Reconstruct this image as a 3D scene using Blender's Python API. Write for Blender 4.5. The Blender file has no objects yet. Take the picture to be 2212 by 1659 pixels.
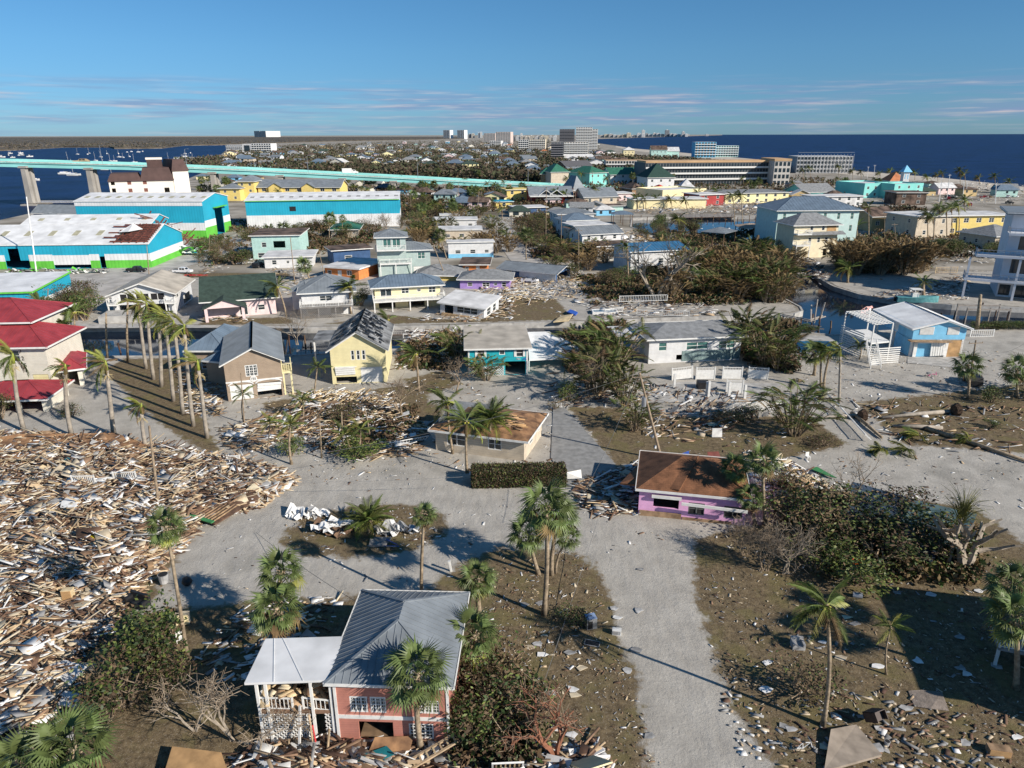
import bpy, math, random, numpy as np
from math import sin, cos, pi, radians, sqrt, atan2
from mathutils import Matrix, Vector, geometry
R = random.Random(11); NR = np.random.RandomState(5)
sc = bpy.context.scene
# ------------------------------------------------------------------ camera, sky, sun
CH = 40.0; ZS = CH / 32; F = 1537.9; PIT = radians(19.3); ROLL = .00235
cp, sp = cos(PIT), sin(PIT)
cam = bpy.data.objects.new('camera', bpy.data.cameras.new('camera')); sc.collection.objects.link(cam); sc.camera = cam
cam.data.sensor_width = 36; cam.data.lens = 36 * F / 2212; cam.data.clip_start = .5; cam.data.clip_end = 90000
ex = Vector((1, 0, 0)); ed = Vector((0, -sp, -cp)); fw = Vector((0, cp, -sp))
rt = (ex + ROLL * ed).normalized(); dn = (ed - ROLL * ex).normalized()
cam.matrix_world = Matrix((( rt.x, -dn.x, -fw.x, 0), (rt.y, -dn.y, -fw.y, 0), (rt.z, -dn.z, -fw.z, CH), (0, 0, 0, 1)))
def ray(u, v):
    a = (u - 1106) / F; b = (v - 829.5) / F
    a, b = a - ROLL * b, b + ROLL * a
    return a, cp - sp * b, -(sp + cp * b)
def P(u, v, z=0.0):
    r = ray(u, v); t = (z - CH) / min(r[2], -2e-4); return Vector((r[0] * t, r[1] * t, z))
def PY(u, v, Y):
    r = ray(u, v); t = Y / r[1]; return Vector((r[0] * t, Y, CH + r[2] * t))
SUN_EL = radians(28.5); sd = Vector((.833, -.553, 0)).normalized()
sdir = Vector((sd.x * cos(SUN_EL), sd.y * cos(SUN_EL), sin(SUN_EL)))
w = bpy.data.worlds.new('World'); sc.world = w; w.use_nodes = True
nt = w.node_tree; N = nt.nodes; Lk = nt.links; N.clear()
out = N.new('ShaderNodeOutputWorld'); bg = N.new('ShaderNodeBackground'); sky = N.new('ShaderNodeTexSky')
sky.sky_type = 'NISHITA'; sky.sun_disc = False; sky.sun_elevation = SUN_EL; sky.sun_rotation = atan2(sd.x, sd.y)
sky.altitude = 0; sky.air_density = .75; sky.dust_density = .08; sky.ozone_density = 3.2
bg.inputs[1].default_value = .078
tc = N.new('ShaderNodeTexCoord'); sep = N.new('ShaderNodeSeparateXYZ'); Lk.new(tc.outputs['Generated'], sep.inputs[0])
def wmath(op, a, b=None):
    m = N.new('ShaderNodeMath'); m.operation = op
    for i, x in enumerate((a, b)):
        if x is None: continue
        if isinstance(x, (int, float)): m.inputs[i].default_value = x
        else: Lk.new(x, m.inputs[i])
    return m.outputs[0]
mp = N.new('ShaderNodeMapping'); mp.inputs['Scale'].default_value = (3.0, 3.0, 58); Lk.new(tc.outputs['Generated'], mp.inputs[0])
cn = N.new('ShaderNodeTexNoise'); cn.inputs['Scale'].default_value = 2.1; cn.inputs['Detail'].default_value = 7; cn.inputs['Roughness'].default_value = .55
Lk.new(mp.outputs[0], cn.inputs[0])
rp = N.new('ShaderNodeValToRGB'); rp.color_ramp.elements[0].position = .42; rp.color_ramp.elements[1].position = .66; Lk.new(cn.outputs[0], rp.inputs[0])
zr = N.new('ShaderNodeValToRGB'); e = zr.color_ramp.elements; e[0].position = 0; e[0].color = (.25,) * 3 + (1,); e[1].position = .07; e[1].color = (0, 0, 0, 1)
e2 = e.new(.022); e2.color = (.75, .75, .75, 1); e3 = e.new(.052); e3.color = (.6, .6, .6, 1); Lk.new(sep.outputs[2], zr.inputs[0])
cf = wmath('MULTIPLY', rp.outputs[0], zr.outputs[0])
mx = N.new('ShaderNodeMix'); mx.data_type = 'RGBA'; Lk.new(cf, mx.inputs[0]); 
cc = N.new('ShaderNodeMix'); cc.data_type = 'RGBA'; cc.inputs[6].default_value = (2.5, 3.3, 5.4, 1); cc.inputs[7].default_value = (6.6, 5.8, 6.2, 1)
n2 = N.new('ShaderNodeTexNoise'); n2.inputs['Scale'].default_value = 5; n2.inputs['Detail'].default_value = 5; Lk.new(mp.outputs[0], n2.inputs[0])
r2 = N.new('ShaderNodeValToRGB'); r2.color_ramp.elements[0].position = .48; r2.color_ramp.elements[1].position = .68; Lk.new(n2.outputs[0], r2.inputs[0])
Lk.new(r2.outputs[0], cc.inputs[0]); Lk.new(cc.outputs[2], mx.inputs[7])
tint = N.new('ShaderNodeMix'); tint.data_type = 'RGBA'; tint.blend_type = 'MULTIPLY'; tint.inputs[0].default_value = 1; hz = N.new('ShaderNodeValToRGB'); he = hz.color_ramp.elements; he[0].position = 0; he[0].color = (.34, .55, .82, 1); he[1].position = .34; he[1].color = (.56, 1.02, 1.12, 1); h3 = he.new(.10); h3.color = (.46, .76, .93, 1); Lk.new(sep.outputs[2], hz.inputs[0]); Lk.new(hz.outputs[0], tint.inputs[7])
Lk.new(sky.outputs[0], tint.inputs[6]); Lk.new(tint.outputs[2], mx.inputs[6]); Lk.new(mx.outputs[2], bg.inputs[0]); Lk.new(bg.outputs[0], out.inputs[0])
sun = bpy.data.objects.new('sun', bpy.data.lights.new('sun', 'SUN')); sc.collection.objects.link(sun)
sun.data.energy = 5; sun.data.angle = radians(.5); sun.data.color = (1, .91, .79); sun.rotation_euler = (-sdir).to_track_quat('-Z', 'Y').to_euler()
sc.view_settings.view_transform = 'Standard'; sc.view_settings.look = 'None'; sc.view_settings.gamma = 1; sc.view_settings.exposure = .35
# ------------------------------------------------------------------ materials
MC = {}
def mat(name, rgb, rough=.8, var=.12, scale=1.5, bump=0.0, pat=None, ps=.2, pd=.5, metal=0, spec=.4, rnd=0.0, detail=5, tint2=None, em=0, transl=0):
    if name in MC: return MC[name]
    m = bpy.data.materials.new(name); m.use_nodes = True; t = m.node_tree; n = t.nodes; l = t.links
    b = n['Principled BSDF']; b.inputs['Roughness'].default_value = rough; b.inputs['Metallic'].default_value = metal
    b.inputs['Specular IOR Level'].default_value = spec
    co = n.new('ShaderNodeTexCoord'); ns = n.new('ShaderNodeTexNoise'); ns.inputs['Scale'].default_value = scale; ns.inputs['Detail'].default_value = detail
    l.new(co.outputs['Object'], ns.inputs[0])
    mixn = n.new('ShaderNodeMix'); mixn.data_type = 'RGBA'
    d = tint2 or tuple(max(0, x * (1 - var * 2.2)) for x in rgb)
    u = tuple(min(1, x * (1 + var)) for x in rgb)
    mixn.inputs[6].default_value = (*d, 1); mixn.inputs[7].default_value = (*u, 1)
    rmp = n.new('ShaderNodeMapRange'); rmp.inputs[1].default_value = .3; rmp.inputs[2].default_value = .65; l.new(ns.outputs[0], rmp.inputs[0]); l.new(rmp.outputs[0], mixn.inputs[0])
    col = mixn.outputs[2]
    def mth(op, a, bb=None):
        q = n.new('ShaderNodeMath'); q.operation = op
        for i, x in enumerate((a, bb)):
            if x is None: continue
            if isinstance(x, (int, float)): q.inputs[i].default_value = x
            else: l.new(x, q.inputs[i])
        return q.outputs[0]
    if rnd:
        oi = n.new('ShaderNodeObjectInfo'); hs = n.new('ShaderNodeHueSaturation'); l.new(col, hs.inputs['Color'])
        l.new(mth('ADD', mth('MULTIPLY', oi.outputs['Random'], rnd * 2), 1 - rnd), hs.inputs['Value'])
        l.new(mth('ADD', mth('MULTIPLY', oi.outputs['Random'], rnd * .08), .5 - rnd * .04), hs.inputs['Hue']); col = hs.outputs[0]
    h = None
    if pat:
        sx = n.new('ShaderNodeSeparateXYZ'); l.new(co.outputs['Object'], sx.inputs[0])
        if pat == 'z': src = sx.outputs[2]
        elif pat == 'xy': src = mth('ADD', sx.outputs[0], sx.outputs[1])
        elif pat == 'x': src = sx.outputs[0]
        elif pat == 'y': src = sx.outputs[1]
        if pat in ('z', 'xy', 'x', 'y'):
            fr = mth('FRACT', mth('DIVIDE', src, ps))
            if pat == 'z': h = fr
            else: h = mth('PINGPONG', fr, .5)
            dk = mth('LESS_THAN', fr, .16)
        else:
            bk = n.new('ShaderNodeTexBrick'); bk.inputs['Scale'].default_value = 1 / ps; l.new(co.outputs['Object'], bk.inputs[0]); bk.inputs['Mortar Size'].default_value = .03
            bk.inputs['Color1'].default_value = (1, 1, 1, 1); bk.inputs['Color2'].default_value = (.45, .45, .45, 1); bk.inputs['Mortar'].default_value = (.1, .1, .1, 1)
            h = bk.outputs[0]; dk = mth('SUBTRACT', 1, h)
        mk = n.new('ShaderNodeMix'); mk.data_type = 'RGBA'; mk.blend_type = 'MULTIPLY'; l.new(mth('MULTIPLY', dk, pd * .5), mk.inputs[0]); l.new(col, mk.inputs[6]); mk.inputs[7].default_value = (.35, .35, .35, 1); col = mk.outputs[2]
    l.new(col, b.inputs['Base Color'])
    if bump or h:
        bp = n.new('ShaderNodeBump'); bp.inputs['Strength'].default_value = max(bump, .6 if h else 0); bp.inputs['Distance'].default_value = .06 if h else .1
        if h: l.new(h, bp.inputs['Height'])
        else:
            nb = n.new('ShaderNodeTexNoise'); nb.inputs['Scale'].default_value = scale * 3; nb.inputs['Detail'].default_value = 8; l.new(co.outputs['Object'], nb.inputs[0]); l.new(nb.outputs[0], bp.inputs['Height'])
        l.new(bp.outputs[0], b.inputs['Normal'])
    if transl:
        b.inputs['Subsurface Weight'].default_value = 0
        tr = n.new('ShaderNodeBsdfTranslucent'); ms = n.new('ShaderNodeMixShader'); ms.inputs[0].default_value = transl
        l.new(col, tr.inputs[0]); l.new(b.outputs[0], ms.inputs[1]); l.new(tr.outputs[0], ms.inputs[2]); l.new(ms.outputs[0], n['Material Output'].inputs[0])
    MC[name] = m; return m
white = mat('white_paint', (.72, .72, .70), .6, .06, 2)
whiter = mat('white_roof_metal', (.72, .73, .74), .55, .10, .35)
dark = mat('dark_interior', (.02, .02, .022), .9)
glass = mat('window_glass', (.03, .045, .055), .12, .2, .5, spec=.8)
teal_glass = mat('green_glass', (.06, .16, .15), .15, .2, .5, spec=.8)
greymetal = mat('grey_roof_metal', (.20, .225, .25), .55, .10, .6)
bluemetal = mat('blue_roof_metal', (.045, .16, .30), .55, .10, .6)
slate = mat('slate_blue_roof', (.14, .19, .25), .55, .10, .6)
concrete = mat('concrete', (.42, .41, .39), .85, .15, .8, bump=.2)
shingle_g = mat('grey_shingle', (.26, .27, .28), .9, .14, 1.2, pat='brick', ps=.5)
shingle_b = mat('brown_shingle', (.22, .10, .05), .9, .22, 1.1, pat='brick', ps=.8)
shingle_d = mat('dark_green_shingle', (.045, .075, .06), .9, .15, 1.2, pat='brick', ps=.5)
redroof = mat('red_metal_roof', (.30, .045, .055), .5, .12, .7)
greenroof = mat('green_metal_roof', (.035, .15, .10), .6, .12, .5)
plywood = mat('plywood', (.46, .28, .13), .8, .16, 1.0)
woodd = mat('weathered_dark_wood', (.14, .085, .055), .85, .3, 1.2, rnd=.4)
woodm = mat('broken_brown_wood', (.30, .195, .12), .85, .25, 1.5, rnd=.35)
woodl = mat('pale_lumber', (.56, .43, .27), .8, .15, 1.2, rnd=.25)
dwhite = mat('debris_white', (.74, .74, .73), .65, .1, 1.5, rnd=.12)
dgrey = mat('debris_grey', (.34, .34, .34), .8, .2, 1.5, rnd=.3)
dtan = mat('debris_tan_panel', (.56, .48, .35), .8, .15, 1.5, rnd=.2)
dteal = mat('debris_teal', (.06, .36, .40), .6, .1)
dred = mat('debris_red', (.45, .03, .03), .6, .1)
dblue = mat('debris_blue', (.04, .12, .5), .6, .1)
black = mat('black_plastic', (.02, .02, .022), .5, .2)
steel = mat('galvanised_steel', (.45, .47, .5), .4, .1, metal=.6)
rust = mat('rusty_red_steel', (.16, .055, .04), .7, .25)
trunkm = mat('palm_trunk', (.33, .26, .18), .9, .25, 2.5, pat='z', ps=.28, pd=.5)
royalm = mat('royal_palm_trunk', (.34, .30, .25), .85, .15, 1.6, pat='z', ps=.55, pd=.35)
shaftm = mat('green_crownshaft', (.24, .28, .04), .5, .15, 2)
barkm = mat('branch_bark', (.30, .23, .16), .9, .25, 3)
polem = mat('utility_pole_wood', (.30, .23, .16), .9, .2, 3)
frondg = mat('green_frond', (.10, .135, .03), .55, .25, 2, rnd=.35, transl=.2)
frondd = mat('dark_fan_frond', (.115, .155, .05), .5, .22, 2, rnd=.3, transl=.2)
frondy = mat('yellowed_frond', (.27, .28, .06), .55, .25, 2, rnd=.35, transl=.25)
frondb = mat('dead_brown_frond', (.16, .105, .05), .8, .25, 2, rnd=.3, transl=.1)
leafg = mat('green_leaf', (.05, .085, .022), .55, .35, 1.2, rnd=.3, transl=.15)
leafl = mat('light_green_leaf', (.16, .20, .05), .55, .3, 1.2, rnd=.3, transl=.15)
leafb = mat('brown_leaf', (.12, .08, .045), .8, .35, 1.2, rnd=.3)
farleaf = mat('far_tree_green', (.065, .075, .035), .9, .3, .5, rnd=.35)
farleafb = mat('far_tree_brown', (.12, .09, .06), .9, .3, .5, rnd=.3)
# ------------------------------------------------------------------ mesh helpers
class MB:
    def __init__(s): s.V = []; s.F = []; s.M = []
    def add(s, vs, fs, m=0):
        o = len(s.V); s.V.extend([tuple(v) for v in vs]); s.F.extend([tuple(i + o for i in f) for f in fs]); s.M.extend([m] * len(fs)); return s
    def box(s, x0, x1, y0, y1, z0, z1, m=0, mw=None):
        vs = [Vector((x, y, z)) for z in (z0, z1) for x, y in ((x0, y0), (x1, y0), (x1, y1), (x0, y1))]
        if mw is not None: vs = [mw @ v for v in vs]
        return s.add(vs, [(3, 2, 1, 0), (4, 5, 6, 7), (0, 1, 5, 4), (1, 2, 6, 5), (2, 3, 7, 6), (3, 0, 4, 7)], m)
    def prism(s, pts, z0, z1, m=0):
        n = len(pts); vs = [(x, y, z0) for x, y in pts] + [(x, y, z1) for x, y in pts]
        return s.add(vs, [tuple(range(n - 1, -1, -1)), tuple(range(n, 2 * n))] + [(i, (i + 1) % n, (i + 1) % n + n, i + n) for i in range(n)], m)
    def slab(s, pts, t, m=0):      # polygon in 3D with a thickness t downwards
        n = len(pts); vs = [tuple(p) for p in pts] + [(p[0], p[1], p[2] - t) for p in pts]
        return s.add(vs, [tuple(range(n)), tuple(range(2 * n - 1, n - 1, -1))] + [((i + 1) % n, i, i + n, (i + 1) % n + n) for i in range(n)], m)
    def extr(s, prof, y0, y1, m=0):   # profile in xz extruded along y
        n = len(prof); vs = [(x, y0, z) for x, z in prof] + [(x, y1, z) for x, z in prof]
        return s.add(vs, [tuple(range(n)), tuple(range(2 * n - 1, n - 1, -1))] + [((i + 1) % n, i, i + n, (i + 1) % n + n) for i in range(n)], m)
    def bar(s, a, b, wd=.1, ht=None, m=0):
        a = Vector(a); b = Vector(b); d = b - a; L = d.length
        if L < 1e-6: return s
        return s.box(0, L, -wd / 2, wd / 2, -(ht or wd) / 2, (ht or wd) / 2, m, Matrix.Translation(a) @ d.to_track_quat('X', 'Z').to_matrix().to_4x4())
    def tube(s, pts, rs, n=6, m=0, cap=True):
        pts = [Vector(p) for p in pts]; vs = []; fs = []
        for i, p in enumerate(pts):
            d = (pts[min(i + 1, len(pts) - 1)] - pts[max(i - 1, 0)]).normalized()
            a = d.cross(Vector((0, 1, .02))).normalized() if abs(d.y) < .95 else d.cross(Vector((1, 0, 0))).normalized(); b = d.cross(a)
            r = rs[i] if isinstance(rs, (list, tuple)) else rs
            vs += [p + r * (cos(2 * pi * k / n) * a + sin(2 * pi * k / n) * b) for k in range(n)]
        for i in range(len(pts) - 1):
            for k in range(n): fs.append((i * n + k, i * n + (k + 1) % n, (i + 1) * n + (k + 1) % n, (i + 1) * n + k))
        if cap: fs.append(tuple(range(n - 1, -1, -1))); fs.append(tuple((len(pts) - 1) * n + k for k in range(n)))
        return s.add(vs, fs, m)
    def mesh(s, name, mats):
        me = bpy.data.meshes.new(name); me.from_pydata(s.V, [], s.F)
        for q in (mats if isinstance(mats, (list, tuple)) else [mats]): me.materials.append(q)
        if any(s.M): me.polygons.foreach_set('material_index', s.M)
        me.update(); return me
    def build(s, name, mats, parent=None, loc=None):
        o = inst(name, s.mesh(name, mats), parent); 
        if loc is not None: o.location = loc
        return o
def inst(name, me, parent=None, mw=None):
    o = bpy.data.objects.new(name, me); sc.collection.objects.link(o)
    if parent is not None: o.parent = parent
    if mw is not None: o.matrix_basis = mw
    return o
def tag(o, label=None, cat=None, group=None, kind=None):
    if label: o['label'] = label
    if cat: o['category'] = cat
    if group: o['group'] = group
    if kind: o['kind'] = kind
    return o
def empty(name, loc, rz=0, label=None, cat=None, group=None):
    o = bpy.data.objects.new(name, None); sc.collection.objects.link(o); o.empty_display_size = .3
    o.matrix_basis = Matrix.Translation(loc) @ Matrix.Rotation(rz, 4, 'Z'); return tag(o, label, cat, group)
def smooth(o):
    o.data.polygons.foreach_set('use_smooth', [True] * len(o.data.polygons)); return o
def T(x=0, y=0, z=0, rz=0, ry=0, rx=0, s=1):
    m = Matrix.Translation((x, y, z)) @ Matrix.Rotation(rz, 4, 'Z') @ Matrix.Rotation(ry, 4, 'Y') @ Matrix.Rotation(rx, 4, 'X')
    return m @ Matrix.Scale(s, 4) if s != 1 else m
def npboxes(name, C, S, A, mi, mats, parent=None):
    """many boxes as one mesh: centres, sizes, euler angles (rx,ry,rz), material indices"""
    n = len(C); C = np.asarray(C, float); S = np.asarray(S, float); A = np.asarray(A, float)
    k = np.array([[x, y, z] for z in (-.5, .5) for x, y in ((-.5, -.5), (.5, -.5), (.5, .5), (-.5, .5))])
    cx, cy, cz = np.cos(A).T; sx, sy, sz = np.sin(A).T
    Rm = np.empty((n, 3, 3))
    Rm[:, 0, 0] = cz * cy; Rm[:, 0, 1] = cz * sy * sx - sz * cx; Rm[:, 0, 2] = cz * sy * cx + sz * sx
    Rm[:, 1, 0] = sz * cy; Rm[:, 1, 1] = sz * sy * sx + cz * cx; Rm[:, 1, 2] = sz * sy * cx - cz * sx
    Rm[:, 2, 0] = -sy; Rm[:, 2, 1] = cy * sx; Rm[:, 2, 2] = cy * cx
    V = np.einsum('nij,nkj->nki', Rm, k[None] * S[:, None]) + C[:, None]
    f = np.array([(3, 2, 1, 0), (4, 5, 6, 7), (0, 1, 5, 4), (1, 2, 6, 5), (2, 3, 7, 6), (3, 0, 4, 7)])
    return npmesh(name, V.reshape(-1, 3), (f[None] + np.arange(n)[:, None, None] * 8).reshape(-1, 4), np.repeat(mi, 6), mats, parent)
def npmesh(name, V, Fq, mi, mats, parent=None):
    me = bpy.data.meshes.new(name); k = Fq.shape[1]; nf = len(Fq)
    me.vertices.add(len(V)); me.vertices.foreach_set('co', np.asarray(V, np.float32).ravel())
    me.loops.add(nf * k); me.loops.foreach_set('vertex_index', Fq.astype(np.int32).ravel())
    me.polygons.add(nf); me.polygons.foreach_set('loop_start', np.arange(0, nf * k, k, dtype=np.int32))
    for q in mats: me.materials.append(q)
    if mi is not None: me.polygons.foreach_set('material_index', np.asarray(mi, np.int32))
    me.update(calc_edges=True); me.validate(); return inst(name, me, parent)
def inpoly(X, Y, poly):
    X = np.asarray(X); Y = np.asarray(Y); c = np.zeros(X.shape, bool); n = len(poly)
    for i in range(n):
        x1, y1 = poly[i][0], poly[i][1]; x2, y2 = poly[i - 1][0], poly[i - 1][1]
        c ^= ((y1 > Y) != (y2 > Y)) & (X < (x2 - x1) * (Y - y1) / (y2 - y1 + 1e-12) + x1)
    return c
def pdist(X, Y, poly):
    d = np.full(X.shape, 1e9)
    for i in range(len(poly)):
        ax, ay = poly[i - 1][0], poly[i - 1][1]; bx, by = poly[i][0], poly[i][1]
        vx, vy = bx - ax, by - ay; t = np.clip(((X - ax) * vx + (Y - ay) * vy) / (vx * vx + vy * vy + 1e-9), 0, 1)
        d = np.minimum(d, np.hypot(X - ax - t * vx, Y - ay - t * vy))
    return d
def pp(L): return [P(u, v) for u, v in L]
# ------------------------------------------------------------------ the setting: land, water, roads
def ground_mat():
    m = bpy.data.materials.new('sandy_ground'); m.use_nodes = True; t = m.node_tree; n = t.nodes; l = t.links; b = n['Principled BSDF']; b.inputs['Roughness'].default_value = .95; b.inputs['Specular IOR Level'].default_value = .15
    co = n.new('ShaderNodeNewGeometry')
    def noise(s, d=6, r=.6):
        q = n.new('ShaderNodeTexNoise'); q.inputs['Scale'].default_value = s; q.inputs['Detail'].default_value = d; q.inputs['Roughness'].default_value = r; l.new(co.outputs['Position'], q.inputs[0]); return q.outputs[0]
    def ramp(x, a, bq, c0, c1):
        q = n.new('ShaderNodeValToRGB'); q.color_ramp.elements[0].position = a; q.color_ramp.elements[1].position = bq
        q.color_ramp.elements[0].color = (*c0, 1); q.color_ramp.elements[1].color = (*c1, 1); l.new(x, q.inputs[0]); return q.outputs[0]
    def mix(f, a, bq, mode='MIX'):
        q = n.new('ShaderNodeMix'); q.data_type = 'RGBA'; q.blend_type = mode
        for i, x in ((0, f), (6, a), (7, bq)):
            if isinstance(x, (int, float)): q.inputs[i].default_value = x
            elif isinstance(x, tuple): q.inputs[i].default_value = (*x, 1)
            else: l.new(x, q.inputs[i])
        return q.outputs[2]
    def mth(op, a, bb=None, cl=False):
        q = n.new('ShaderNodeMath'); q.operation = op; q.use_clamp = cl
        for i, x in enumerate((a, bb)):
            if x is None: continue
            if isinstance(x, (int, float)): q.inputs[i].default_value = x
            else: l.new(x, q.inputs[i])
        return q.outputs[0]
    at = n.new('ShaderNodeAttribute'); at.attribute_name = 'brown'
    sand = ramp(noise(.35, 8, .65), .35, .62, (.33, .31, .28), (.49, .465, .42))
    sand = mix(ramp(noise(6, 6, .75), .40, .62, (0, 0, 0), (.75, .75, .75)), sand, (.35, .33, .295))
    sand = mix(ramp(noise(.12, 4), .55, .68, (0, 0, 0), (.65, .65, .65)), sand, (.25, .24, .215))
    br = ramp(noise(1.6, 8, .75), .38, .62, (.085, .063, .038), (.21, .16, .095))
    br = mix(ramp(noise(9, 5, .7), .56, .66, (0, 0, 0), (.8, .8, .8)), br, (.33, .29, .23))
    br = mix(ramp(noise(.3, 5, .6), .5, .62, (0, 0, 0), (.6, .6, .6)), br, (.16, .14, .06))
    f = mth('MULTIPLY', mth('SUBTRACT', mth('ADD', at.outputs['Fac'], mth('MULTIPLY', mth('SUBTRACT', noise(.8, 8, .7), .5), 1.6)), .38), 4.0, True)
    wt = n.new('ShaderNodeAttribute'); wt.attribute_name = 'tread'
    tr = mth('MULTIPLY', wt.outputs['Fac'], ramp(noise(3.5, 4), .35, .6, (.3, .3, .3), (1, 1, 1)))
    c = mix(f, mix(mth('MULTIPLY', tr, .4), sand, (.40, .39, .37)), br)
    l.new(c, b.inputs['Base Color'])
    bp = n.new('ShaderNodeBump'); bp.inputs['Strength'].default_value = .75; bp.inputs['Distance'].default_value = .12
    h = mth('ADD', noise(2.5, 10, .75), mth('MULTIPLY', wt.outputs['Fac'], .25)); l.new(h, bp.inputs['Height']); l.new(bp.outputs[0], b.inputs['Normal'])
    return m
gm = ground_mat()
watm = mat('sea_water', (.008, .024, .085), .45, .25, .02, spec=.12)
t = watm.node_tree; bpn = t.nodes.new('ShaderNodeBump'); nn = t.nodes.new('ShaderNodeTexNoise'); nn.inputs['Scale'].default_value = .16; nn.inputs['Detail'].default_value = 9; nn.inputs['Roughness'].default_value = .7
gp = t.nodes.new('ShaderNodeNewGeometry'); t.links.new(gp.outputs['Position'], nn.inputs[0]); t.links.new(nn.outputs[0], bpn.inputs['Height']); bpn.inputs['Strength'].default_value = .8; bpn.inputs['Distance'].default_value = 2.2
t.links.new(bpn.outputs[0], t.nodes['Principled BSDF'].inputs['Normal'])
canm = mat('canal_water', (.006, .014, .03), .06, .2, .1, spec=.5, bump=.05)
townm = mat('town_ground_mix', (.34, .315, .275), .95, .2, .05, tint2=(.12, .10, .07), detail=10)
mangm = mat('mangrove_soil', (.10, .085, .065), .95, .2, .02)
SLAND = pp([(-900, 772), (400, 770), (640, 768), (900, 752), (1150, 735), (1400, 722), (1660, 712), (1800, 724), (1880, 716), (2100, 707), (2800, 690)]) + [Vector((380, -80, 0)), Vector((-380, -80, 0))]
N1 = [(-900, 706), (160, 706), (400, 704), (560, 705), (665, 708), (840, 706), (990, 703), (1106, 698), (1241, 696), (1416, 688), (1656, 681), (1715, 678), (1733, 672), (1728, 663), (1686, 641), (1650, 600), (1600, 545), (1520, 512), (1400, 503), (1362, 490), (1365, 471), (1500, 467), (1640, 468), (1680, 500), (1720, 560), (1770, 602), (1801, 619), (1856, 636), (1939, 649), (2056, 659), (2212, 665), (2900, 680)]
N2 = [(3300, 450), (2212, 403), (2034, 384), (1839, 368), (1700, 350), (1466, 329), (1371, 321), (1291, 309), (1291, 300), (1420, 296), (1560, 292), (1560, 290.7), (1000, 292), (0, 294.6), (-2500, 300.5), (-2500, 345), (0, 325), (37, 324), (137, 318), (237, 318), (247, 321), (350, 320), (366, 318), (400, 314), (482, 313), (500, 316), (492, 322), (472, 338), (385, 346), (380, 352), (470, 356), (440, 372), (300, 430), (240, 440), (170, 447), (60, 462), (0, 475), (-900, 520)]
NLAND = pp(N1 + N2)
def sheet(name, pts, z, m, skirt=None):
    q = [Vector((p[0], p[1], z)) for p in pts]
    tri = geometry.tessellate_polygon([q]); mb = MB(); mb.add(q, [tuple(t) for t in tri])
    if skirt is not None:
        n = len(q); mb.add([(p.x, p.y, z) for p in q] + [(p.x, p.y, skirt) for p in q], [((i + 1) % n, i, i + n, (i + 1) % n + n) for i in range(n)])
    o = mb.build(name, m)
    for f in o.data.polygons:
        if f.normal.z < -.5: f.flip()
    return tag(o, kind='structure')
ring = [Vector((70000 * cos(a * pi / 16), 70000 * sin(a * pi / 16), 0)) for a in range(32)]
sheet('seabed', ring, -6, mangm)
sheet('sea', ring, -1.2, watm)
sheet('canal', pp([(-900, 765), (400, 765), (1660, 705), (1850, 735), (2212, 725), (2900, 720), (2900, 668), (2000, 640), (1800, 600), (1700, 480), (1640, 462), (1340, 462), (1340, 500), (1500, 520), (1600, 560), (1700, 670), (400, 700), (-900, 700)]), -1.19, canm)
sheet('mainland', SLAND, -.03, gm, -1.6); sheet('town_ground', NLAND, -.03, townm, -1.6)
ROADS = [pp(q) for q in ([(1300, 1180), (1490, 1190), (1494, 1269), (1533, 1413), (1585, 1552), (1650, 1640), (1760, 1800), (1560, 1800), (1500, 1640), (1472, 1580), (1445, 1500), (1415, 1420), (1365, 1340), (1325, 1275), (1290, 1225)],
  [(380, 1290), (450, 1130), (560, 1110), (640, 1040), (720, 985), (800, 1020), (1000, 1040), (1240, 1080), (1330, 1110), (1500, 1160), (1490, 1190), (1300, 1230), (1245, 1195), (1080, 1180), (1000, 1215), (920, 1275), (700, 1290), (430, 1300)],
  [(1190, 870), (1215, 880), (1330, 1010), (1290, 1060), (1200, 1050), (1150, 1000)], [(1640, 1030), (1700, 985), (2000, 975), (2300, 1020), (2600, 1120), (2400, 1150), (1990, 1060)],
  [(520, 880), (560, 850), (640, 870), (700, 985), (640, 1040), (560, 960)])]
YARDS = [pp(q) for q in ([(430, 1310), (560, 1300), (920, 1282), (1000, 1215), (1080, 1180), (1245, 1195), (1290, 1230), (1325, 1300), (1335, 1380), (1375, 1450), (1385, 1540), (1400, 1659), (1420, 2000), (-300, 2000), (-300, 1400)],
  [(1500, 1165), (1590, 1142), (1660, 1130), (1700, 1100), (2110, 1100), (2250, 1200), (2800, 1250), (2800, 2000), (1780, 2000), (1660, 1640), (1592, 1552), (1540, 1413), (1500, 1280)],
  [(600, 1170), (650, 1120), (760, 1095), (880, 1090), (960, 1110), (970, 1150), (900, 1190), (780, 1205), (650, 1200)],
  [(1225, 880), (1330, 880), (1420, 900), (1700, 930), (1690, 990), (1500, 990), (1330, 1010), (1270, 930)], [(270, 775), (390, 775), (440, 900), (490, 1010), (330, 905), (220, 800)],
  [(1650, 1040), (1900, 1070), (2110, 1100), (2110, 1250), (1700, 1240)], [(1070, 640), (1200, 645), (1240, 690), (1080, 695), (840, 700), (700, 700), (840, 680), (950, 690), (1040, 690)],
  [(440, 690), (620, 685), (640, 700), (430, 702)], [(1850, 870), (2212, 830), (2400, 930), (2212, 980), (1950, 960)], [(1420, 900), (1750, 900), (1830, 960), (1700, 990), (1500, 985)], [(380, 575), (560, 560), (640, 600), (400, 600)],
  [(1280, 570), (1480, 600), (1560, 640), (1540, 660), (1300, 640)], [(960, 800), (1000, 830), (900, 860), (870, 820)], [(-300, 930), (500, 990), (640, 1040), (430, 1130), (330, 1290), (200, 1400), (-300, 1400)], [(560, 870), (900, 830), (960, 900), (900, 960), (700, 960)])]
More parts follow.
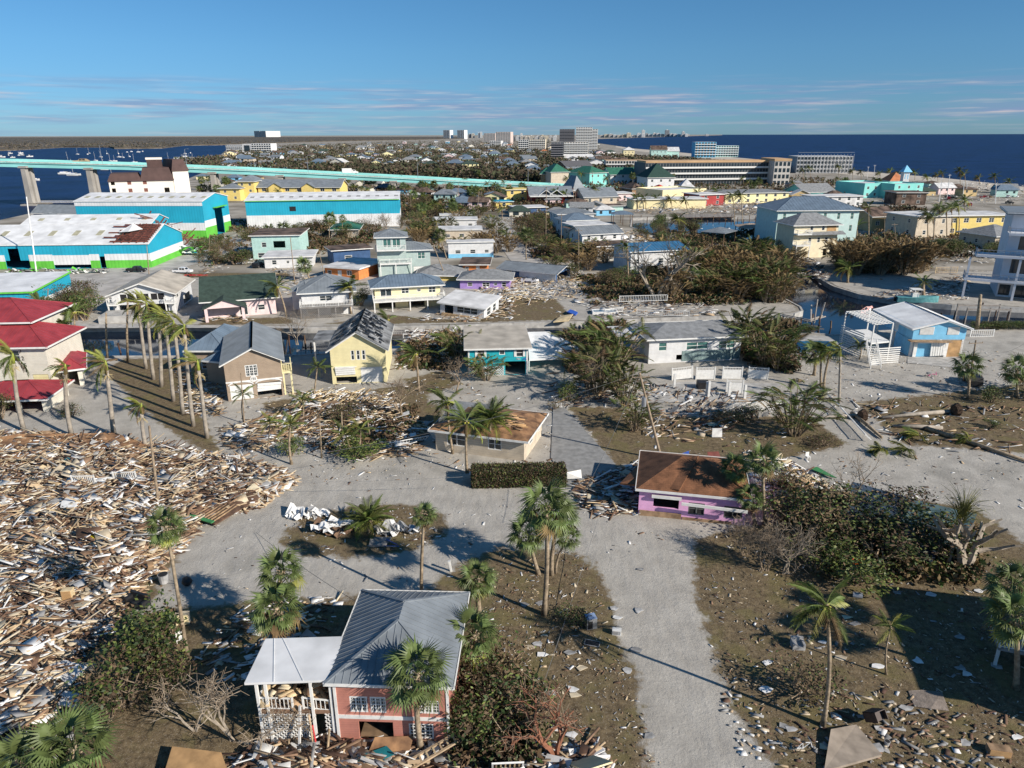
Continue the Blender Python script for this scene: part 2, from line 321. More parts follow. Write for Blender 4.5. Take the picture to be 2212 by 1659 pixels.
def noise2(x, y):
    return (np.sin(x * .31 + 1.3) * np.cos(y * .27 + .4) + .6 * np.sin(x * .83 + y * .51) + .4 * np.cos(x * 1.7 - y * 1.3 + 2) + .25 * np.sin(x * 3.1 + y * 2.3)) / 2.2
PILE = pp([(-300, 930), (0, 935), (170, 945), (330, 960), (480, 985), (600, 1010), (640, 1040), (560, 1100), (440, 1125), (400, 1180), (340, 1230), (260, 1330), (180, 1420), (160, 1560), (100, 1660), (-400, 1800)])
def pile_h(x, y):
    x = np.asarray(x, float); y = np.asarray(y, float)
    d = pdist(x, y, PILE); return np.where(inpoly(x, y, PILE), np.clip(d / 3.5, 0, 1) * (.8 + .45 * noise2(x * 1.5, y * 1.5)), 0)
def build_grid():
    xs = np.arange(-156, 158, .6); ys = np.arange(12, 218, .6); X, Y = np.meshgrid(xs, ys)
    brown = np.zeros(X.shape)
    for q in YARDS:
        d = pdist(X, Y, q); ins = inpoly(X, Y, q); brown = np.maximum(brown, np.clip(np.where(ins, .5 + d * .35, .5 - d * .35), 0, 1))
    road = np.zeros(X.shape)
    for q in ROADS[:1] + ROADS[1:2]:
        d = pdist(X, Y, q); road = np.maximum(road, np.where(inpoly(X, Y, q), np.clip(d / 1.5, 0, 1), 0))
    isl = YARDS[2]; road = np.where(inpoly(X, Y, isl), 0, road)
    tread = road * np.clip(.5 + .6 * np.sin(X * 4 + Y * .9 + 2 * noise2(X * .4, Y * .4)) + .3 * noise2(X, Y), 0, 1)
    Z = .05 * noise2(X * 1.3, Y * 1.3) * (1 - .7 * road) + pile_h(X, Y) * .75
    okl = np.zeros(X.shape, bool)
    for q in (SLAND, NLAND): okl |= inpoly(X, Y, q) & (pdist(X, Y, q) > .9)
    Z += .03
    allr = np.zeros(X.shape, bool)
    for q in ROADS: allr |= inpoly(X, Y, q)
    allr &= ~inpoly(X, Y, isl)
    ny, nx = X.shape; idx = np.arange(nx * ny).reshape(ny, nx)
    quads = np.stack([idx[:-1, :-1], idx[:-1, 1:], idx[1:, 1:], idx[1:, :-1]], -1)
    ok = (okl[:-1, :-1] & okl[1:, 1:] & okl[1:, :-1] & okl[:-1, 1:])
    rr = allr[:-1, :-1]; bb = brown[:-1, :-1] > .5
    V = np.stack([X.ravel(), Y.ravel(), Z.ravel()], 1)
    for name, msk in (('road', ok & rr & ~bb), ('yard_ground', ok & bb), ('sandy_ground', ok & ~rr & ~bb)):
        q = quads[msk]; used, inv = np.unique(q.ravel(), return_inverse=True)
        o = npmesh(name, V[used], inv.reshape(-1, 4), None, [gm]); tag(o, kind='structure'); smooth(o)
        for an, arr in (('brown', brown), ('tread', tread)):
            a = o.data.attributes.new(an, 'FLOAT', 'POINT'); a.data.foreach_set('value', arr.ravel()[used].astype(np.float32))
build_grid()
def seawall(pts, label=None):
    mb = MB()
    for a, b in zip(pts, pts[1:]):
        mb.bar(Vector((a.x, a.y, -.7)), Vector((b.x, b.y, -.7)), .5, 1.66)
    tag(mb.build('seawall', concrete), kind='structure')
seawall(pp(N1[:16])); seawall(pp(N1[16:25])); seawall(pp(N1[25:])); seawall(SLAND[:11])
sheet('beach', pp([(1330, 315), (1371, 321), (1466, 329), (1700, 350), (1839, 368), (2034, 384), (2212, 403), (3300, 450), (3300, 480), (2212, 420), (2034, 397), (1839, 378), (1466, 335), (1371, 326), (1330, 318)]), .01, mat('beach_sand', (.5, .45, .38), .9, .1, .05))
sheet('marina_road', pp([(100, 620), (180, 590), (420, 548), (480, 520), (560, 500), (560, 545), (480, 560), (380, 580), (250, 620), (170, 704), (60, 705), (60, 680)]), .055, mat('marina_asphalt', (.42, .40, .375), .9, .14, .25, bump=.2))
sheet('side_street', pp([(1040, 470), (1080, 470), (1200, 575), (1260, 585), (1280, 640), (1180, 640), (1100, 560)]), .058, MC['marina_asphalt'])
sheet('lagoon', pp([(500, 300.5), (980, 297.5), (980, 299), (500, 303)]), .3, watm)
# ------------------------------------------------------------------ buildings
WC = {}
def win_mesh(kind, w, h, fm, gmn):
    k = (kind, round(w, 1), round(h, 1), fm.name, gmn.name)
    if k in WC: return WC[k]
    w, h = k[1], k[2]; f = .1; fr = MB(); pn = MB()
    nx = {'w3': 3, 'w2': 2, 'G': max(2, int(w / 1.3)), 'arch': 3, 'w': 1, 's': 1, 'p': 1}.get(kind, 1)
    fr.box(-.06, w + .06, -.05, .1, -.1, f - .02); fr.box(-.06, w + .06, -.05, .1, h - f, h + .06)
    for i in range(nx + 1):
        x = i * (w - f) / nx; fr.box(x, x + f, -.04, .1, f - .02, h - f)
    if kind in ('w', 'w2', 'w3', 'arch'): fr.box(f, w - f, -.02, .09, h * .5 - .03, h * .5 + .03)
    if kind == 'arch':
        for i in range(1, 6): fr.box(i * w / 6 - .015, i * w / 6 + .015, -.01, .08, f, h - f)
        fr.box(f, w - f, -.01, .08, h * .27, h * .3); fr.box(f, w - f, -.01, .08, h * .72, h * .75)
        fr.box(0, w, -.04, .1, h + .06, h + .16); fr.box(w * .2, w * .8, -.04, .1, h + .16, h + .3)
    pn.box(.02, w - .02, .03, .06, .02, h - .02)
    WC[k] = (fr.mesh('window_frame', fm), pn.mesh('pane', gmn)); return WC[k]
def door_mesh(kind, w, h, m):
    k = (kind, round(w, 1), round(h, 1), m.name)
    if k in WC: return WC[k]
    w, h = k[1], k[2]; b = MB()
    if kind == 'g':
        n = 4
        for i in range(n): b.box(.02, w - .02, -.01, .06, h * i / n + .02, h * (i + 1) / n - .02)
        b.box(.02, w - .02, .03, .08, .01, h - .01)
        b.box(-.12, -.0, -.05, .1, 0, h + .12); b.box(w, w + .12, -.05, .1, 0, h + .12); b.box(0, w, -.05, .1, h, h + .12)
    elif kind == 'h':     # buckled half-open garage door
        for i in range(3):
            z = h * .42 + i * h * .19; b.box(.05, w - .05, -.08 + .09 * (i % 2), .0 + .09 * (i % 2), z, z + h * .17, mw=Matrix.Rotation(radians(1.5 * (i - 1)), 4, 'Y'))
        b.box(-.12, 0, -.05, .1, 0, h + .12); b.box(w, w + .12, -.05, .1, 0, h + .12); b.box(0, w, -.05, .1, h, h + .12)
    elif kind == 'S':
        n = max(3, int(w / .16))
        for i in range(n): b.box(w * i / n, w * (i + .62) / n, -.07, -.02, 0, h)
        b.box(0, w, -.025, .02, .01, h - .01)
    else:
        b.box(0, w, 0, .06, 0, h); b.box(.12, w - .12, -.02, .0, h * .55, h * .9); b.box(.12, w - .12, -.02, .0, h * .12, h * .45)
    WC[k] = b.mesh('door', m); return WC[k]
def wall_holes(mb, L, z0, z1, holes, mw, m=0, t=.16):
    xs = sorted({0, L} | {a for h in holes for a in h[:2]}); zs = sorted({z0, z1} | {a for h in holes for a in h[2:]})
    ish = lambda x, z: any(h[0] < x < h[1] and h[2] < z < h[3] for h in holes)
    for i in range(len(xs) - 1):
        for j in range(len(zs) - 1):
            a, b, c, d = xs[i], xs[i + 1], zs[j], zs[j + 1]
            if not ish((a + b) / 2, (c + d) / 2): mb.add([mw @ Vector(q) for q in ((a, 0, c), (b, 0, c), (b, 0, d), (a, 0, d))], [(0, 1, 2, 3)], m)
    for a, b, c, d in holes:
        q = [(a, c), (b, c), (b, d), (a, d)]
        for i in range(4):
            (x0, y0), (x1, y1) = q[i], q[(i + 1) % 4]
            mb.add([mw @ Vector(r) for r in ((x0, 0, y0), (x0, t, y0), (x1, t, y1), (x1, 0, y1))], [(0, 1, 2, 3)], m)
class Bld: pass
def frames(W, D): return {'f': T(0, 0, 0), 'r': T(W, 0, 0, pi / 2), 'b': T(W, D, 0, pi), 'l': T(0, D, 0, -pi / 2)}
def bld(label, cat, A, B, vt, depth,  wall, roof, rk='hip', rise=1.6, oh=.5, wins=(), lift=0, name='house', group=None, seams=0, fascia=True, fm=None, gl=None, tilt=None, stilts=True, ridge=None, rt=.14, floors=None, auto=None, H=None, doorm=None, loft=None, zs=None):
    zs = zs or ZS
    pa, pb = P(*A), P(*B); d = pb - pa; W = d.length; ang = atan2(d.y, d.x)
    if H is None: H = PY(A[0], vt, pa.y).z
    root = empty(name, pa, ang, label, cat, group); root.matrix_basis = root.matrix_basis @ Matrix.Scale(zs, 4); W /= zs; H /= zs
    if tilt: root.matrix_basis = root.matrix_basis @ Matrix.Rotation(radians(tilt[0]), 4, 'X') @ Matrix.Rotation(radians(tilt[1]), 4, 'Y')
    if isinstance(depth, tuple):
        q = P(depth[0], depth[1], H * zs) - pa; depth = max(3, (-q.x * sin(ang) + q.y * cos(ang)) / zs - oh * .6)
    D = depth; fm = fm or white; gl = gl or glass; b = Bld(); b.root, b.W, b.D, b.H, b.ang = root, W, D, H, ang; b.fr = frames(W, D)
    wins = list(wins)
    if auto:      # (floors, kind, w, h, faces, spacing)
        nf, kd, ww, wh, faces, spc = auto
        for fc in faces:
            L = W if fc in 'fb' else D; n = max(1, int((L - 1) / spc))
            for k in range(nf):
                fh = (H - lift) / nf
                for i in range(n): wins.append((fc, ((i + .5) / n * L - ww / 2) / L, ((i + .5) / n * L + ww / 2) / L, k * fh + max(.3, fh * .5 - wh * .45), min(fh * (k + 1) - .2, k * fh + max(.3, fh * .5 - wh * .45) + wh), kd))
    mb = MB(); hol = {c: [] for c in 'frbl'}
    for wn in wins:
        fc, s0, s1, z0, z1, kd = wn[:6]; L = W if fc in 'fb' else D; z0 += lift; z1 = min(z1 + lift, H - .05)
        if kd not in ('S',): hol[fc].append((s0 * L, s1 * L, z0, z1))
        if kd == 'o': continue
        ww, hh = (s1 - s0) * L, z1 - z0; mw = b.fr[fc] @ T(s0 * L, .06 if kd != 'S' else 0, z0)
        if kd in ('g', 'd', 'h', 'S'):
            inst({'g': 'garage_door', 'h': 'garage_door', 'd': 'door', 'S': 'shutter'}[kd], door_mesh(kd, ww, hh, wn[6] if len(wn) > 6 else (doorm or white)), root, mw)
        else:
            g2 = wn[6] if len(wn) > 6 else gl
            f_, p_ = win_mesh(kd, ww, hh, fm, g2); o = inst('window', f_, root, mw); inst('pane', p_, o)
    for c in 'frbl': wall_holes(mb, W if c in 'fb' else D, lift, H, hol[c], b.fr[c])
    mb.add([(0, 0, lift), (W, 0, lift), (W, D, lift), (0, D, lift)], [(0, 3, 2, 1)]); 
    # roof planes
    o = oh; x0, x1, y0, y1 = -o, W + o, -o, D + o; z = H; pl = []
    if rk == 'gx':
        r = rise; e = o * rise / (D / 2); ym = D * (ridge or .5)
        pl = [[(x0, y0, z - e), (x1, y0, z - e), (x1, ym, z + r), (x0, ym, z + r)], [(x0, ym, z + r), (x1, ym, z + r), (x1, y1, z - e), (x0, y1, z - e)]]
        for x in (0, W): mb.add([(x, 0, H), (x, ym, H + r * .98), (x, D, H)], [(0, 1, 2)])
    elif rk == 'gy':
        r = rise; e = o * rise / (W / 2); xm = W * (ridge or .5)
        pl = [[(x0, y1, z - e), (x0, y0, z - e), (xm, y0, z + r), (xm, y1, z + r)], [(xm, y1, z + r), (xm, y0, z + r), (x1, y0, z - e), (x1, y1, z - e)]]
        for y in (0, D): mb.add([(0, y, H), (xm, y, H + r * .98), (W, y, H)], [(0, 1, 2)])
    elif rk == 'hip':
        r = rise
        if W >= D:
            k = min((D / 2 + o) * .95, (W + 2 * o) / 2 - .05); a = (x0 + k, D / 2, z + r); c = (x1 - k, D / 2, z + r)
            pl = [[(x0, y0, z), (x1, y0, z), c, a], [(x1, y1, z), (x0, y1, z), a, c], [(x0, y1, z), (x0, y0, z), a], [(x1, y0, z), (x1, y1, z), c]]
        else:
            k = min((W / 2 + o) * .95, (D + 2 * o) / 2 - .05); a = (W / 2, y0 + k, z + r); c = (W / 2, y1 - k, z + r)
            pl = [[(x0, y0, z), (x1, y0, z), a], [(x1, y1, z), (x0, y1, z), c], [(x0, y1, z), (x0, y0, z), a, c], [(x1, y0, z), (x1, y1, z), c, a]]
    elif rk == 'shed': pl = [[(x0, y0, z + .05), (x1, y0, z + .05), (x1, y1, z + rise), (x0, y1, z + rise)]]; mb.add([(0, D, H), (W, D, H), (W, D, H + rise * .9), (0, D, H + rise * .9)], [(0, 1, 2, 3), (3, 2, 1, 0)]); [mb.add([(x, 0, H), (x, D, H), (x, D, H + rise * .92)], [(0, 1, 2)]) for x in (0, W)]
    elif rk == 'flat': pl = [[(x0, y0, z + rt), (x1, y0, z + rt), (x1, y1, z + rt), (x0, y1, z + rt)]]
    elif rk == 'para': mb.box(0, W, -.003, .3, H, H + .7); mb.box(0, W, D - .3, D, H, H + .7); mb.box(0, .3, .3, D - .3, H, H + .7); mb.box(W - .3, W, .3, D - .3, H, H + .7); pl = [[(.3, .3, z + .05), (W - .3, .3, z + .05), (W - .3, D - .3, z + .05), (.3, D - .3, z + .05)]]
    mb.build('wall', wall, root)
    if pl:
        rb = MB()
        if rk == 'hip': rb.slab([(x0, y0, z + .002), (x1, y0, z + .002), (x1, y1, z + .002), (x0, y1, z + .002)], rt)
        for p in pl: rb.slab(p, rt if rk != 'hip' else .04)
        if seams:
            for p in pl: seam(rb, p, seams)
            if rk in ('hip', 'gx', 'gy'):
                for p in pl[:2]:
                    for i in range(len(p)):
                        a_, b_ = Vector(p[i]), Vector(p[(i + 1) % len(p)])
                        if max(a_.z, b_.z) > z + rise * .8: rb.bar(a_, b_, .22, .1)
        b.roof = rb.build('roof', roof, root)
        if fascia and rk != 'para' and oh > 0:
            fb = MB(); zb = z - .12 - (oh * rise / ((D if rk == 'gx' else W) / 2) if rk in ('gx', 'gy') else 0)
            if rk in ('gx', 'gy'):
                for p in pl:
                    q = [Vector(v) for v in p]
                    for i in range(4):
                        a_, b_ = q[i], q[(i + 1) % 4]
                        if min(a_.z, b_.z) > z + rise * .8: continue
                        fb.bar(a_ - Vector((0, 0, .13)), b_ - Vector((0, 0, .13)), .06, .2)
            else:
                q = [(x0, y0), (x1, y0), (x1, y1), (x0, y1)]
                for i in range(4):
                    if rk == 'shed': 
                        za, zb2 = [z - .08 if q[j][1] == y0 else z + rise - .12 for j in (i, (i + 1) % 4)]
                    else: za = zb2 = z - .04 + (rt - .14 if rk == 'flat' else 0)
                    fb.bar((*q[i], za), (*q[(i + 1) % 4], zb2), .06, .22)
            fb.build('fascia', white, b.roof)
    if lift > 0 and stilts:
        sb = MB(); sb.box(-.15, .15, -.15, .15, 0, lift); me = sb.mesh('stilt', white); n = max(2, int(W / 3.5) + 1)
        for i in range(n):
            for y in (.2, D * .5, D - .2): inst('stilt', me, root, T(.2 + (W - .4) * i / (n - 1), y, 0))
    b.pl = pl; return b
def seam(mb, poly, ds):
    p = [Vector(v) for v in poly]; e = (p[1] - p[0]); nrm = (p[1] - p[0]).cross(p[2] - p[1]).normalized()
    lo = min(range(len(p)), key=lambda i: p[i].z + p[(i + 1) % len(p)].z); a = (p[(lo + 1) % len(p)] - p[lo]).normalized(); dn_ = nrm.cross(a).normalized(); o = p[lo]
    q = [((v - o).dot(a), (v - o).dot(dn_)) for v in p]; mn, mxx = min(x for x, _ in q), max(x for x, _ in q); x = mn + ds / 2
    if nrm.z < 0: nrm = -nrm
    while x < mxx:
        ys = []
        for i in range(len(q)):
            (xa, ya), (xb, yb) = q[i], q[(i + 1) % len(q)]
            if (xa - x) * (xb - x) < 0: ys.append(ya + (yb - ya) * (x - xa) / (xb - xa))
        if len(ys) >= 2:
            mb.bar(o + a * x + dn_ * min(ys) + nrm * .01, o + a * x + dn_ * max(ys) + nrm * .01, .03, .06)
        x += ds
def railing(root, pts, h=1.0, m=None, sp_=.28, name='railing'):
    for a, b in zip(pts, pts[1:]):
        a = Vector(a); b = Vector(b); d = b - a; L = d.length; mb = MB(); n = max(2, int(L / sp_)); up = Vector((0, 0, 1))
        mb.bar(a + up * h, b + up * h, .1, .08); mb.bar(a + up * .12, b + up * .12, .06, .06)
        for i in range(n + 1):
            q = a + d * i / n; k = .05 if i % 8 else .12; mb.box(q.x - k / 2, q.x + k / 2, q.y - k / 2, q.y + k / 2, q.z + (.15 if i % 8 else 0), q.z + h - (.04 if i % 8 else -.08))
        mb.build(name, m or white, root)
def deck(root, x0, x1, y0, y1, z, m=None, posts=True, rail=True, rm=None, sides='lfr'):
    mb = MB(); mb.box(x0, x1, y0, y1, z - .28, z); mb.build('deck', m or white, root)
    if posts:
        pm = MB(); pm.box(-.1, .1, -.1, .1, 0, z - .28); me = pm.mesh('post', m or white); n = max(2, int((x1 - x0) / 3) + 1)
        for i in range(n): inst('post', me, root, T(x0 + .15 + (x1 - x0 - .3) * i / (n - 1), y0 + .15, 0))
    if rail:
        pts = []
        if 'l' in sides: pts.append((x0 + .05, y1, z))
        pts.append((x0 + .05, y0 + .05, z)); pts.append((x1 - .05, y0 + .05, z))
        if 'r' in sides: pts.append((x1 - .05, y1, z))
        railing(root, pts, 1.0, rm)
def lattice(root, x0, x1, y, z0, z1, m=None):
    mb = MB(); s = .35; k = x0 - (z1 - z0)
    while k < x1:
        for sg in (1, -1):
            if sg == 1: a, b = (k, z0), (k + z1 - z0, z1)
            else: a, b = (k, z1), (k + z1 - z0, z0)
            def cl(p, q, xx): t_ = (xx - p[0]) / (q[0] - p[0]); return (xx, p[1] + (q[1] - p[1]) * t_)
            if b[0] <= x0 or a[0] >= x1: continue
            if a[0] < x0: a = cl(a, b, x0)
            if b[0] > x1: b = cl(a, b, x1)
            mb.bar((a[0], y, a[1]), (b[0], y, b[1]), .05, .07)
        k += s
    mb.build('lattice_panel', m or white, root)
def text(s, size, m, root, mw, name='number'):
    c = bpy.data.curves.new(name, 'FONT'); c.body = s; c.size = size; c.extrude = .015; c.align_x = 'CENTER'; c.align_y = 'CENTER'
    o = bpy.data.objects.new(name, c); me = bpy.data.meshes.new_from_object(o); bpy.data.objects.remove(o); me.materials.append(m); return inst(name, me, root, mw)
# ------------------------------------------------------------------ foreground houses
salmon = mat('salmon_siding', (.56, .235, .18), .8, .08, 1, pat='z', ps=.2)
taupe = mat('taupe_siding', (.36, .28, .21), .8, .06, 1, pat='z', ps=.2)
cream = mat('cream_siding', (.80, .72, .42), .8, .05, 1, pat='z', ps=.2)
tealw = mat('teal_siding', (.02, .42, .50), .75, .08, 1, pat='z', ps=.25)
beige = mat('beige_siding', (.60, .52, .41), .85, .08, 1, pat='z', ps=.25)
pinkw = mat('lilac_pink_stucco', (.74, .40, .66), .85, .08, .8, bump=.15)
offw = mat('offwhite_siding', (.70, .67, .58), .8, .05, 1, pat='z', ps=.22)
whsid = mat('white_siding', (.70, .71, .72), .8, .06, 1, pat='z', ps=.22)
skyb = mat('sky_blue_siding', (.22, .55, .80), .75, .06, 1, pat='z', ps=.22)
palepink = mat('pale_pink_stucco', (.74, .58, .58), .85, .06, 1)
palegreen = mat('pale_green_siding', (.42, .52, .50), .8, .05, 1, pat='z', ps=.22)
mint = mat('mint_siding', (.46, .68, .63), .8, .06, 1, pat='z', ps=.25)
orangew = mat('orange_stucco', (.62, .22, .07), .85, .08, 1)
navyw = mat('navy_siding', (.05, .11, .24), .8, .1, 1, pat='z', ps=.25)
purplew = mat('purple_stucco', (.36, .24, .58), .85, .08, 1)
paley = mat('pale_yellow_stucco', (.80, .70, .42), .85, .05, 1)
yelloww = mat('yellow_stucco', (.74, .58, .20), .85, .05, 1)
turq = mat('turquoise_corrugated_wall', (.02, .36, .52), .55, .05, .25, pat='xy', ps=.9, pd=.35)
turqroof = mat('turquoise_trim', (.02, .36, .52), .55)
lime = mat('lime_green_band', (.13, .52, .06), .6, .06, .4, pat='xy', ps=.9, pd=.35)
wband = mat('white_corrugated_band', (.72, .73, .74), .6, .05, .4, pat='xy', ps=.9, pd=.35)
agedroof = mat('stained_beige_roof', (.44, .40, .34), .85, .14, .5)
flatwh = mat('worn_white_flat_roof', (.62, .62, .62), .8, .14, .4)
tarroof = mat('bare_tar_roof', (.13, .09, .07), .9, .4, .4)
sheath = mat('bare_roof_sheathing', (.34, .19, .095), .9, .1, .9, tint2=(.085, .045, .028), detail=9)
partroof = mat('half_stripped_roof', (.26, .27, .28), .85, .1, .55, tint2=(.03, .03, .032), detail=9)
hazem = mat('greyed_concrete_wall', (.30, .31, .33), .85, .08, .05)

# salmon two-storey house at the bottom
h = bld('salmon two-storey house with grey seamed metal roof in the foreground', 'house', (733, 1604), (972, 1612), 1467, (1004, 1283), salmon, greymetal, 'hip', 2.1, .5, seams=.5, zs=1.0,
  wins=[('f', .13, .29, 2.75, 4.1, 'arch'), ('f', .31, .45, 2.75, 4.1, 'arch'), ('f', .72, .92, 2.8, 3.9, 'arch'), ('f', .19, .50, .3, 1.95, 'o'), ('f', .64, .86, .6, 1.9, 'arch'), ('r', .2, .4, 2.8, 3.9, 'w2'), ('l', .5, .7, .4, 1.9, 'w')])
HP = h
mb = MB(); mb.box(-.04, h.W + .04, -.05, .0, 2.2, 2.5); mb.box(-.05, .14, -.06, .0, 0, h.H); mb.box(h.W - .14, h.W + .05, -.06, .0, 0, h.H); mb.build('white_trim', white, h.root)
mb = MB(); mb.box(h.W * .19, h.W * .5, .3, 5, -.02, .5); mb.build('floor', woodd, h.root)
# annex porch on its left: white flat roof over a wrecked deck
pz = h.H; q = [P(528, 1478, pz), P(718, 1471, pz), P(740, 1377, pz), P(574, 1382, pz)]
ar = empty('covered_porch', (q[0].x, q[0].y, 0), 0, 'white flat-roofed porch with wrecked deck left of the salmon house', 'porch')
loc = [Vector((v.x - q[0].x, v.y - q[0].y, pz + .1)) for v in q]
mb = MB(); mb.slab(loc, .18); mb.build('roof', whiter, ar)
mb = MB()
for i in range(1, 3):
    a = loc[0].lerp(loc[1], i / 3); b_ = loc[3].lerp(loc[2], i / 9); mb.bar(a + Vector((0, 0, .02)), b_ + Vector((0, 0, .02)), .04, .05)
mb.build('roof_seam', whiter, ar)
W_ = (loc[1] - loc[0]).length; dz = 2.7
mb = MB(); mb.box(.4, W_ - .1, .6, 4.2, dz - .3, dz); mb.build('deck', woodm, ar)
pm = MB(); pm.box(-.09, .09, -.09, .09, 0, pz - .05); me = pm.mesh('post', white)
for x, y in ((.5, .6), (.5, 4.1), (W_ - .3, .6), (1.1, .62), (W_ * .72, .6)): inst('post', me, ar, T(x, y, 0))
railing(ar, [(.5, 4.0, dz), (.5, .7, dz), (W_ * .48, .62, dz)], 1.0); railing(ar, [(W_ * .6, .75, dz), (W_ - .5, .65, dz - .15)], .95)
lattice(ar, .6, W_ * .68, .62, 0, dz - .3); lattice(ar, W_ * .84, W_, .62, 0, dz - .3)
mb = MB(); mb.bar((W_ * .55, -.3, 0), (W_ * .58, .4, 3.3), .14); mb.bar((W_ * .7, .1, .2), (W_ * .68, .3, 2.6), .12, m=1); mb.bar((W_ * .75, -.1, .1), (W_ * .7, .4, 1.6), .1, m=2); mb.build('broken_post', [dwhite, woodl, dred], ar)
n = 120; C = np.column_stack([NR.uniform(.8, W_ - .4, n), NR.uniform(1, 4.6, n), dz + NR.uniform(0, 1.1, n)]); S = np.column_stack([NR.uniform(.4, 2.0, n), NR.uniform(.1, .8, n), np.full(n, .05)])
npboxes('porch_debris', C, S, NR.uniform(-.5, .5, (n, 3)) * [1, 1, 6], NR.randint(0, 4, n), [woodm, woodd, dtan, woodl], ar)['kind'] = 'stuff'

# taupe house (735)
h = bld('taupe gable-front house with two garage doors and arched window', 'house', (494, 868), (614, 855), 783, (640, 712), taupe, greymetal, 'gy', 1.7, .5, seams=.5, ridge=.52,
  wins=[('f', .36, .58, 3.1, 4.6, 'arch'), ('f', .05, .46, .1, 2.1, 'g'), ('f', .53, .97, .1, 2.1, 'h'), ('l', .12, .2, 3.4, 4.6, 'w'), ('l', .6, .75, .2, 2.4, 'o')])
mb = MB(); mb.box(-.03, h.W + .03, -.05, .0, 2.45, 2.62)
for i in range(9):
    a0, a1 = i * pi / 9, (i + 1) * pi / 9
    for x0, x1 in ((.05, .46), (.53, .97)):
        cx, r = h.W * (x0 + x1) / 2, h.W * (x1 - x0) / 2 + .1
        mb.bar((cx - r * cos(a0), -.08, 2.1 + .42 * sin(a0)), (cx - r * cos(a1), -.08, 2.1 + .42 * sin(a1)), .06, .16)
mb.build('white_trim', white, h.root)
lw = h.W * .49
mb = MB(); mb.tube([(lw, -.04, 2.75), (lw, -.1, 2.75)], .42, 18); o = mb.build('house_number_plate', white, h.root); text('735', .42, black, o, T(lw, -.115, 2.75, 0, 0, pi / 2))
deck(h.root, h.W + .05, h.W + 1.3, .3, 3.2, 3.2, cream, True, True, cream)
q = P(434, 765, 4.2)
h2 = bld('low taupe wing with grey hip roofs behind the gable-front house', 'house', (416, 812), (492, 812), 756, 9.5, taupe, slate, 'hip', 1.9, .6, seams=.6, wins=[('f', .3, .6, 1, 2.2, 'w2')])
bld('small hip-roofed porch between the wing and the taupe house', 'porch', (452, 830), (492, 834), 778, 3.4, taupe, slate, 'hip', 1.0, .4, seams=.5, name='entry_porch')
# yellow house with torn roof
h = bld('cream yellow house with black-patched torn roof and two garage doors', 'house', (719, 830), (836, 826), 752, (814, 699), cream, partroof, 'gy', 2.3, .5, ridge=.5, seams=.55,
  wins=[('f', .37, .44, 3.35, 4.7, 'w'), ('f', .47, .54, 3.35, 4.7, 'w'), ('f', .57, .64, 3.35, 4.7, 'w'), ('f', .07, .45, .1, 1.0, 'o'), ('f', .53, .93, .1, 2.3, 'g'), ('l', .3, .45, .3, 2.3, 'o'), ('l', .1, .2, 3.2, 4.5, 'w')])
HY = h
mb = MB()
for i in range(4): mb.box(h.W * .08, h.W * .44, -.12 - .04 * i, -.06 - .04 * i, 1.25 + i * .3, 1.5 + i * .3, 0, Matrix.Rotation(radians(-2), 4, 'Y'))
mb.box(h.W * .06, h.W * .46, -.07, .0, 2.35, 2.47); mb.build('buckled_garage_door', white, h.root)
n = 260; X = NR.uniform(.5, h.W / 2 - .2, n); sd_ = NR.randint(0, 2, n); Yc = NR.uniform(.3, h.D - .3, n); rr_ = h.H + 2.3 * X / (h.W / 2) + .05
C = np.column_stack([np.where(sd_ == 0, X, h.W - X), Yc, rr_]); ang_ = math.atan2(2.3, h.W / 2)
keep = NR.rand(n) < np.where(sd_ == 1, .95, .45); C = C[keep]; sdk = sd_[keep]; n = len(C)
npboxes('torn_shingle', C, np.column_stack([NR.uniform(.3, 1.0, n), NR.uniform(.3, 1.3, n), np.full(n, .04)]), np.column_stack([np.zeros(n), np.where(sdk == 0, -ang_, ang_), np.zeros(n)]), NR.randint(0, 3, n), [black, mat('grey_torn_shingle', (.3, .31, .32)), black], h.root)['kind'] = 'stuff'
mb = MB(); mb.box(-3.2, .2, h.D * .45, h.D * .9, h.H - .6, h.H - .42); mb.build('side_porch_roof', partroof, h.root)
mb = MB(); mb.box(-3.1, -2.9, h.D * .46, h.D * .48, 0, h.H - .6); mb.build('post', white, h.root)
# teal house (750)
h = bld('teal house with nearly flat stained roof and arched carport opening', 'house', (1012, 812), (1140, 809), 752, (1131, 708), tealw, agedroof, 'shed', .35, .55, lift=0,
  wins=[('f', .15, .28, 2.75, 3.9, 'w', glass), ('f', .52, .62, 3.0, 3.7, 'w', glass), ('f', .80, .93, 2.65, 3.9, 'w', glass), ('f', .62, .96, .05, 2.0, 'o'), ('f', .05, .2, .05, 1.8, 'o'), ('l', .3, .45, .3, 2, 'o')])
mb = MB()
for a in (.13, .28, .78, .93): mb.box(h.W * a - .1, h.W * a + .22, -.07, -.01, 2.7, 3.95)
mb.box(0, .22, -.06, 0, 0, h.H); mb.box(h.W - .22, h.W, -.06, 0, 0, h.H); mb.build('shutter', white, h.root)
lattice(h.root, .1, h.W * .6, -.09, 0, 1.35)
text('750', .38, white, h.root, T(h.W * .84, -.05, 2.35, 0, 0, pi / 2))
mb = MB(); pts = [(h.W * .90, 2.1), (h.W * .93, 2.45), (h.W * .965, 2.5), (h.W * .985, 2.2), (h.W * .95, 2.28)]; mb.add([(x, -.06, z) for x, z in pts], [(0, 1, 2, 3, 4)]); mb.build('marlin_emblem', mat('emblem_blue', (.03, .1, .35)), h.root)
Qs = [P(1143, 777, 2.2), P(1250, 772, 1.5), P(1249, 748, 2.6), P(1186, 716, 4.2), P(1139, 717, 4.1)]
o = empty('collapsed_carport', (Qs[0].x, Qs[0].y, 0), 0, 'collapsed white metal carport roof right of the teal house', 'carport')
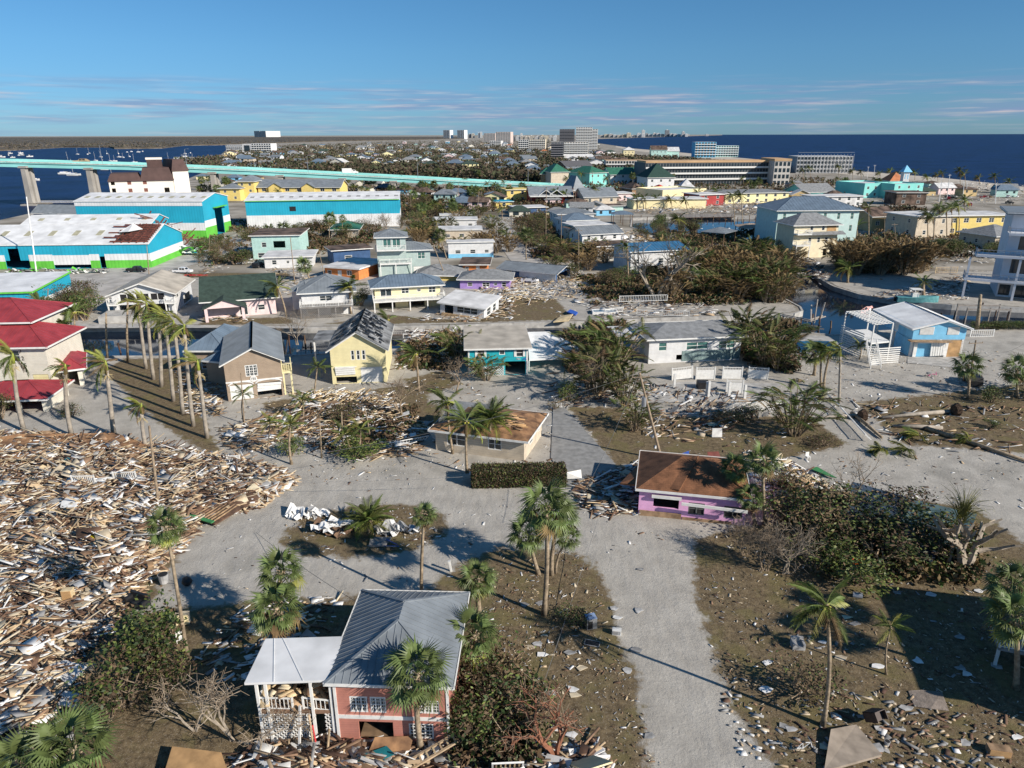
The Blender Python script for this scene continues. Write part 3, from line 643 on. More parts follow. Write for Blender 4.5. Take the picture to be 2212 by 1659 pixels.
mb = MB(); mb.slab([Vector((v.x - Qs[0].x, v.y - Qs[0].y, v.z)) for v in Qs], .22); mb.build('roof', whiter, o)
mb = MB(); 
for v in Qs[:2] + Qs[3:]: mb.box(v.x - Qs[0].x - .1, v.x - Qs[0].x + .1, v.y - Qs[0].y - .1, v.y - Qs[0].y + .1, 0, v.z - .2)
mb.build('post', white, o)
# grey house right of centre
h = bld('pale grey single-storey house with hip roof behind palms', 'house', (1400, 786), (1597, 777), 732, (1565, 692), whsid, shingle_g, 'hip', 1.3, .7, gl=teal_glass,
  wins=[('f', .1, .19, 1.9, 3.2, 'w'), ('f', .40, .64, 1.9, 3.1, 'w2'), ('f', .75, .93, 1.9, 3.1, 'w2'), ('f', .3, .38, .4, 1.2, 'o')])
mb = MB(); mb.box(h.W * .36, h.W, -.05, -.0, .2, 1.75); mb.build('green_panelling', mat('sage_panelling', (.20, .28, .28), .8, .1, 1, pat='x', ps=.5), h.root)
mb = MB(); mb.tube([(-.6, 3, h.H), (-.6, 3, h.H + 1.8)], .25, 8); mb.build('vent_pipe', steel, h.root)
mb = MB(); mb.box(-4, 0, 1.5, 9, h.H - .5, h.H - .3); mb.box(-3.9, -3.7, 1.6, 1.8, 0, h.H - .5); mb.build('side_roof', flatwh, h.root)
# blue house at right
h = bld('sky blue raised house with white metal roof and lattice pergola', 'house', (1963, 771), (2076, 771), 706, (2004, 667), skyb, whiter, 'gy', 1.15, .6, ridge=.58, seams=.5, lift=2.75, stilts=True,
  wins=[('f', .12, .39, .75, 1.9, 'S'), ('f', .64, .87, .75, 1.95, 'S'), ('l', .1, .25, .7, 1.8, 'S'), ('l', .5, .62, .1, 2, 'd')])
mb = MB(); mb.box(.1, 3.9, .1, .3, 0, 2.6); mb.box(.1, .3, .3, 5, 0, 2.6); mb.build('lower_wall', skyb, h.root)
mb = MB(); mb.box(5.6, h.W - .1, .05, .25, 0, 2.55); mb.build('plywood_wall', plywood, h.root)
mb = MB(); mb.bar((-.8, -.7, 2.75), (h.W * .7, -.75, 2.62), .9, .16); mb.build('torn_awning', woodm, h.root)
mb = MB()
for x0, x1 in ((.4, .9), (5.1, 5.5)): mb.box(x0, x1, -.2, .0, 0, 2.5)
mb.box(.4, 5.4, -.2, -.05, 2.2, 2.55); mb.build('garage_frame', white, h.root)
mb = MB(); [mb.box(3.0 + i * .36, 3.28 + i * .36, -.35, -.25, 0, 2.3, 0, Matrix.Rotation(radians(-4), 4, 'Y')) for i in range(6)]; mb.build('garage_door', white, h.root)
q = [P(1889, 701, 7.3), P(1930, 697, 7.3), P(1880, 670, 7.6), P(1828, 673, 7.6)]
pg = empty('pergola', (q[0].x, q[0].y, 0), 0, 'white slatted pergola with louvred screens and stairs on the left of the blue house', 'pergola'); loc = [Vector((v.x - q[0].x, v.y - q[0].y, v.z)) for v in q]
mb = MB()
for i in range(12): mb.bar(loc[0].lerp(loc[3], i / 11), loc[1].lerp(loc[2], i / 11), .2, .08)
for i in range(7): mb.bar(loc[0].lerp(loc[1], i / 6) - Vector((0, 0, .1)), loc[3].lerp(loc[2], i / 6) - Vector((0, 0, .1)), .14, .1)
mb.build('roof_lattice', white, pg)
mb = MB()
for v in loc: mb.box(v.x - .1, v.x + .1, v.y - .1, v.y + .1, 0, v.z - .1)
mb.build('post', white, pg)
dz = 3.8; mb = MB(); mb.slab([Vector((v.x, v.y, dz)) for v in loc], .25); mb.build('deck', white, pg)
mb = MB()
for i in range(12):
    z = .2 + i * .42; mb.bar(Vector((loc[0].x, loc[0].y, z)).lerp(Vector((loc[3].x, loc[3].y, z)), .25), (loc[3].x - .5, loc[3].y, z), .05, .22)
for i in range(8):
    z = .2 + i * .4; mb.bar((loc[0].x, loc[0].y - 1.2, z), (loc[1].x + 1.4, loc[1].y - 1.4, z), .05, .2)
mb.build('louvre_screen', white, pg)
mb = MB()
for i in range(9): mb.box(-1.6 + i * .02, .2, -1.4 - i * .32, -1.1 - i * .32, dz - .35 - i * .33, dz - .27 - i * .33)
mb.build('stair', white, pg); railing(pg, [(-1.6, -1.3, dz), (-1.6, -4.2, .2)]); railing(pg, [(.25, -1.3, dz), (.25, -4.2, .2)])
# beige house with stripped roof
h = bld('beige house with roof stripped to brown sheathing', 'house', (942, 972), (1132, 997), 926, (1206, 897), beige, sheath, 'hip', 1.25, .6, fascia=True,
  wins=[('f', .13, .36, .8, 2.3, 'w2'), ('f', .6, .75, .9, 2.2, 'w2'), ('r', .30, .48, .9, 1.9, 'w'), ('r', .78, .88, 1.0, 1.8, 'w')])
HB = h
# plank courses lying on the sheathing
n = 70; C = []; 
for k in range(n):
    C.append((NR.uniform(h.W * .45, h.W - 1), NR.uniform(1.0, h.D * .45), 0))
C = np.array(C); C[:, 2] = h.H + 1.25 * np.clip((C[:, 1] + .6) / (h.D / 2 + .6) / .95, 0, 1) + .1
npboxes('loose_roof_board', C, np.column_stack([NR.uniform(.8, 2.4, n), NR.uniform(.1, .22, n), np.full(n, .05)]), np.column_stack([np.full(n, math.atan2(1.25, h.D / 2)), np.zeros(n), NR.uniform(-.06, .06, n)]), NR.randint(0, 3, n), [woodm, woodd, plywood], h.root)['kind'] = 'stuff'
mb = MB(); mb.box(0, h.W * .5, 1, h.D - .5, h.H + .15, h.H + .75); mb.build('flat_grey_roof', shingle_g, h.root)
# lilac-pink collapsed house
h = bld('lilac pink collapsed house with brown shingle hip roof', 'house', (1378, 1112), (1608, 1136), 1054, (1558, 990), pinkw, shingle_b, 'hip', 1.7, .35, gl=dark, tilt=(0, 0), fm=mat('dark_window_frame', (.12, .13, .13)),
  wins=[('f', .14, .38, .95, 1.95, 'o'), ('f', .47, .62, .6, 1.75, 'w2'), ('f', .80, .97, .6, 1.75, 'w2')])
mb = MB(); mb.box(.1, h.W * .41, -.12, -.03, 0, .55); mb.box(h.W * .42, h.W * .88, -.1, -.02, -.0, .28); mb.build('exposed_brown_base', woodm, h.root)
mb = MB(); mb.box(h.W * .12, h.W * .4, -.35, -.2, 2.0, 2.25); mb.bar((h.W * .4, -.8, 1.95), (h.W, -.9, 1.85), .12, .25); mb.build('hanging_gutter', white, h.root)
mb = MB(); r0 = MB(); D_ = h.D
r0.slab([(-1.8, 1.5, 2.2), (3.4, -.2, h.H + .3), (5, h.D * .5, h.H + 1.9), (0, h.D * .8, 2.6)], .15); r0.build('fallen_roof_wing', shingle_b, h.root)
# left edge house 725
RW = [('f', .62, .75, 1.2, 2.6, 'w')]
h = bld('cream house with red metal roof, middle block numbered 725', 'house', (-60, 846), (117, 842), 751, 9, offw, redroof, 'hip', 2.4, .7, seams=.8, wins=[('f', .55, .68, 4.0, 5.6, 'w'), ('f', .78, .97, .1, 2.2, 'g', cream), ('f', .2, .35, 3.9, 5.4, 'w')])
for i, ch in enumerate('725'): text(ch, .75, black, h.root, T(h.W * .70 + i * .13, -.06, 5.4 - i * .95, 0, 0, pi / 2))
bld('cream upper tower with red hip roof and round windows at left edge', 'house', (-90, 826), (92, 822), 697, 10, offw, redroof, 'hip', 2.2, .8, seams=.8, name='house', wins=[('f', .73, .77, 7.2, 7.8, 'w'), ('f', .83, .87, 7.2, 7.8, 'w'), ('f', .93, .97, 7.2, 7.8, 'w')])
h = bld('low front garage with red roof and dark open bays at left edge', 'garage', (-60, 897), (101, 890), 866, 6, offw, redroof, 'hip', 1.4, .7, seams=.8, name='garage', wins=[('f', .33, .60, .0, 2.2, 'o'), ('f', .68, .96, .0, 2.2, 'o')])
bld('red-roofed open carport right of the 725 house', 'carport', (142, 838), (184, 832), 800, 7, offw, redroof, 'hip', 1.2, .6, seams=.8, name='carport', wins=[('f', .12, .75, 0, 2.3, 'o')])
# --- north bank row
h = bld('white gabled house on stilts with long glazed porch by the canal', 'house', (248, 681), (379, 676), 634, (426, 600), whsid, agedroof, 'gy', 1.9, .8, ridge=.5, lift=0,
  wins=[('f', .13, .37, 2.6, 3.95, 'G', dark), ('f', .39, .61, 2.6, 3.95, 'G', dark), ('f', .63, .87, 2.6, 3.95, 'G', dark), ('f', .1, .45, .2, 1.9, 'o'), ('f', .55, .9, .3, 1.9, 'o'), ('r', .1, .3, 2.4, 3.8, 'w2'), ('r', .5, .9, .2, 2, 'o')])
deck(h.root, -.6, 1.3, -1.2, 0, 2.3); deck(h.root, h.W - 1.3, h.W + .6, -1.2, 0, 2.3)
mb = MB(); mb.box(-.5, h.W * .6, -6.5, -1.6, .02, 1.3); mb.build('concrete_ramp', concrete, h.root)
h = bld('pale pink house with dark green shingle roof and front porch', 'house', (444, 689), (598, 677), 648, (613, 603), palepink, shingle_d, 'gx', 2.9, .7, lift=0,
  wins=[('f', .48, .60, .2, 2.2, 'G'), ('f', .74, .84, .9, 2.0, 'w'), ('r', .4, .55, 1, 2.1, 'w')])
mb = MB(); mb.slab([(.0, -3.2, h.H - .3), (6.6, -3.2, h.H - .3), (6.6, .5, h.H + .5), (0, .5, h.H + .5)], .01); W6 = 7.0
hh = empty('entry_gable', h.root.matrix_basis @ Vector((.2, -3, 0)), h.ang, 'pink gabled entry porch in front of the green-roofed house', 'porch'); hh.scale = (ZS,) * 3
mb = MB(); mb.slab([(-.4, -.4, 2.5), (3.4, -.4, 4.1), (3.4, 4, 4.1), (-.4, 4, 2.5)], .15); mb.slab([(3.4, -.4, 4.1), (7.2, -.4, 2.5), (7.2, 4, 2.5), (3.4, 4, 4.1)], .15); mb.build('roof', shingle_d, hh)
mb = MB(); mb.add([(0, 0, 2.45), (6.8, 0, 2.45), (3.4, 0, 3.9)], [(0, 1, 2)]); mb.box(0, .5, 0, .5, 0, 2.5); mb.box(6.3, 6.8, 0, .5, 0, 2.5); mb.build('porch_front', palepink, hh)
h = bld('white house with dark grey seamed hip roof and lattice-skirted deck', 'house', (655, 683), (764, 677), 633, (775, 603), whsid, greymetal, 'hip', 2.3, .8, seams=.6, wins=[('f', .35, .6, 2.7, 3.7, 'w2'), ('f', .1, .3, .3, 1.6, 'o'), ('f', .55, .8, .2, 1.5, 'o')])
deck(h.root, -.3, h.W, -2.6, 0, 2.2, mat('grey_deck_boards', (.22, .21, .2), .8)); lattice(h.root, 0, h.W * .8, -2.5, 0, 1.9, MC['grey_deck_boards'])
bld('white wing with grey seamed roof left of the lattice-deck house', 'house', (634, 668), (668, 672), 627, 9, whsid, greymetal, 'hip', 1.7, .6, seams=.6)
h = bld('pale yellow raised house with blue hip roof and wraparound white deck', 'house', (812, 668), (952, 660), 621, (905, 601), paley, slate, 'hip', 1.7, .9, seams=.6, lift=0,
  wins=[('f', .40, .52, 2.8, 3.9, 'w2'), ('f', .64, .70, 3.0, 3.7, 'w'), ('f', .82, .93, 2.7, 3.9, 'w2'), ('f', .08, .25, 2.3, 3.9, 'G'), ('f', .5, .75, .1, 1.7, 'o'), ('f', .05, .3, .1, 1.8, 'o')])
deck(h.root, -.5, h.W + .6, -3.0, 0, 2.15)
h = bld('leaning white cottage broken off its base beside the canal lawn', 'house', (951, 680), (1045, 688), 652, (1075, 640), whsid, flatwh, 'shed', .5, .5, tilt=(1.5, 3.5), rt=.2,
  wins=[('f', .38, .86, 1.0, 2.2, 'w3'), ('f', .1, .3, .3, 2.3, 'o'), ('r', .2, .45, .6, 2.1, 'w'), ('r', .6, .8, .6, 2.1, 'w')])
mb = MB(); mb.box(.5, h.W * .9, -.6, -.1, -.1, .6); mb.build('exposed_floor', woodm, h.root)
h = bld('three-storey pale green house with stacked balconies and metal roof', 'house', (822, 598), (931, 594), 542, 8.5, palegreen, greymetal, 'hip', 1.5, .7, seams=.6, gl=teal_glass,
  wins=[('f', .04, .26, 3.6, 5.6, 'G'), ('f', .32, .48, 3.6, 5.4, 'G'), ('f', .75, .9, 4.0, 5.6, 'w2'), ('f', .06, .2, .6, 2.2, 'w2'), ('f', .30, .5, .1, 2.4, 'o'), ('f', .66, .96, .1, 2.2, 'g')])
deck(h.root, 0, h.W * .62, -1.9, 0, 3.4)
h3 = bld('top storey balcony room of the three-storey pale green house', 'house', (818, 600), (880, 598), 513, 8, palegreen, greymetal, 'hip', 1.4, .6, seams=.6, gl=teal_glass, name='house', wins=[('f', .22, .5, 7.1, 9.1, 'G'), ('f', .54, .82, 7.1, 9.1, 'G')])
deck(h3.root, 0, h3.W, -1.6, 0, 6.7, posts=False)
# mobile homes
mw_ = [('f', .15, .27, 1.2, 2.2, 'w'), ('f', .48, .6, 1.2, 2.3, 'w'), ('f', .8, .9, 1.3, 2.2, 'w')]
for A, B, vt, C, wl, lb in (((969, 558), (1066, 556), 525, (1069, 518), whsid, 'white trailer home with blue base strip nearest in the trailer row'), ((948, 521), (1040, 520), 498, (1048, 489), beige, 'beige trailer home with white roof, second in the row'),
    ((937, 497), (1030, 496), 476, (1040, 469), whsid, 'white trailer home with carport posts, third in the row'), ((952, 479), (1018, 478), 466, (1020, 461), whsid, 'small white trailer home farthest in the row')):
    h = bld(lb, 'trailer', A, B, vt, C, wl, flatwh, 'flat', 0, .4, name='trailer_home', wins=mw_, rt=.3)
    if wl is whsid and A[0] == 969: mb = MB(); mb.box(0, h.W, -.05, 0, 0, 1.1); mb.build('blue_base', skyb, h.root)
bld('small orange house with white flat roof', 'house', (703, 600), (776, 605), 577, (785, 559), orangew, flatwh, 'flat', 0, .6, rt=.25, wins=[('f', .65, .8, .9, 2.1, 'w2'), ('f', .08, .2, .5, 1.9, 'w'), ('f', .38, .5, 0, 2, 'd')])
bld('orange house with torn brown roof behind the trailer row', 'house', (1000, 592), (1052, 592), 571, (1080, 557), orangew, tarroof, 'flat', 0, .9, rt=.2, wins=[('f', .1, .25, .7, 1.8, 'w'), ('f', .55, .7, 0, 2, 'd')])
h = bld('purple house with grey hip roof and crumbled walls', 'house', (994, 624), (1101, 625), 603, 8, purplew, shingle_g, 'hip', 1.6, .7, gl=dark, wins=[('f', .15, .25, .6, 1.5, 'w'), ('f', .45, .6, .5, 1.5, 'w2'), ('f', .68, .75, .8, 1.5, 'w'), ('f', .84, .93, .5, 1.6, 'w')])
bld('collapsed grey hip roof lying low on a yellow house', 'house', (905, 607), (1000, 606), 593, 8, yelloww, shingle_g, 'hip', 1.9, .8, tilt=(0, 2))
bld('navy blue flat-roofed house with torn brown roofing', 'house', (722, 572), (801, 566), 541, (800, 526), navyw, tarroof, 'flat', 0, .7, wins=[('f', .3, .5, 1.2, 2.2, 'w')])
bld('low white house with orange trim beside the leaning pole', 'house', (573, 580), (676, 577), 556, (673, 540), whsid, flatwh, 'flat', 0, .6, wins=[('f', .15, .25, .9, 2.1, 'w'), ('f', .45, .52, 1.1, 1.9, 'w'), ('f', .75, .84, .9, 2, 'w')])
h = bld('mint two-storey house with torn brown roof near the warehouse', 'house', (548, 560), (650, 558), 509, (650, 493), mint, tarroof, 'flat', 0, .6, wins=[('f', .2, .3, 3.2, 4.5, 'w'), ('f', .45, .7, 3, 4.8, 'o'), ('f', .4, .75, .1, 2.3, 'o'), ('f', .1, .25, .3, 1.7, 'w')])
bld('green-roofed cottage among brown trees', 'house', (716, 514), (774, 513), 496, (775, 484), beige, greenroof, 'hip', 1.8, .8, wins=mw_)
h = bld('long navy and white house with grey roof and collapsed right end', 'house', (1082, 600), (1200, 612), 577, 8, navyw, greymetal, 'gx', .9, .8, seams=.7, gl=dark, wins=[('f', .1, .2, .9, 2, 'w'), ('f', .5, .6, .2, 2, 'o'), ('f', .8, .95, .2, 2, 'o'), ('r', .1, .9, .3, 2, 'o')])
mb = MB(); mb.box(h.W * .35, h.W, -.05, 0, 0, 2.4); mb.build('white_siding', whsid, h.root)
h = bld('white house with bright blue ribbed roof behind wrecked trees', 'house', (1361, 592), (1478, 586), 542, (1471, 522), whsid, bluemetal, 'gx', 1.1, .6, seams=.9, wins=[('f', .05, .15, 2.4, 3.6, 'w2'), ('f', .5, .6, 2.4, 3.6, 'w'), ('f', .2, .5, .1, 1.8, 'o')])
rowh = [((1205, 497), (1282, 495), 463, 12, whsid, greymetal, 'white house with pale grey hip roof farthest up the side street', 'hip', 1.6), ((1224, 513), (1290, 510), 477, 10, whsid, slate, 'white house with slate blue hip roof on the side street', 'hip', 2.0),
 ((1240, 524), (1316, 520), 488, 9, mint, flatwh, 'pale mint house with white flat roof on the side street', 'flat', 0), ((1245, 530), (1337, 524), 498, 9, beige, tarroof, 'beige house with charred-looking flat roof on the side street', 'flat', 0),
 ((1257, 545), (1340, 540), 505, 9, whsid, greymetal, 'white two-storey house with ribbed grey roof on the side street', 'gx', 1.6), ((1290, 560), (1368, 556), 532, 8, whsid, tarroof, 'white house under a dark torn roof before the blue-roofed house', 'flat', 0)]
for A, B, vt, D, wl, rf, lb, rk, ri in rowh: bld(lb, 'house', A, B, vt, D, wl, rf, rk, ri, .6, seams=.8 if rf is not flatwh and rf is not tarroof else 0, auto=(2, 'w', 1.1, 1.2, 'fl', 3.2))
def pavilion(label, A, B, vt, D, rf, rise=1.4, name='boat_house', cat='boat house'):
    pa, pb = P(*A), P(*B); W = (pb - pa).length; a = atan2(pb.y - pa.y, pb.x - pa.x); H = PY(A[0], vt, pa.y).z
    r = empty(name, pa, a, label, cat); rb = MB(); k = min(W, D) / 2 * .95
    c1, c2 = (k, D / 2, H + rise), (W - k, D / 2, H + rise)
    if W < D: c1, c2 = (W / 2, k, H + rise), (W / 2, D - k, H + rise)
    rb.slab([(-.5, -.5, H), (W + .5, -.5, H), (W + .5, D + .5, H), (-.5, D + .5, H)], .15)
    q = [(-.5, -.5, H + .01), (W + .5, -.5, H + .01), (W + .5, D + .5, H + .01), (-.5, D + .5, H + .01)]
    fs = [[q[0], q[1], c2, c1], [q[2], q[3], c1, c2], [q[3], q[0], c1], [q[1], q[2], c2]] if W >= D else [[q[0], q[1], c1], [q[2], q[3], c2], [q[3], q[0], c1, c2], [q[1], q[2], c2, c1]]
    for f in fs: rb.slab(f, .04); seam(rb, f, .8)
    rb.build('roof', rf, r); pb_ = MB(); pb_.box(-.12, .12, -.12, .12, -2, H - .15); me = pb_.mesh('post', woodd)
    for x in (.1, W / 2, W - .1):
        for y in (.1, D - .1): inst('post', me, r, T(x, y, 0))
    return r
pavilion('blue-grey hip-roofed boat shelter at the inner canal', (1324, 486), (1366, 486), 463, 8, slate)
pavilion('dark-posted boat shelter with pale seamed roof in the shade', (1512, 545), (1560, 550), 500, 10, greymetal)
pavilion('beige hip-roofed shelter beside the mint house', (1600, 512), (1652, 512), 492, 9, mat('beige_shingle', (.38, .3, .24), .9, .1))
h = bld('large pale mint three-storey house with slate blue hip roof', 'house', (1672, 534), (1845, 532), 455, 16, mat('pale_aqua_siding', (.50, .66, .64), .8, .05, 1), slate, 'hip', 3.4, .9, seams=1.0, auto=(3, 'w', 1.0, 1.9, 'fr', 3.6), gl=teal_glass)
h = bld('cream beige house with grey hip roof and stacked balconies', 'house', (1708, 558), (1802, 555), 487, 9, mat('cream_two_tone', (.72, .64, .46), .8, .05, 1), shingle_g, 'hip', 2.8, .9, wins=[('f', .35, .42, 4.1, 5.5, 'w'), ('f', .55, .62, 4.1, 5.5, 'w'), ('f', .72, .8, 4.1, 5.5, 'w'), ('f', .36, .43, 7.3, 8.8, 'w'), ('f', .62, .69, 7.3, 8.8, 'w'), ('f', .72, .8, .5, 2.4, 'o')])
mb = MB(); mb.box(h.W * .74, h.W * .95, -.06, -.01, 7.1, 9.0); mb.build('plywood_patch', plywood, h.root)
deck(h.root, 0, h.W * .32, -2, 0, 3.7); deck(h.root, 0, h.W * .32, -2, 0, 6.7, posts=False)
mb = MB(); mb.slab([(h.W * .3, -1.6, 6.4), (h.W + 1.5, -1.6, 6.4), (h.W + 1.5, .2, 7.1), (h.W * .3, .2, 7.1)], .12); mb.build('porch_roof', shingle_g, h.root)
# white modern block at the right edge
wm = mat('white_stucco', (.66, .68, .73), .7, .04, .5)
h = bld('white modern four-storey villa with deep balconies at right edge', 'house', (2150, 640), (2330, 655), 463, 13, wm, greymetal, 'flat', 0, 1.2, fm=black, rt=.5,
  wins=[('f', .02, .16, .4, 2.6, 'G'), ('f', .2, .42, .1, 2.6, 'G'), ('f', .10, .38, 5.0, 8.0, 'G'), ('f', .45, .7, 5.0, 8.0, 'G'), ('f', .14, .40, 9.8, 12.6, 'G'), ('f', .2, .42, 14.2, 16.4, 'G')])
for z, x0 in ((4.0, -6.5), (8.9, -5.2), (13.4, -.5)):
    mb = MB(); mb.box(x0, h.W + 2, -4.2, 0, z - .45, z); mb.build('balcony_slab', wm, h.root); railing(h.root, [(x0 + .1, -.1, z), (x0 + .1, -4.1, z), (h.W, -4.1, z)], 1.0, steel, .9)
mb = MB()
for x, z in ((-6.3, 8.5), (-6.3, 4), (2.2, 4), (9, 4), (2.2, 8.6)): mb.box(x, x + .4, -4.1, -3.7, 0 if z < 5 else 4, z - .3)
mb.build('column', wm, h.root)
bld('tan motel wing with white sloped roof seen at an angle', 'motel', (1975, 515), (2050, 512), 468, 14, beige, flatwh, 'flat', 0, .8, name='motel', auto=(2, 'w', 1.2, 1.4, 'fl', 5))
bld('yellow two-storey motel with white flat roof behind leaning palms', 'motel', (2040, 510), (2175, 508), 466, 12, yelloww, flatwh, 'flat', 0, .8, name='motel', auto=(2, 'w2', 1.8, 1.5, 'f', 4))
bld('grey hip-roofed cottage left of the white villa', 'house', (2068, 528), (2145, 540), 500, 12, beige, shingle_g, 'hip', 2.6, .8, auto=(1, 'w', 1, 1.2, 'f', 3))
bld('tan house with dark brown roof among palms on the right', 'house', (1880, 500), (1932, 498), 466, 12, mat('tan_stucco', (.5, .38, .2), .85, .08, .5), tarroof, 'gx', 2.4, .7, auto=(1, 'w2', 1.6, 1.4, 'f', 4))
# --- warehouses
def bands(h, specs, faces='fr', off=.06):
    for z0, z1, m, nm in specs:
        mb = MB()
        if 'f' in faces: mb.box(-.05, h.W + .05, -off, -.01, z0, z1)
        if 'r' in faces: mb.box(h.W + .01, h.W + off, 0, h.D, z0, z1)
        mb.build(nm, m, h.root)
def skylights(h, n, t0=.35, t1=.6, m=None):
    p = [Vector(v) for v in h.pl[0]]; mb = MB(); m = m or mat('dusty_skylight', (.42, .40, .28), .5)
    for i in range(n):
        s = (i + .6) / n; a = p[0].lerp(p[1], s); b_ = p[3].lerp(p[2], s); q0 = a.lerp(b_, t0); q1 = a.lerp(b_, t1); dx = (p[1] - p[0]).normalized() * .7; up = Vector((0, 0, .06))
        mb.slab([q0 - dx + up, q0 + dx + up, q1 + dx + up, q1 - dx + up], .04)
    mb.build('skylight', m, h.root)
h = bld('tall turquoise storage warehouse with white roof, open end door facing right', 'warehouse', (176, 515), (447, 515), 434, 21, turq, whiter, 'gx', 1.9, .25, name='warehouse', seams=0, wins=[('r', .42, .72, 0, 8.8, 'o')])
bands(h, [(0, 2.6, lime, 'green_band'), (2.6, 5.0, wband, 'white_band')], 'f'); skylights(h, 12, .35, .55)
mb = MB(); mb.box(-.05, h.W, -.12, -.01, h.H - 1.6, h.H - .5); mb.build('white_eave_band', wband, h.root)
mb = MB(); mb.bar((h.W + .8, h.D * .35, 9.2), (h.W + .8, h.D * .8, 9.2), 1.2, .2); mb.build('door_canopy', lime, h.root)
mb = MB(); mb.box(h.W + .01, h.W + .07, 0, h.D * .42, 0, 3.4); mb.box(h.W + .01, h.W + .07, h.D * .72, h.D, 0, 3.4); mb.build('green_band', lime, h.root)
mb = MB(); mb.box(h.W + .01, h.W + .07, 0, h.D * .42, 3.4, 5.6); mb.box(h.W + .01, h.W + .07, h.D * .72, h.D, 3.4, 5.6); mb.build('white_band', wband, h.root)
h = bld('large turquoise warehouse with white base band facing the street', 'warehouse', (536, 494), (865, 488), 434, 24, turq, whiter, 'gx', 2.0, .3, name='warehouse', seams=0)
bands(h, [(0, 4.6, wband, 'white_band')]); skylights(h, 16, .35, .5, mat('grey_skylight', (.3, .3, .3)))
mb = MB(); mb.box(0, h.W, -.5, -.32, h.H - .25, h.H - .05); mb.build('green_gutter', lime, h.root); mb = MB(); mb.box(h.W * .28, h.W * .32, -.08, -.02, 6, 7.6); mb.build('torn_hole_shade', dark, h.root)  # near-black patch on the wall paints the shade of a tear
h = bld('storm-torn turquoise warehouse with ripped roof corner and green base', 'warehouse', (-140, 584), (328, 578), 530, (392, 500), turq, whiter, 'gx', 3.6, .25, name='warehouse', seams=0, rt=.2,
   wins=[('f', .35, .40, 2.2, 5.2, 'o'), ('f', .33, .44, .1, 2.2, 'o'), ('f', .55, .72, .05, 1.0, 'o'), ('f', .765, .79, .1, 3.0, 'o'), ('f', .90, .92, 1.5, 2.8, 'o')])
bands(h, [(.0, 1.6, lime, 'green_band'), (1.6, 3.6, wband, 'white_band')], 'r')
for a, b_ in ((0, .33), (.44, .55), (.72, .765), (.79, 1)):
    mb = MB(); mb.box(h.W * a, h.W * b_, -.06, -.01, 2.0, 3.6); mb.build('white_band', wband, h.root); mb = MB(); mb.box(h.W * a, h.W * b_, -.06, -.01, .05, 2.0); mb.build('green_band', lime, h.root)
mb = MB(); mb.box(h.W * .55, h.W * .72, -.06, -.01, 1.0, 3.4); mb.build('white_band', wband, h.root)
skylights(h, 9, .42, .66)
tr = MB(); pA = [Vector(v) for v in h.pl[0]]; up = Vector((0, 0, .12)) # torn roof corner: near-black sheet paints the opening's shade, below purlins
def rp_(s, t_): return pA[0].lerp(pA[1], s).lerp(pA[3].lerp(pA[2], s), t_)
tr.slab([rp_(.84, .05) + up, rp_(.985, .05) + up, rp_(.99, .93) + up, rp_(.9, .97) + up, rp_(.86, .6) + up, rp_(.83, .4) + up], .03); tr.build('roof_hole_shade', dark, h.root)
tr = MB()
for k in range(10):
    t_ = .06 + k * .09; tr.bar(rp_(.82 + .05 * sin(k * 2.1), t_) + up * (2.5 + sin(k)), rp_(.995, t_) + up * 2, .28, .3)
for k in range(5): tr.bar(rp_(.84 + .035 * k, .02) + up * 1.5, rp_(.86 + .03 * k, .95) + up * 1.5, .2, .25)
tr.build('purlin', rust, h.root)
tr = MB(); tr.slab([rp_(.83, .45) + up * 5, rp_(.88, .38) + up * 9, rp_(.93, .6) + up * 5, rp_(.88, .7) + up * 13], .05); tr.build('peeled_roof_sheet', whiter, h.root)
HW = h
h = bld('rear bay of the torn warehouse with white roof and exposed rusty frame', 'warehouse', (60, 545), (336, 541), 484, 13, turq, whiter, 'gx', 1.9, .25, name='warehouse', rt=.2); skylights(h, 5, .35, .6)
mb = MB(); 
for i in range(9):
    x = h.W - 3 + i * 1.3; top = h.H + 2.4 - i * .9; mb.bar((x, -1, max(.2, top - 4.5 + sin(i * 3))), (x + 1.2 * sin(i), 9, top), .3); mb.bar((x - 2, 2 + i * .3, top), (x + 2.6, 3 + i * .6, top - 1.6), .3)
for i in range(14): mb.bar((h.W + R.uniform(-4, 9), R.uniform(-2, 10), R.uniform(1, 6)), (h.W + R.uniform(-2, 11), R.uniform(-2, 10), R.uniform(.2, 9)), .18)
mb.build('bent_steel_frame', rust, h.root)
def sheets(label, c, n, sx, sy, sz, mats, name='crumpled_cladding', cat='metal cladding', sl=(1.5, 4)):
    r = []; mb = MB(); base = P(*c)
    for i in range(n):
        x, y = R.uniform(-sx, sx), R.uniform(-sy, sy); L = R.uniform(*sl); wd = R.uniform(.6, 1.8); a = R.uniform(-.6, .6); rz = R.uniform(-.6, .6); mi = R.randrange(len(mats)); z = R.uniform(.1, sz)
        m0 = T(x, y, z, rz, R.uniform(-.5, .5), R.uniform(-.4, .4)); k = 5
        vs = []; 
        for j in range(k + 1): vs += [m0 @ Vector((L * (j / k - .5), -wd / 2, .25 * sin(j * 1.9 + a))), m0 @ Vector((L * (j / k - .5), wd / 2, .25 * sin(j * 1.9 + a + .8)))]
        mb.add(vs, [(2 * j, 2 * j + 2, 2 * j + 3, 2 * j + 1) for j in range(k)], mi)
    o = mb.build(name, mats, None, base); return tag(o, label, cat)
sheets('crumpled turquoise, white and green cladding slumped beside the torn warehouse', (392, 548), 46, 7, 5, 3.2, [turqroof, wband, lime, lime, wband], sl=(3, 8))
sheets('scraps of grey and green cladding along the torn warehouse wall', (120, 590), 40, 16, 1.0, 1.2, [lime, dwhite, dgrey, rust])
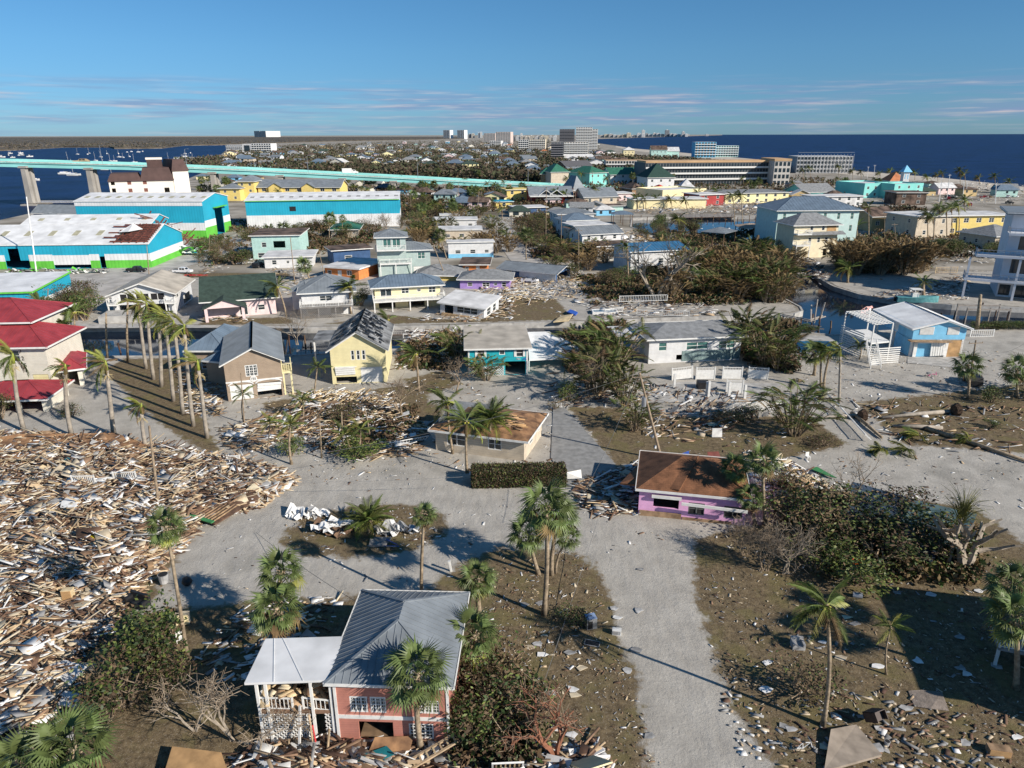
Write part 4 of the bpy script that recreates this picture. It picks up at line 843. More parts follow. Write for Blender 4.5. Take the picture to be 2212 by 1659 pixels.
h = bld('low turquoise warehouse with white roof and green trim at left edge', 'warehouse', (-120, 690), (80, 684), 636, (177, 596), turq, whiter, 'shed', 1.0, .3, name='warehouse', rt=.2, wins=[('f', .93, .99, .1, 2.3, 'o')])
bands(h, [(0, 1.3, lime, 'green_band'), (1.3, 2.8, wband, 'white_band')], 'fr')
mb = MB(); mb.bar((-.3, -.36, h.H), (h.W + .3, -.36, h.H), .12, .3); mb.bar((h.W + .36, -.3, h.H), (h.W + .36, h.D, h.H + .9), .12, .3); mb.build('green_gutter', lime, h.root)
mb = MB()
for i, (x, y) in enumerate(((3.4, 8), (3.6, 12))):
    mb.box(x, x + 2.4, y, y + 3, 1.9, 3.6, i % 2); mb.box(x, x + .2, y, y + .2, 0, 1.9); mb.box(x + 2.2, x + 2.4, y + 2.8, y + 3, 0, 1.9)
mb.build('air_conditioner', [dtan, dgrey], h.root)
bld('two grey metal roofs of a dockside shed by the bay', 'shed', (78, 500), (120, 500), 474, 7, navyw, greymetal, 'hip', 2.2, .8, name='shed', seams=.8)
bld('long low grey-roofed marina shed by the bay pier', 'shed', (76, 480), (172, 482), 458, 8, navyw, greymetal, 'gx', 2.6, .6, name='shed', seams=.8)
# condo with brown mansard roof
cw = mat('cream_condo_wall', (.74, .70, .63), .85, .04, .1); brm = mat('dark_brown_mansard', (.085, .05, .045), .8, .1, .4)
rw = mat('rusty_shutter', (.20, .08, .06), .7)
h = bld('cream four-storey condo block with dark brown mansard roof', 'apartment building', (244, 446), (382, 441), 388, 16, cw, brm, 'flat', 0, 0, name='apartment_building', fascia=False, fm=rw, gl=rw,
   wins=[('f', f_, f_ + .06, z, z + 1.7, 'w') for z in (3, 6.3, 9.8) for f_ in (.28, .52)] + [('f', .03, .09, z, z + 2, 'o') for z in (3, 6.3, 9.8)] + [('f', .84, .92, z, z + 2.2, 'o') for z in (3, 5.8)])
def mansard(h, x0, x1, z0, z1, ind=1.2, y1=None):
    y1 = y1 or h.D; mb = MB(); q = [(x0 - .5, -.6), (x1 + .5, -.6), (x1 + .5, y1), (x0 - .5, y1)]; p = [(x0 + ind, ind), (x1 - ind, ind), (x1 - ind, y1 - ind), (x0 + ind, y1 - ind)]
    mb.add([(a, b, z0) for a, b in q] + [(a, b, z1) for a, b in p], [(0, 1, 5, 4), (1, 2, 6, 5), (2, 3, 7, 6), (3, 0, 4, 7), (4, 5, 6, 7), (3, 2, 1, 0)]); mb.build('mansard_roof', brm, h.root)
mansard(h, 0, h.W * .5, h.H - 1, h.H + 2.6); mansard(h, h.W * .5, h.W, h.H - 1, h.H + 5.0)
h2 = bld('narrow cream right-hand tower of the mansard-roofed condo', 'apartment building', (383, 440), (416, 438), 366, 16, cw, brm, 'flat', 0, 0, name='apartment_building', fascia=False); mansard(h2, 0, h2.W, h2.H - .8, h2.H + 4.6)
mb = MB(); mb.box(h.W * .62, h.W * .86, 5, 11, h.H + 4.5, h.H + 8.6); mb.build('stair_tower', brm, h.root); mb = MB(); mb.box(h.W * .61, h.W * .87, 4.9, 11.1, h.H + 8.6, h.H + 9.5); mb.build('tower_cap', cw, h.root)
# yellow condo row
h = bld('long yellow condo row with grey metal roof and gabled dormers', 'apartment building', (560, 431), (736, 431), 403, 16, yelloww, greymetal, 'gx', 3.2, .8, name='apartment_building', auto=(2, 'G', 2.2, 1.8, 'f', 5.5))
for f_ in (.22, .62):
    mb = MB(); c = h.W * f_; z = h.H + .2; mb.slab([(c - 4, -2, z - .6), (c, -2, z + 1.8), (c, 6, z + 1.8), (c - 4, 6, z - .6)], .2); mb.slab([(c, -2, z + 1.8), (c + 4, -2, z - .6), (c + 4, 6, z - .6), (c, 6, z + 1.8)], .2); mb.build('dormer_roof', greymetal, h.root)
    mb = MB(); mb.add([(c - 3.4, -1.5, z - .6), (c + 3.4, -1.5, z - .6), (c, -1.5, z + 1.5)], [(0, 1, 2)]); mb.box(c - 3.4, c + 3.4, -1.5, -.1, 0, z - .6); mb.build('bay_wall', yelloww, h.root)
h = bld('yellow condo tower with grey hip roof left of the long condo row', 'apartment building', (518, 432), (552, 432), 392, 14, yelloww, greymetal, 'hip', 2.8, 1, name='apartment_building', auto=(3, 'w', 1.4, 1.3, 'f', 3.5))
bld('low yellow condo wing with grey roof beside the brown mansard block', 'apartment building', (478, 434), (520, 434), 407, 12, yelloww, greymetal, 'hip', 2.4, 1, name='apartment_building', auto=(2, 'w', 1.4, 1.3, 'f', 3.5))
# ------------------------------------------------------------------ town strip behind the canals
redw = mat('dark_red_siding', (.36, .05, .05), .8, .08, .4); terra = mat('terracotta_roof', (.50, .19, .09), .85, .12, .4); aqua = mat('aqua_stucco', (.22, .60, .56), .85, .05, .2); palem = mat('pale_yellow_wall', (.80, .74, .42), .85, .05, .2)
h = bld('long dark red shop building with two white-trimmed gables and porch', 'shop', (1145, 441), (1236, 440), 421, 14, redw, greymetal, 'gx', 3.6, .6, name='shop_building', wins=[('f', a, a + .05, 4.4, 5.6, 'w') for a in (.08, .13, .35, .6, .85)])
for f_ in (.37, .62):
    mb = MB(); c = h.W * f_; z = h.H; mb.slab([(c - 3.4, -1, z), (c, -1, z + 2.4), (c, 6, z + 2.4), (c - 3.4, 6, z)], .3); mb.slab([(c, -1, z + 2.4), (c + 3.4, -1, z), (c + 3.4, 6, z), (c, 6, z + 2.4)], .3); mb.build('gable_trim', white, h.root)
mb = MB(); mb.box(-.3, h.W + .3, -3, 0, 3.6, 4.0); mb.build('porch_roof', white, h.root)
mb = MB(); [mb.box(x, x + .3, -2.9, -2.6, 0, 3.6) for x in np.linspace(0, h.W - .3, 8)]; mb.build('post', dark, h.root)
for a in (('tan market pavilion with pyramid grey roof beside the red shop', (1238, 437), (1262, 436), 412, 12, beige, greymetal, 'hip', 7), ('grey-roofed low shop row right of the red shop', (1262, 443), (1332, 441), 424, 14, beige, greymetal, 'gx', 3.5),
    ('brown open hut with dark hip roof behind the canal shops', (1365, 422), (1392, 421), 408, 12, woodm, tarroof, 'hip', 3), ('pale pink low shop with flat roof', (1332, 434), (1366, 433), 418, 12, palepink, flatwh, 'flat', 0),
    ('pale yellow flat-roofed shop block with panelled upper wall', (1430, 437), (1524, 432), 414, 22, paley, flatwh, 'para', 0), ('long yellow low shop wall with arched openings by the canal', (1368, 452), (1524, 450), 431, 12, paley, flatwh, 'flat', 0),
    ('yellow shopping plaza with grey roof and central gable', (1566, 440), (1702, 437), 418, 22, palem, shingle_g, 'flat', 0), ('bright red shop wing between the yellow plazas', (1510, 445), (1562, 443), 421, 14, redw, flatwh, 'flat', 0),
    ('low grey-roofed building with turquoise gable front', (1736, 432), (1802, 430), 414, 16, aqua, shingle_g, 'gx', 3.5), ('pale flat-roofed store behind the mint house', (1760, 448), (1862, 446), 425, 12, flatwh, flatwh, 'flat', 0),
    ('aqua two-storey block with parapet and set-back upper part', (1864, 428), (1928, 426), 399, 22, aqua, flatwh, 'para', 0), ('aqua lower wing of the parapet block', (1928, 430), (1990, 428), 400, 14, aqua, flatwh, 'para', 0),
    ('orange hip-roofed aqua pavilion above the parapet block', (1921, 408), (1953, 408), 391, 12, aqua, terra, 'hip', 5), ('wrecked two-storey building with open front and torn roof', (1934, 443), (1998, 443), 416, 12, tarroof, tarroof, 'flat', 0),
    ('white roofed low canal cottage with pale blue wall', (1287, 456), (1346, 455), 445, 8, mint, tarroof, 'flat', 0), ('dark teal low roadhouse with wide flat roof at the street end', (1115, 462), (1180, 460), 449, 10, navyw, flatwh, 'flat', 0),
    ('bright yellow open restaurant under the bridge end', (1095, 437), (1140, 436), 410, 12, yelloww, yelloww, 'flat', 0), ('turquoise and yellow roadside bar near the bridge end', (1072, 450), (1106, 449), 436, 8, yelloww, turqroof, 'flat', 0),
    ('aqua motel block with green hip roof', (1273, 401), (1310, 399), 374, 22, aqua, greenroof, 'hip', 4), ('aqua and white resort with long green roof', (1318, 398), (1372, 397), 376, 16, whsid, greenroof, 'gx', 4), ('green-roofed pink and white resort wing', (1372, 396), (1445, 395), 377, 16, whsid, greenroof, 'gx', 4.5),
    ('dark-roofed white resort lobby with green hip roof', (1398, 411), (1455, 410), 384, 18, whsid, mat('dark_green_hip', (.02, .055, .045), .8), 'hip', 8), ('yellow cupola house with green cap beside the long grey hotel', (1460, 384), (1474, 384), 367, 7, palem, greenroof, 'hip', 2),
    ('brown-walled four-storey motel with balconies and green roof', (1190, 404), (1228, 403), 372, 16, beige, greenroof, 'hip', 5), ('brown balcony motel left of the green-roofed one', (1168, 402), (1192, 402), 376, 14, woodm, greenroof, 'hip', 4), ('white gabled house with curved dark roof', (1226, 380), (1282, 378), 362, 20, woodm, mat('dark_curved_roof', (.1, .1, .11), .8), 'gx', 5),
    ('small yellow hut with white pyramid roof and cupola on the plaza', (1468, 419), (1500, 419), 407, 10, palem, flatwh, 'hip', 5), ('small red hip roofed gazebo on the plaza', (1418, 419), (1448, 418), 412, 10, beige, mat('tomato_red_roof', (.55, .07, .04), .7), 'hip', 3),
    ('cream three-storey beach house with pale hip roof by the gulf', (1346, 344), (1370, 344), 324, 22, paley, flatwh, 'hip', 4), ('pale aqua beach house with dark damaged roof by the gulf', (1406, 344), (1440, 344), 323, 22, mint, tarroof, 'gx', 5), ('aqua beach house right of the dark-roofed one', (1440, 343), (1466, 343), 326, 22, mint, flatwh, 'gx', 5),
    ('turquoise low market hall with long white roof', (1208, 352), (1285, 351), 341, 26, turqroof, flatwh, 'gx', 4)):
    lb, A, B, vt, D, wl, rf, rk, ri = a
    bld(lb, 'building', A, B, vt, D, wl, rf, rk, ri, .8, name='commercial_building', auto=(max(1, int((A[1] - vt) / 10)), 'w', 1.5, 1.5, 'f', 4.5) if 'wall' not in lb and 'hall' not in lb else None)
mb = MB(); q = P(1950, 410); o = empty('beach_tower', q, 0, 'slim white tower with sky blue pyramid roof near the beach', 'tower'); mb.box(-2.2, 2.2, -2.2, 2.2, 0, 13); mb.build('tower_wall', whsid, o)
mb = MB(); mb.add([(-3.4, -3.4, 13), (3.4, -3.4, 13), (3.4, 3.4, 13), (-3.4, 3.4, 13), (0, 0, 18)], [(0, 1, 4), (1, 2, 4), (2, 3, 4), (3, 0, 4), (3, 2, 1, 0)]); mb.build('roof', bluemetal if 0 else skyb, o)
mb = MB(); [mb.box(x - .3, x + .3, -2.25, -2.2, z, z + 3.4) for x in (-1, 1) for z in (2, 8)]; mb.build('window', MC['sky_blue_siding'], o)
# big grey hotel and the scaffolded block
def slabtower(label, u0, u1, vb, vt, D, m, floors, bays, name='hotel', cat='hotel', balc=True, fm=None, gl=None, roofm=None, v2=None, wf='f', ww=None):
    h = bld(label, cat, (u0, vb), (u1, v2 or vb), vt, D, m, roofm or flatwh, 'flat', 0, 0.0, name=name, fascia=False)
    fh = h.H / floors; mb = MB(); w_ = h.W / bays
    me = MB().box(0, w_ * .62, -.02, .12, 0, fh * .62).mesh('window', gl or glass)
    for k in range(floors):
        for i in range(bays): inst('window', me, h.root, T(w_ * (i + .19), -.12, k * fh + fh * .25))
    if balc:
        bm = MB(); bm.box(0, h.W, -1.4, -.0, 0, .25).box(0, h.W, -1.4, -1.3, .25, 1.1); bm2 = bm.mesh('balcony', fm or white)
        for k in range(1, floors): inst('balcony', bm2, h.root, T(0, 0, k * fh))
    return h
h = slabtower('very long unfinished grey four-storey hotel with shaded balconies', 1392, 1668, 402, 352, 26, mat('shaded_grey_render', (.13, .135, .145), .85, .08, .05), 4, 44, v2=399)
mb = MB(); mb.box(0, h.W, -.3, 20, h.H, h.H + 1.2); mb.build('timber_parapet', mat('raw_timber_roof', (.55, .36, .2), .8, .1, .1), h.root)
h = slabtower('pale end block of the long unfinished hotel', 1668, 1703, 402, 348, 30, mat('pale_concrete_wall', (.55, .52, .48), .85, .06, .1), 4, 4, balc=False)
mb = MB(); mb.box(-.3, h.W + .3, -.3, 30, h.H, h.H + 1.4); mb.build('timber_parapet', MC['raw_timber_roof'], h.root)
slabtower('left wing of the unfinished hotel with orange timber parapet', 1308, 1394, 374, 347, 24, MC['pale_concrete_wall'], 3, 14, roofm=MC['raw_timber_roof'])
h = slabtower('second unfinished grey hotel block wrapped in scaffolding', 1718, 1838, 374, 338, 24, mat('grey_wrap_wall', (.42, .42, .42), .85, .1, .1), 4, 16, balc=False)
mb = MB(); 
for i in range(18): mb.box(h.W * i / 17 - .12, h.W * i / 17 + .12, -1.6, -1.4, 0, h.H + 2)
for k in range(6): mb.box(0, h.W, -1.6, -1.4, k * 3.4, k * 3.4 + .2)
mb.build('scaffolding', steel, h.root)
h = slabtower('bright blue storm-gutted beach hotel with dark open side', 1500, 1545, 340, 307, 30, mat('bright_blue_wall', (.10, .42, .66), .8, .06, .1), 6, 7)
slabtower('pale aqua right wing of the blue beach hotel', 1545, 1594, 339, 315, 24, mint, 5, 9)
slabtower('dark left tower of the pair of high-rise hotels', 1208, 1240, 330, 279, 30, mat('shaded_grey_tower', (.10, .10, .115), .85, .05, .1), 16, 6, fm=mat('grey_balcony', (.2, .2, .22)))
slabtower('light grey right tower of the pair of high-rise hotels', 1243, 1278, 332, 275, 34, mat('pale_tower_wall', (.56, .54, .53), .85, .05, .1), 17, 7)
slabtower('slim pale slab standing against the high-rise hotels', 1278, 1290, 332, 279, 30, MC['pale_tower_wall'], 16, 2)
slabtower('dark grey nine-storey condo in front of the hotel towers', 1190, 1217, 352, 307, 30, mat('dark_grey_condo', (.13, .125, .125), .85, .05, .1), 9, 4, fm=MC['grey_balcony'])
slabtower('beige nine-storey condo in front of the hotel towers', 1218, 1270, 348, 307, 24, mat('beige_condo', (.6, .55, .48), .85, .05, .1), 9, 9)
slabtower('cream six-storey condo left of the dark grey condo', 1142, 1178, 328, 301, 26, mat('cream_condo', (.68, .6, .46), .85, .05, .1), 7, 8)
slabtower('white and grey condo left of the cream condo', 1120, 1142, 328, 302, 26, flatwh, 6, 5)
slabtower('white balconied condo block by the left bay shore', 545, 587, 333, 310, 26, whsid, 5, 8)
slabtower('cream-topped white condo block by the left bay shore', 490, 525, 331, 313, 26, whsid, 5, 8); slabtower('blank white condo block between the bay shore condos', 525, 545, 333, 311, 26, flatwh, 1, 1, balc=False)
slabtower('striped white tower, left of the distant pair', 958, 972, 300, 281, 60, whsid, 14, 4); slabtower('striped white tower, right of the distant pair', 988, 1003, 300, 281, 60, whsid, 14, 4)
slabtower('pinkish twelve-storey condo slab in the far town', 1045, 1070, 310, 288, 50, mat('pinkish_condo', (.6, .48, .44), .85, .05, .1), 10, 8); slabtower('pinkish condo slab with stepped roof beside its twin', 1071, 1103, 312, 285, 50, MC['pinkish_condo'], 11, 9)
slabtower('white balconied condo below the pinkish slabs', 1058, 1082, 316, 304, 40, flatwh, 4, 6)
slabtower('lone white twin tower on the far mainland, left one', 550, 562, 296.5, 283, 300, flatwh, 12, 4, balc=False); slabtower('lone white twin tower on the far mainland, right one', 563, 575, 296.5, 283, 300, flatwh, 12, 4, balc=False)
pal = [flatwh, MC['beige_condo'], MC['pale_tower_wall'], whsid, hazem, MC['cream_condo']]
tw = 0
def skyline(us, vb, hmin, hmax, wmin, wmax, label, group, dens=1.0, vbf=None):
    u = us[0]
    while u < us[1]:
        w_ = R.uniform(wmin, wmax); hh = R.uniform(hmin, hmax) if R.random() > .3 else R.uniform(hmin, hmin * 1.6)
        if R.random() < dens:
            v0 = vbf(u) if vbf else vb; p = P(u, v0); q = P(u + w_, v0); W = (q - p).length; H = (PY(u, v0 - hh, p.y).z)
            r = empty('distant_tower', p, 0, label, 'tower', group); m = R.choice(pal); mb = MB(); mb.box(0, W, 0, W * .7, 0, H); mb.build('tower_block', m, r)
            if hh > 3.5:
                mb = MB(); nf = max(2, int(hh / 1.4))
                for k in range(nf): mb.box(W * .06, W * .94, -W * .03, -W * .01, H * (k + .3) / nf, H * (k + .62) / nf)
                mb.build('window_band', glass, r); mb = MB(); mb.box(W * .3, W * .6, W * .2, W * .5, H, H * 1.08); mb.build('roof_plant', flatwh, r)
        u += w_ * R.uniform(1.05, 1.5)
skyline((1296, 1390), 297.2, 4, 11, 4, 9, 'white high-rise of the nearer shore skyline beside the hotel towers', 'nearer shoreline high-rises')
skyline((1386, 1482), 295.5, 5, 16, 4, 8, 'high-rise of the clustered shore skyline right of the hotel towers', 'clustered shoreline high-rises')
skyline((1483, 1530), 294, 3, 5, 4, 6, 'low block of the shore skyline tapering into the gulf', 'tapering shoreline blocks', .5)
skyline((1005, 1042), 298, 5, 13, 4, 7, 'pale tower of the distant middle skyline', 'middle distant towers', .8); skyline((1104, 1200), 305, 6, 13, 6, 10, 'pale condo in the distant town centre left of the hotel towers', 'town centre condos', .9)
skyline((1120, 1200), 297, 3, 9, 3, 5, 'tiny tower on the far horizon left of the hotel towers', 'horizon towers', .6)
FH = lambda u: 290.35 - (u - 1300) * .00235 + .75
skyline((1660, 2000), 0, 1.5, 4, 2, 5, 'tiny white block on the far horizon across the gulf', 'far gulf horizon skyline', .8, FH); skyline((1995, 2030), 0, 4, 7, 3, 5, 'taller white block of the far gulf horizon cluster', 'far gulf horizon cluster', 1, FH)
skyline((2030, 2215), 0, 2, 6, 2, 4, 'small white tower of the far right gulf horizon', 'far right gulf skyline', .85, FH)
q = [P(1640, FH(1640)), P(2300, FH(2300))]
mb = MB(); mb.bar(q[0] + Vector((0, 800, 3)), q[1] + Vector((0, 800, 3)), 900, 12); tag(mb.build('far_shore', mangm), kind='structure')
# ------------------------------------------------------------------ bridge
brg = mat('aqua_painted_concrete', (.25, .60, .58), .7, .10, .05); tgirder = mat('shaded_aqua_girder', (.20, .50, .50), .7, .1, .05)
bp_ = [(a, b, c * ZS) for a, b, c in [(-260, 341, 345), (0, 344.5, 362), (280, 352.5, 385), (553, 364, 405), (830, 378.5, 427), (1106, 393.5, 447), (1250, 400.5, 458), (1352, 405.5, 466), (1450, 409, 478)]]
BP = [PY(u, v, Y) for u, v, Y in bp_]
br = empty('road_bridge', (BP[1].x, BP[1].y, 0), 0, 'long aqua concrete road bridge crossing from bay to town', 'bridge'); o0 = Vector((BP[1].x, BP[1].y, 0)); BL = [p - o0 for p in BP]
def lerpU(t):
    i = min(int(t), len(BL) - 2); return BL[i].lerp(BL[i + 1], t - i)
mb = MB()
for a, b in zip(BL, BL[1:]): mb.bar(a - Vector((0, -7, 1.35)), b - Vector((0, -7, 1.35)), 14, .5)
mb.build('road_deck', concrete, br)
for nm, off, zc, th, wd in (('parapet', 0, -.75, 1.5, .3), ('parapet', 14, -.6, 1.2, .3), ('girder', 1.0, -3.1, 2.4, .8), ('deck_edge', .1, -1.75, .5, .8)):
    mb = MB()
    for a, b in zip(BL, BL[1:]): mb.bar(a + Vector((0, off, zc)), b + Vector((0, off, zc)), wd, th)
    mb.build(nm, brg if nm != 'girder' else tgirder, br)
mb = MB()
for a, b in zip(BL, BL[1:]): mb.bar(a + Vector((0, 0, .35)), b + Vector((0, 0, .35)), .12, .12); 
mb.build('handrail', brg, br)
pierm = mat('pier_concrete', (.36, .34, .31), .9, .1, .1)
for u, wd in ((-110, 1), (42, 1), (182, 1), (320, 1), (452, 1), (600, 1), (735, 1), (848, 1), (960, 1)):
    for i in range(len(bp_) - 1):
        if bp_[i][0] <= u <= bp_[i + 1][0]: t_ = i + (u - bp_[i][0]) / (bp_[i + 1][0] - bp_[i][0])
    p = lerpU(t_); mb = MB(); ht = p.z - 3.5
    if ht < 1.5: continue
    mb.box(p.x - 2.6, p.x + 2.6, p.y - .5, p.y + 14, ht - 1.2, ht); 
    mb.add([(p.x - 2.0 * s_ + d, p.y + y, z) for z, s_, d in ((-2.5, 1.0, 1.0), (ht - 1.2, .8, 0)) for d_, y in ((-1, 0),) for s_, y in ((s_, 0),)] , []) 
    for y in (0, 5): mb.add([(p.x - 1.3, p.y + y, ht - 1.2), (p.x + 1.3, p.y + y, ht - 1.2), (p.x + 1.3, p.y + y + 3, ht - 1.2), (p.x - 1.3, p.y + y + 3, ht - 1.2), (p.x - 1.8, p.y + y, -2.5), (p.x + 1.8, p.y + y, -2.5), (p.x + 1.8, p.y + y + 3, -2.5), (p.x - 1.8, p.y + y + 3, -2.5)], [(0, 1, 5, 4), (1, 2, 6, 5), (2, 3, 7, 6), (3, 0, 4, 7)])
    if u < 300: mb.box(p.x - 5, p.x + 5, p.y - 2, p.y + 15, -2, -.3)
    mb.build('pier', pierm, br)
def lamp_post(p, h, label, group=None, m=steel):
    o = empty('street_lamp', p, 0, label, 'street lamp', group); mb = MB(); mb.tube([(0, 0, 0), (0, 0, h * .5), (0, 0, h)], [.2, .15, .1], 6); mb.build('pole', m, o); mb = MB(); mb.tube([(0, 0, h), (.8, 0, h + .5), (1.8, 0, h + .5)], .08, 5); mb.box(1.6, 2.6, -.2, .2, h + .4, h + .6); mb.build('lamp_head', m, o)
for u in (218, 400, 662, 900, 1140):
    for i in range(len(bp_) - 1):
        if bp_[i][0] <= u <= bp_[i + 1][0]: t_ = i + (u - bp_[i][0]) / (bp_[i + 1][0] - bp_[i][0])
    lamp_post(lerpU(t_) + o0 + Vector((0, 0, -1)), 11, 'slim lamp pole standing on the aqua bridge', 'lamps on the bridge')
# ------------------------------------------------------------------ vehicles
tyre = mat('tyre_rubber', (.015, .015, .015), .9); carglass = mat('car_glass', (.02, .03, .04), .1, spec=.8)
wheelm = MB().tube([(0, -.12, 0), (0, .12, 0)], .36, 14).mesh('wheel', tyre); rimm = MB().tube([(0, -.13, 0), (0, .13, 0)], .2, 8).mesh('rim', steel)
def vehicle(name, label, cat, p, rz, m, kind='suv', s=1.0, extra=None):
    o = empty(name, p, rz, label, cat)
    if extra is not None: o.matrix_basis = o.matrix_basis @ extra
    L = {'suv': 4.7, 'pickup': 5.8, 'humvee': 4.9, 'truck': 7.5, 'sedan': 4.6}[kind]; w_ = 1.9 if kind not in ('truck', 'humvee') else 2.3; f = w_ / 2
    pr = {'suv': [(0, .4), (L, .4), (L, .95), (3.75, 1.1), (3.1, 1.68), (.35, 1.7), (.05, 1.1)], 'sedan': [(0, .35), (L, .35), (L, .8), (3.5, .95), (2.9, 1.4), (1.3, 1.42), (.6, .98), (0, .9)],
          'pickup': [(0, .5), (L, .5), (L, 1.05), (4.5, 1.2), (3.95, 1.85), (2.2, 1.87), (2.05, 1.2), (0, 1.2)], 'humvee': [(0, .6), (L, .6), (L, 1.25), (3.3, 1.35), (2.8, 1.95), (1, 1.95), (.1, 1.3)], 'truck': [(4.6, .6), (L, .6), (L, 1.3), (6.6, 1.5), (6.1, 2.3), (4.6, 2.3)]}[kind]
    b = MB().extr([(x, z) for x, z in pr], -f, f).build('body', m, o)
    if kind == 'truck': MB().box(0, 4.5, -1.15, 1.15, .7, 3.1).build('cargo_box', white, o)
    g = MB(); zt = max(z for _, z in pr) - .1; zb = zt - .55
    x0, x1 = {'suv': (.4, 3.3), 'sedan': (1.2, 3.1), 'pickup': (2.3, 4.15), 'humvee': (1.0, 3.0), 'truck': (4.9, 6.2)}[kind]
    for y in (-f - .012, f + .002): g.box(x0 + .15, (x0 + x1) / 2 - .06, y, y + .01, zb, zt); g.box((x0 + x1) / 2 + .06, x1 - .12, y, y + .01, zb, zt)
    g.build('side_window', carglass, o)
    g = MB(); xa, za, xb, zb_ = {'suv': (3.7, 1.15, 3.15, 1.62), 'sedan': (3.45, .98, 2.95, 1.36), 'pickup': (4.45, 1.25, 4.0, 1.78), 'humvee': (3.25, 1.4, 2.85, 1.85), 'truck': (6.55, 1.55, 6.15, 2.2)}[kind]
    g.add([(xa + .02, -f * .85, za), (xa + .02, f * .85, za), (xb + .03, f * .8, zb_), (xb + .03, -f * .8, zb_)], [(0, 1, 2, 3)]); g.build('windscreen', carglass, o)
    if kind == 'pickup': MB().box(.1, 2.0, -f + .1, f - .1, 1.19, 1.22).build('cargo_bed', black, o)
    for x in (.95, L - .95):
        for y in (-f + .08, f - .08): q = inst('wheel', wheelm, o, T(x, y, .36)); inst('rim', rimm, q)
    for y in (-f + .25, f - .25): inst('headlight', MB().box(-.02, .03, -.15, .15, -.08, .08).mesh('headlight', white) if 'hl' not in MC else MC['hl'], o, T(L, y, .8))
    return o
def onbridge(u, y=3.5):
    for i in range(len(bp_) - 1):
        if bp_[i][0] <= u <= bp_[i + 1][0]: t_ = i + (u - bp_[i][0]) / (bp_[i + 1][0] - bp_[i][0])
    return lerpU(t_) + o0 + Vector((0, y, -1.0)), atan2(BL[3].y - BL[2].y, BL[3].x - BL[2].x)
p, a = onbridge(186, 2); vehicle('army_truck', 'sand-coloured military off-road truck driving on the bridge', 'military vehicle', p, a + pi, mat('desert_tan_paint', (.45, .33, .19), .6), 'humvee').scale = (1.9, 1.5, 1.5)
p, a = onbridge(734, 2); vehicle('box_truck', 'white box truck on the lower end of the bridge', 'truck', p, a, white, 'truck').scale = (1.5, 1.2, 1.3)
vehicle('pickup_truck', 'white pickup truck parked by the torn warehouse', 'pickup', P(376, 590), radians(174) + pi, mat('white_car_paint', (.75, .75, .75), .3, .03), 'pickup', extra=T(0, 0, 0))
vehicle('pickup_truck', 'dark pickup truck parked against the torn warehouse wall', 'pickup', P(275, 588), radians(4), black, 'pickup')
vehicle('suv', 'black sport utility vehicle with open doors by the leaning pole on the right', 'car', P(2108, 838), radians(75), black, 'suv')
vehicle('overturned_car', 'white car rolled on its roof in front of the navy house', 'car', P(1128, 612) + Vector((0, 0, 1.9)), radians(-22), MC['white_car_paint'], 'suv', extra=Matrix.Rotation(radians(172), 4, 'X'))
vehicle('sedan', 'pale car parked below the three-storey house', 'car', P(852, 604), radians(10), MC['white_car_paint'], 'sedan')
vehicle('suv', 'dark car beside the low white house', 'car', P(550, 580), radians(80), black, 'suv')
vehicle('sunken_car', 'red car nose-down in the canal by the seawall', 'car', P(1884, 662) + Vector((0, 0, -.8)), radians(200), mat('dark_red_paint', (.35, .01, .02), .3), 'sedan', extra=Matrix.Rotation(radians(25), 4, 'Y') @ Matrix.Rotation(radians(30), 4, 'X'))
vehicle('pickup_truck', 'grey pickup by the brown reeds behind the white villa', 'pickup', P(1800 + 495, 616), 0, MC['white_car_paint'], 'pickup')
vehicle('sedan', 'silver car left of the white villa half under branches', 'car', P(1990, 558), radians(40), MC['white_car_paint'], 'sedan')
vehicle('sedan', 'white car parked on the side street beside the blue-grey houses', 'car', P(1210, 527), radians(15), MC['white_car_paint'], 'sedan')
cols = [MC['white_car_paint'], black, MC['dark_red_paint'], dblue, dgrey]
for i in range(46):
    z_ = R.choice([((1700, 1990), (404, 424)), ((1690, 1800), (412, 436)), ((2030, 2200), (425, 445)), ((700, 1080), (428, 450)), ((1080, 1160), (420, 436))]); vehicle('distant_car', 'small parked car on the beachfront or plaza lots', 'car', P(R.uniform(*z_[0]), R.uniform(*z_[1])), R.uniform(0, 6), R.choice(cols), R.choice(['suv', 'sedan', 'pickup']))['group'] = 'distant parked cars'
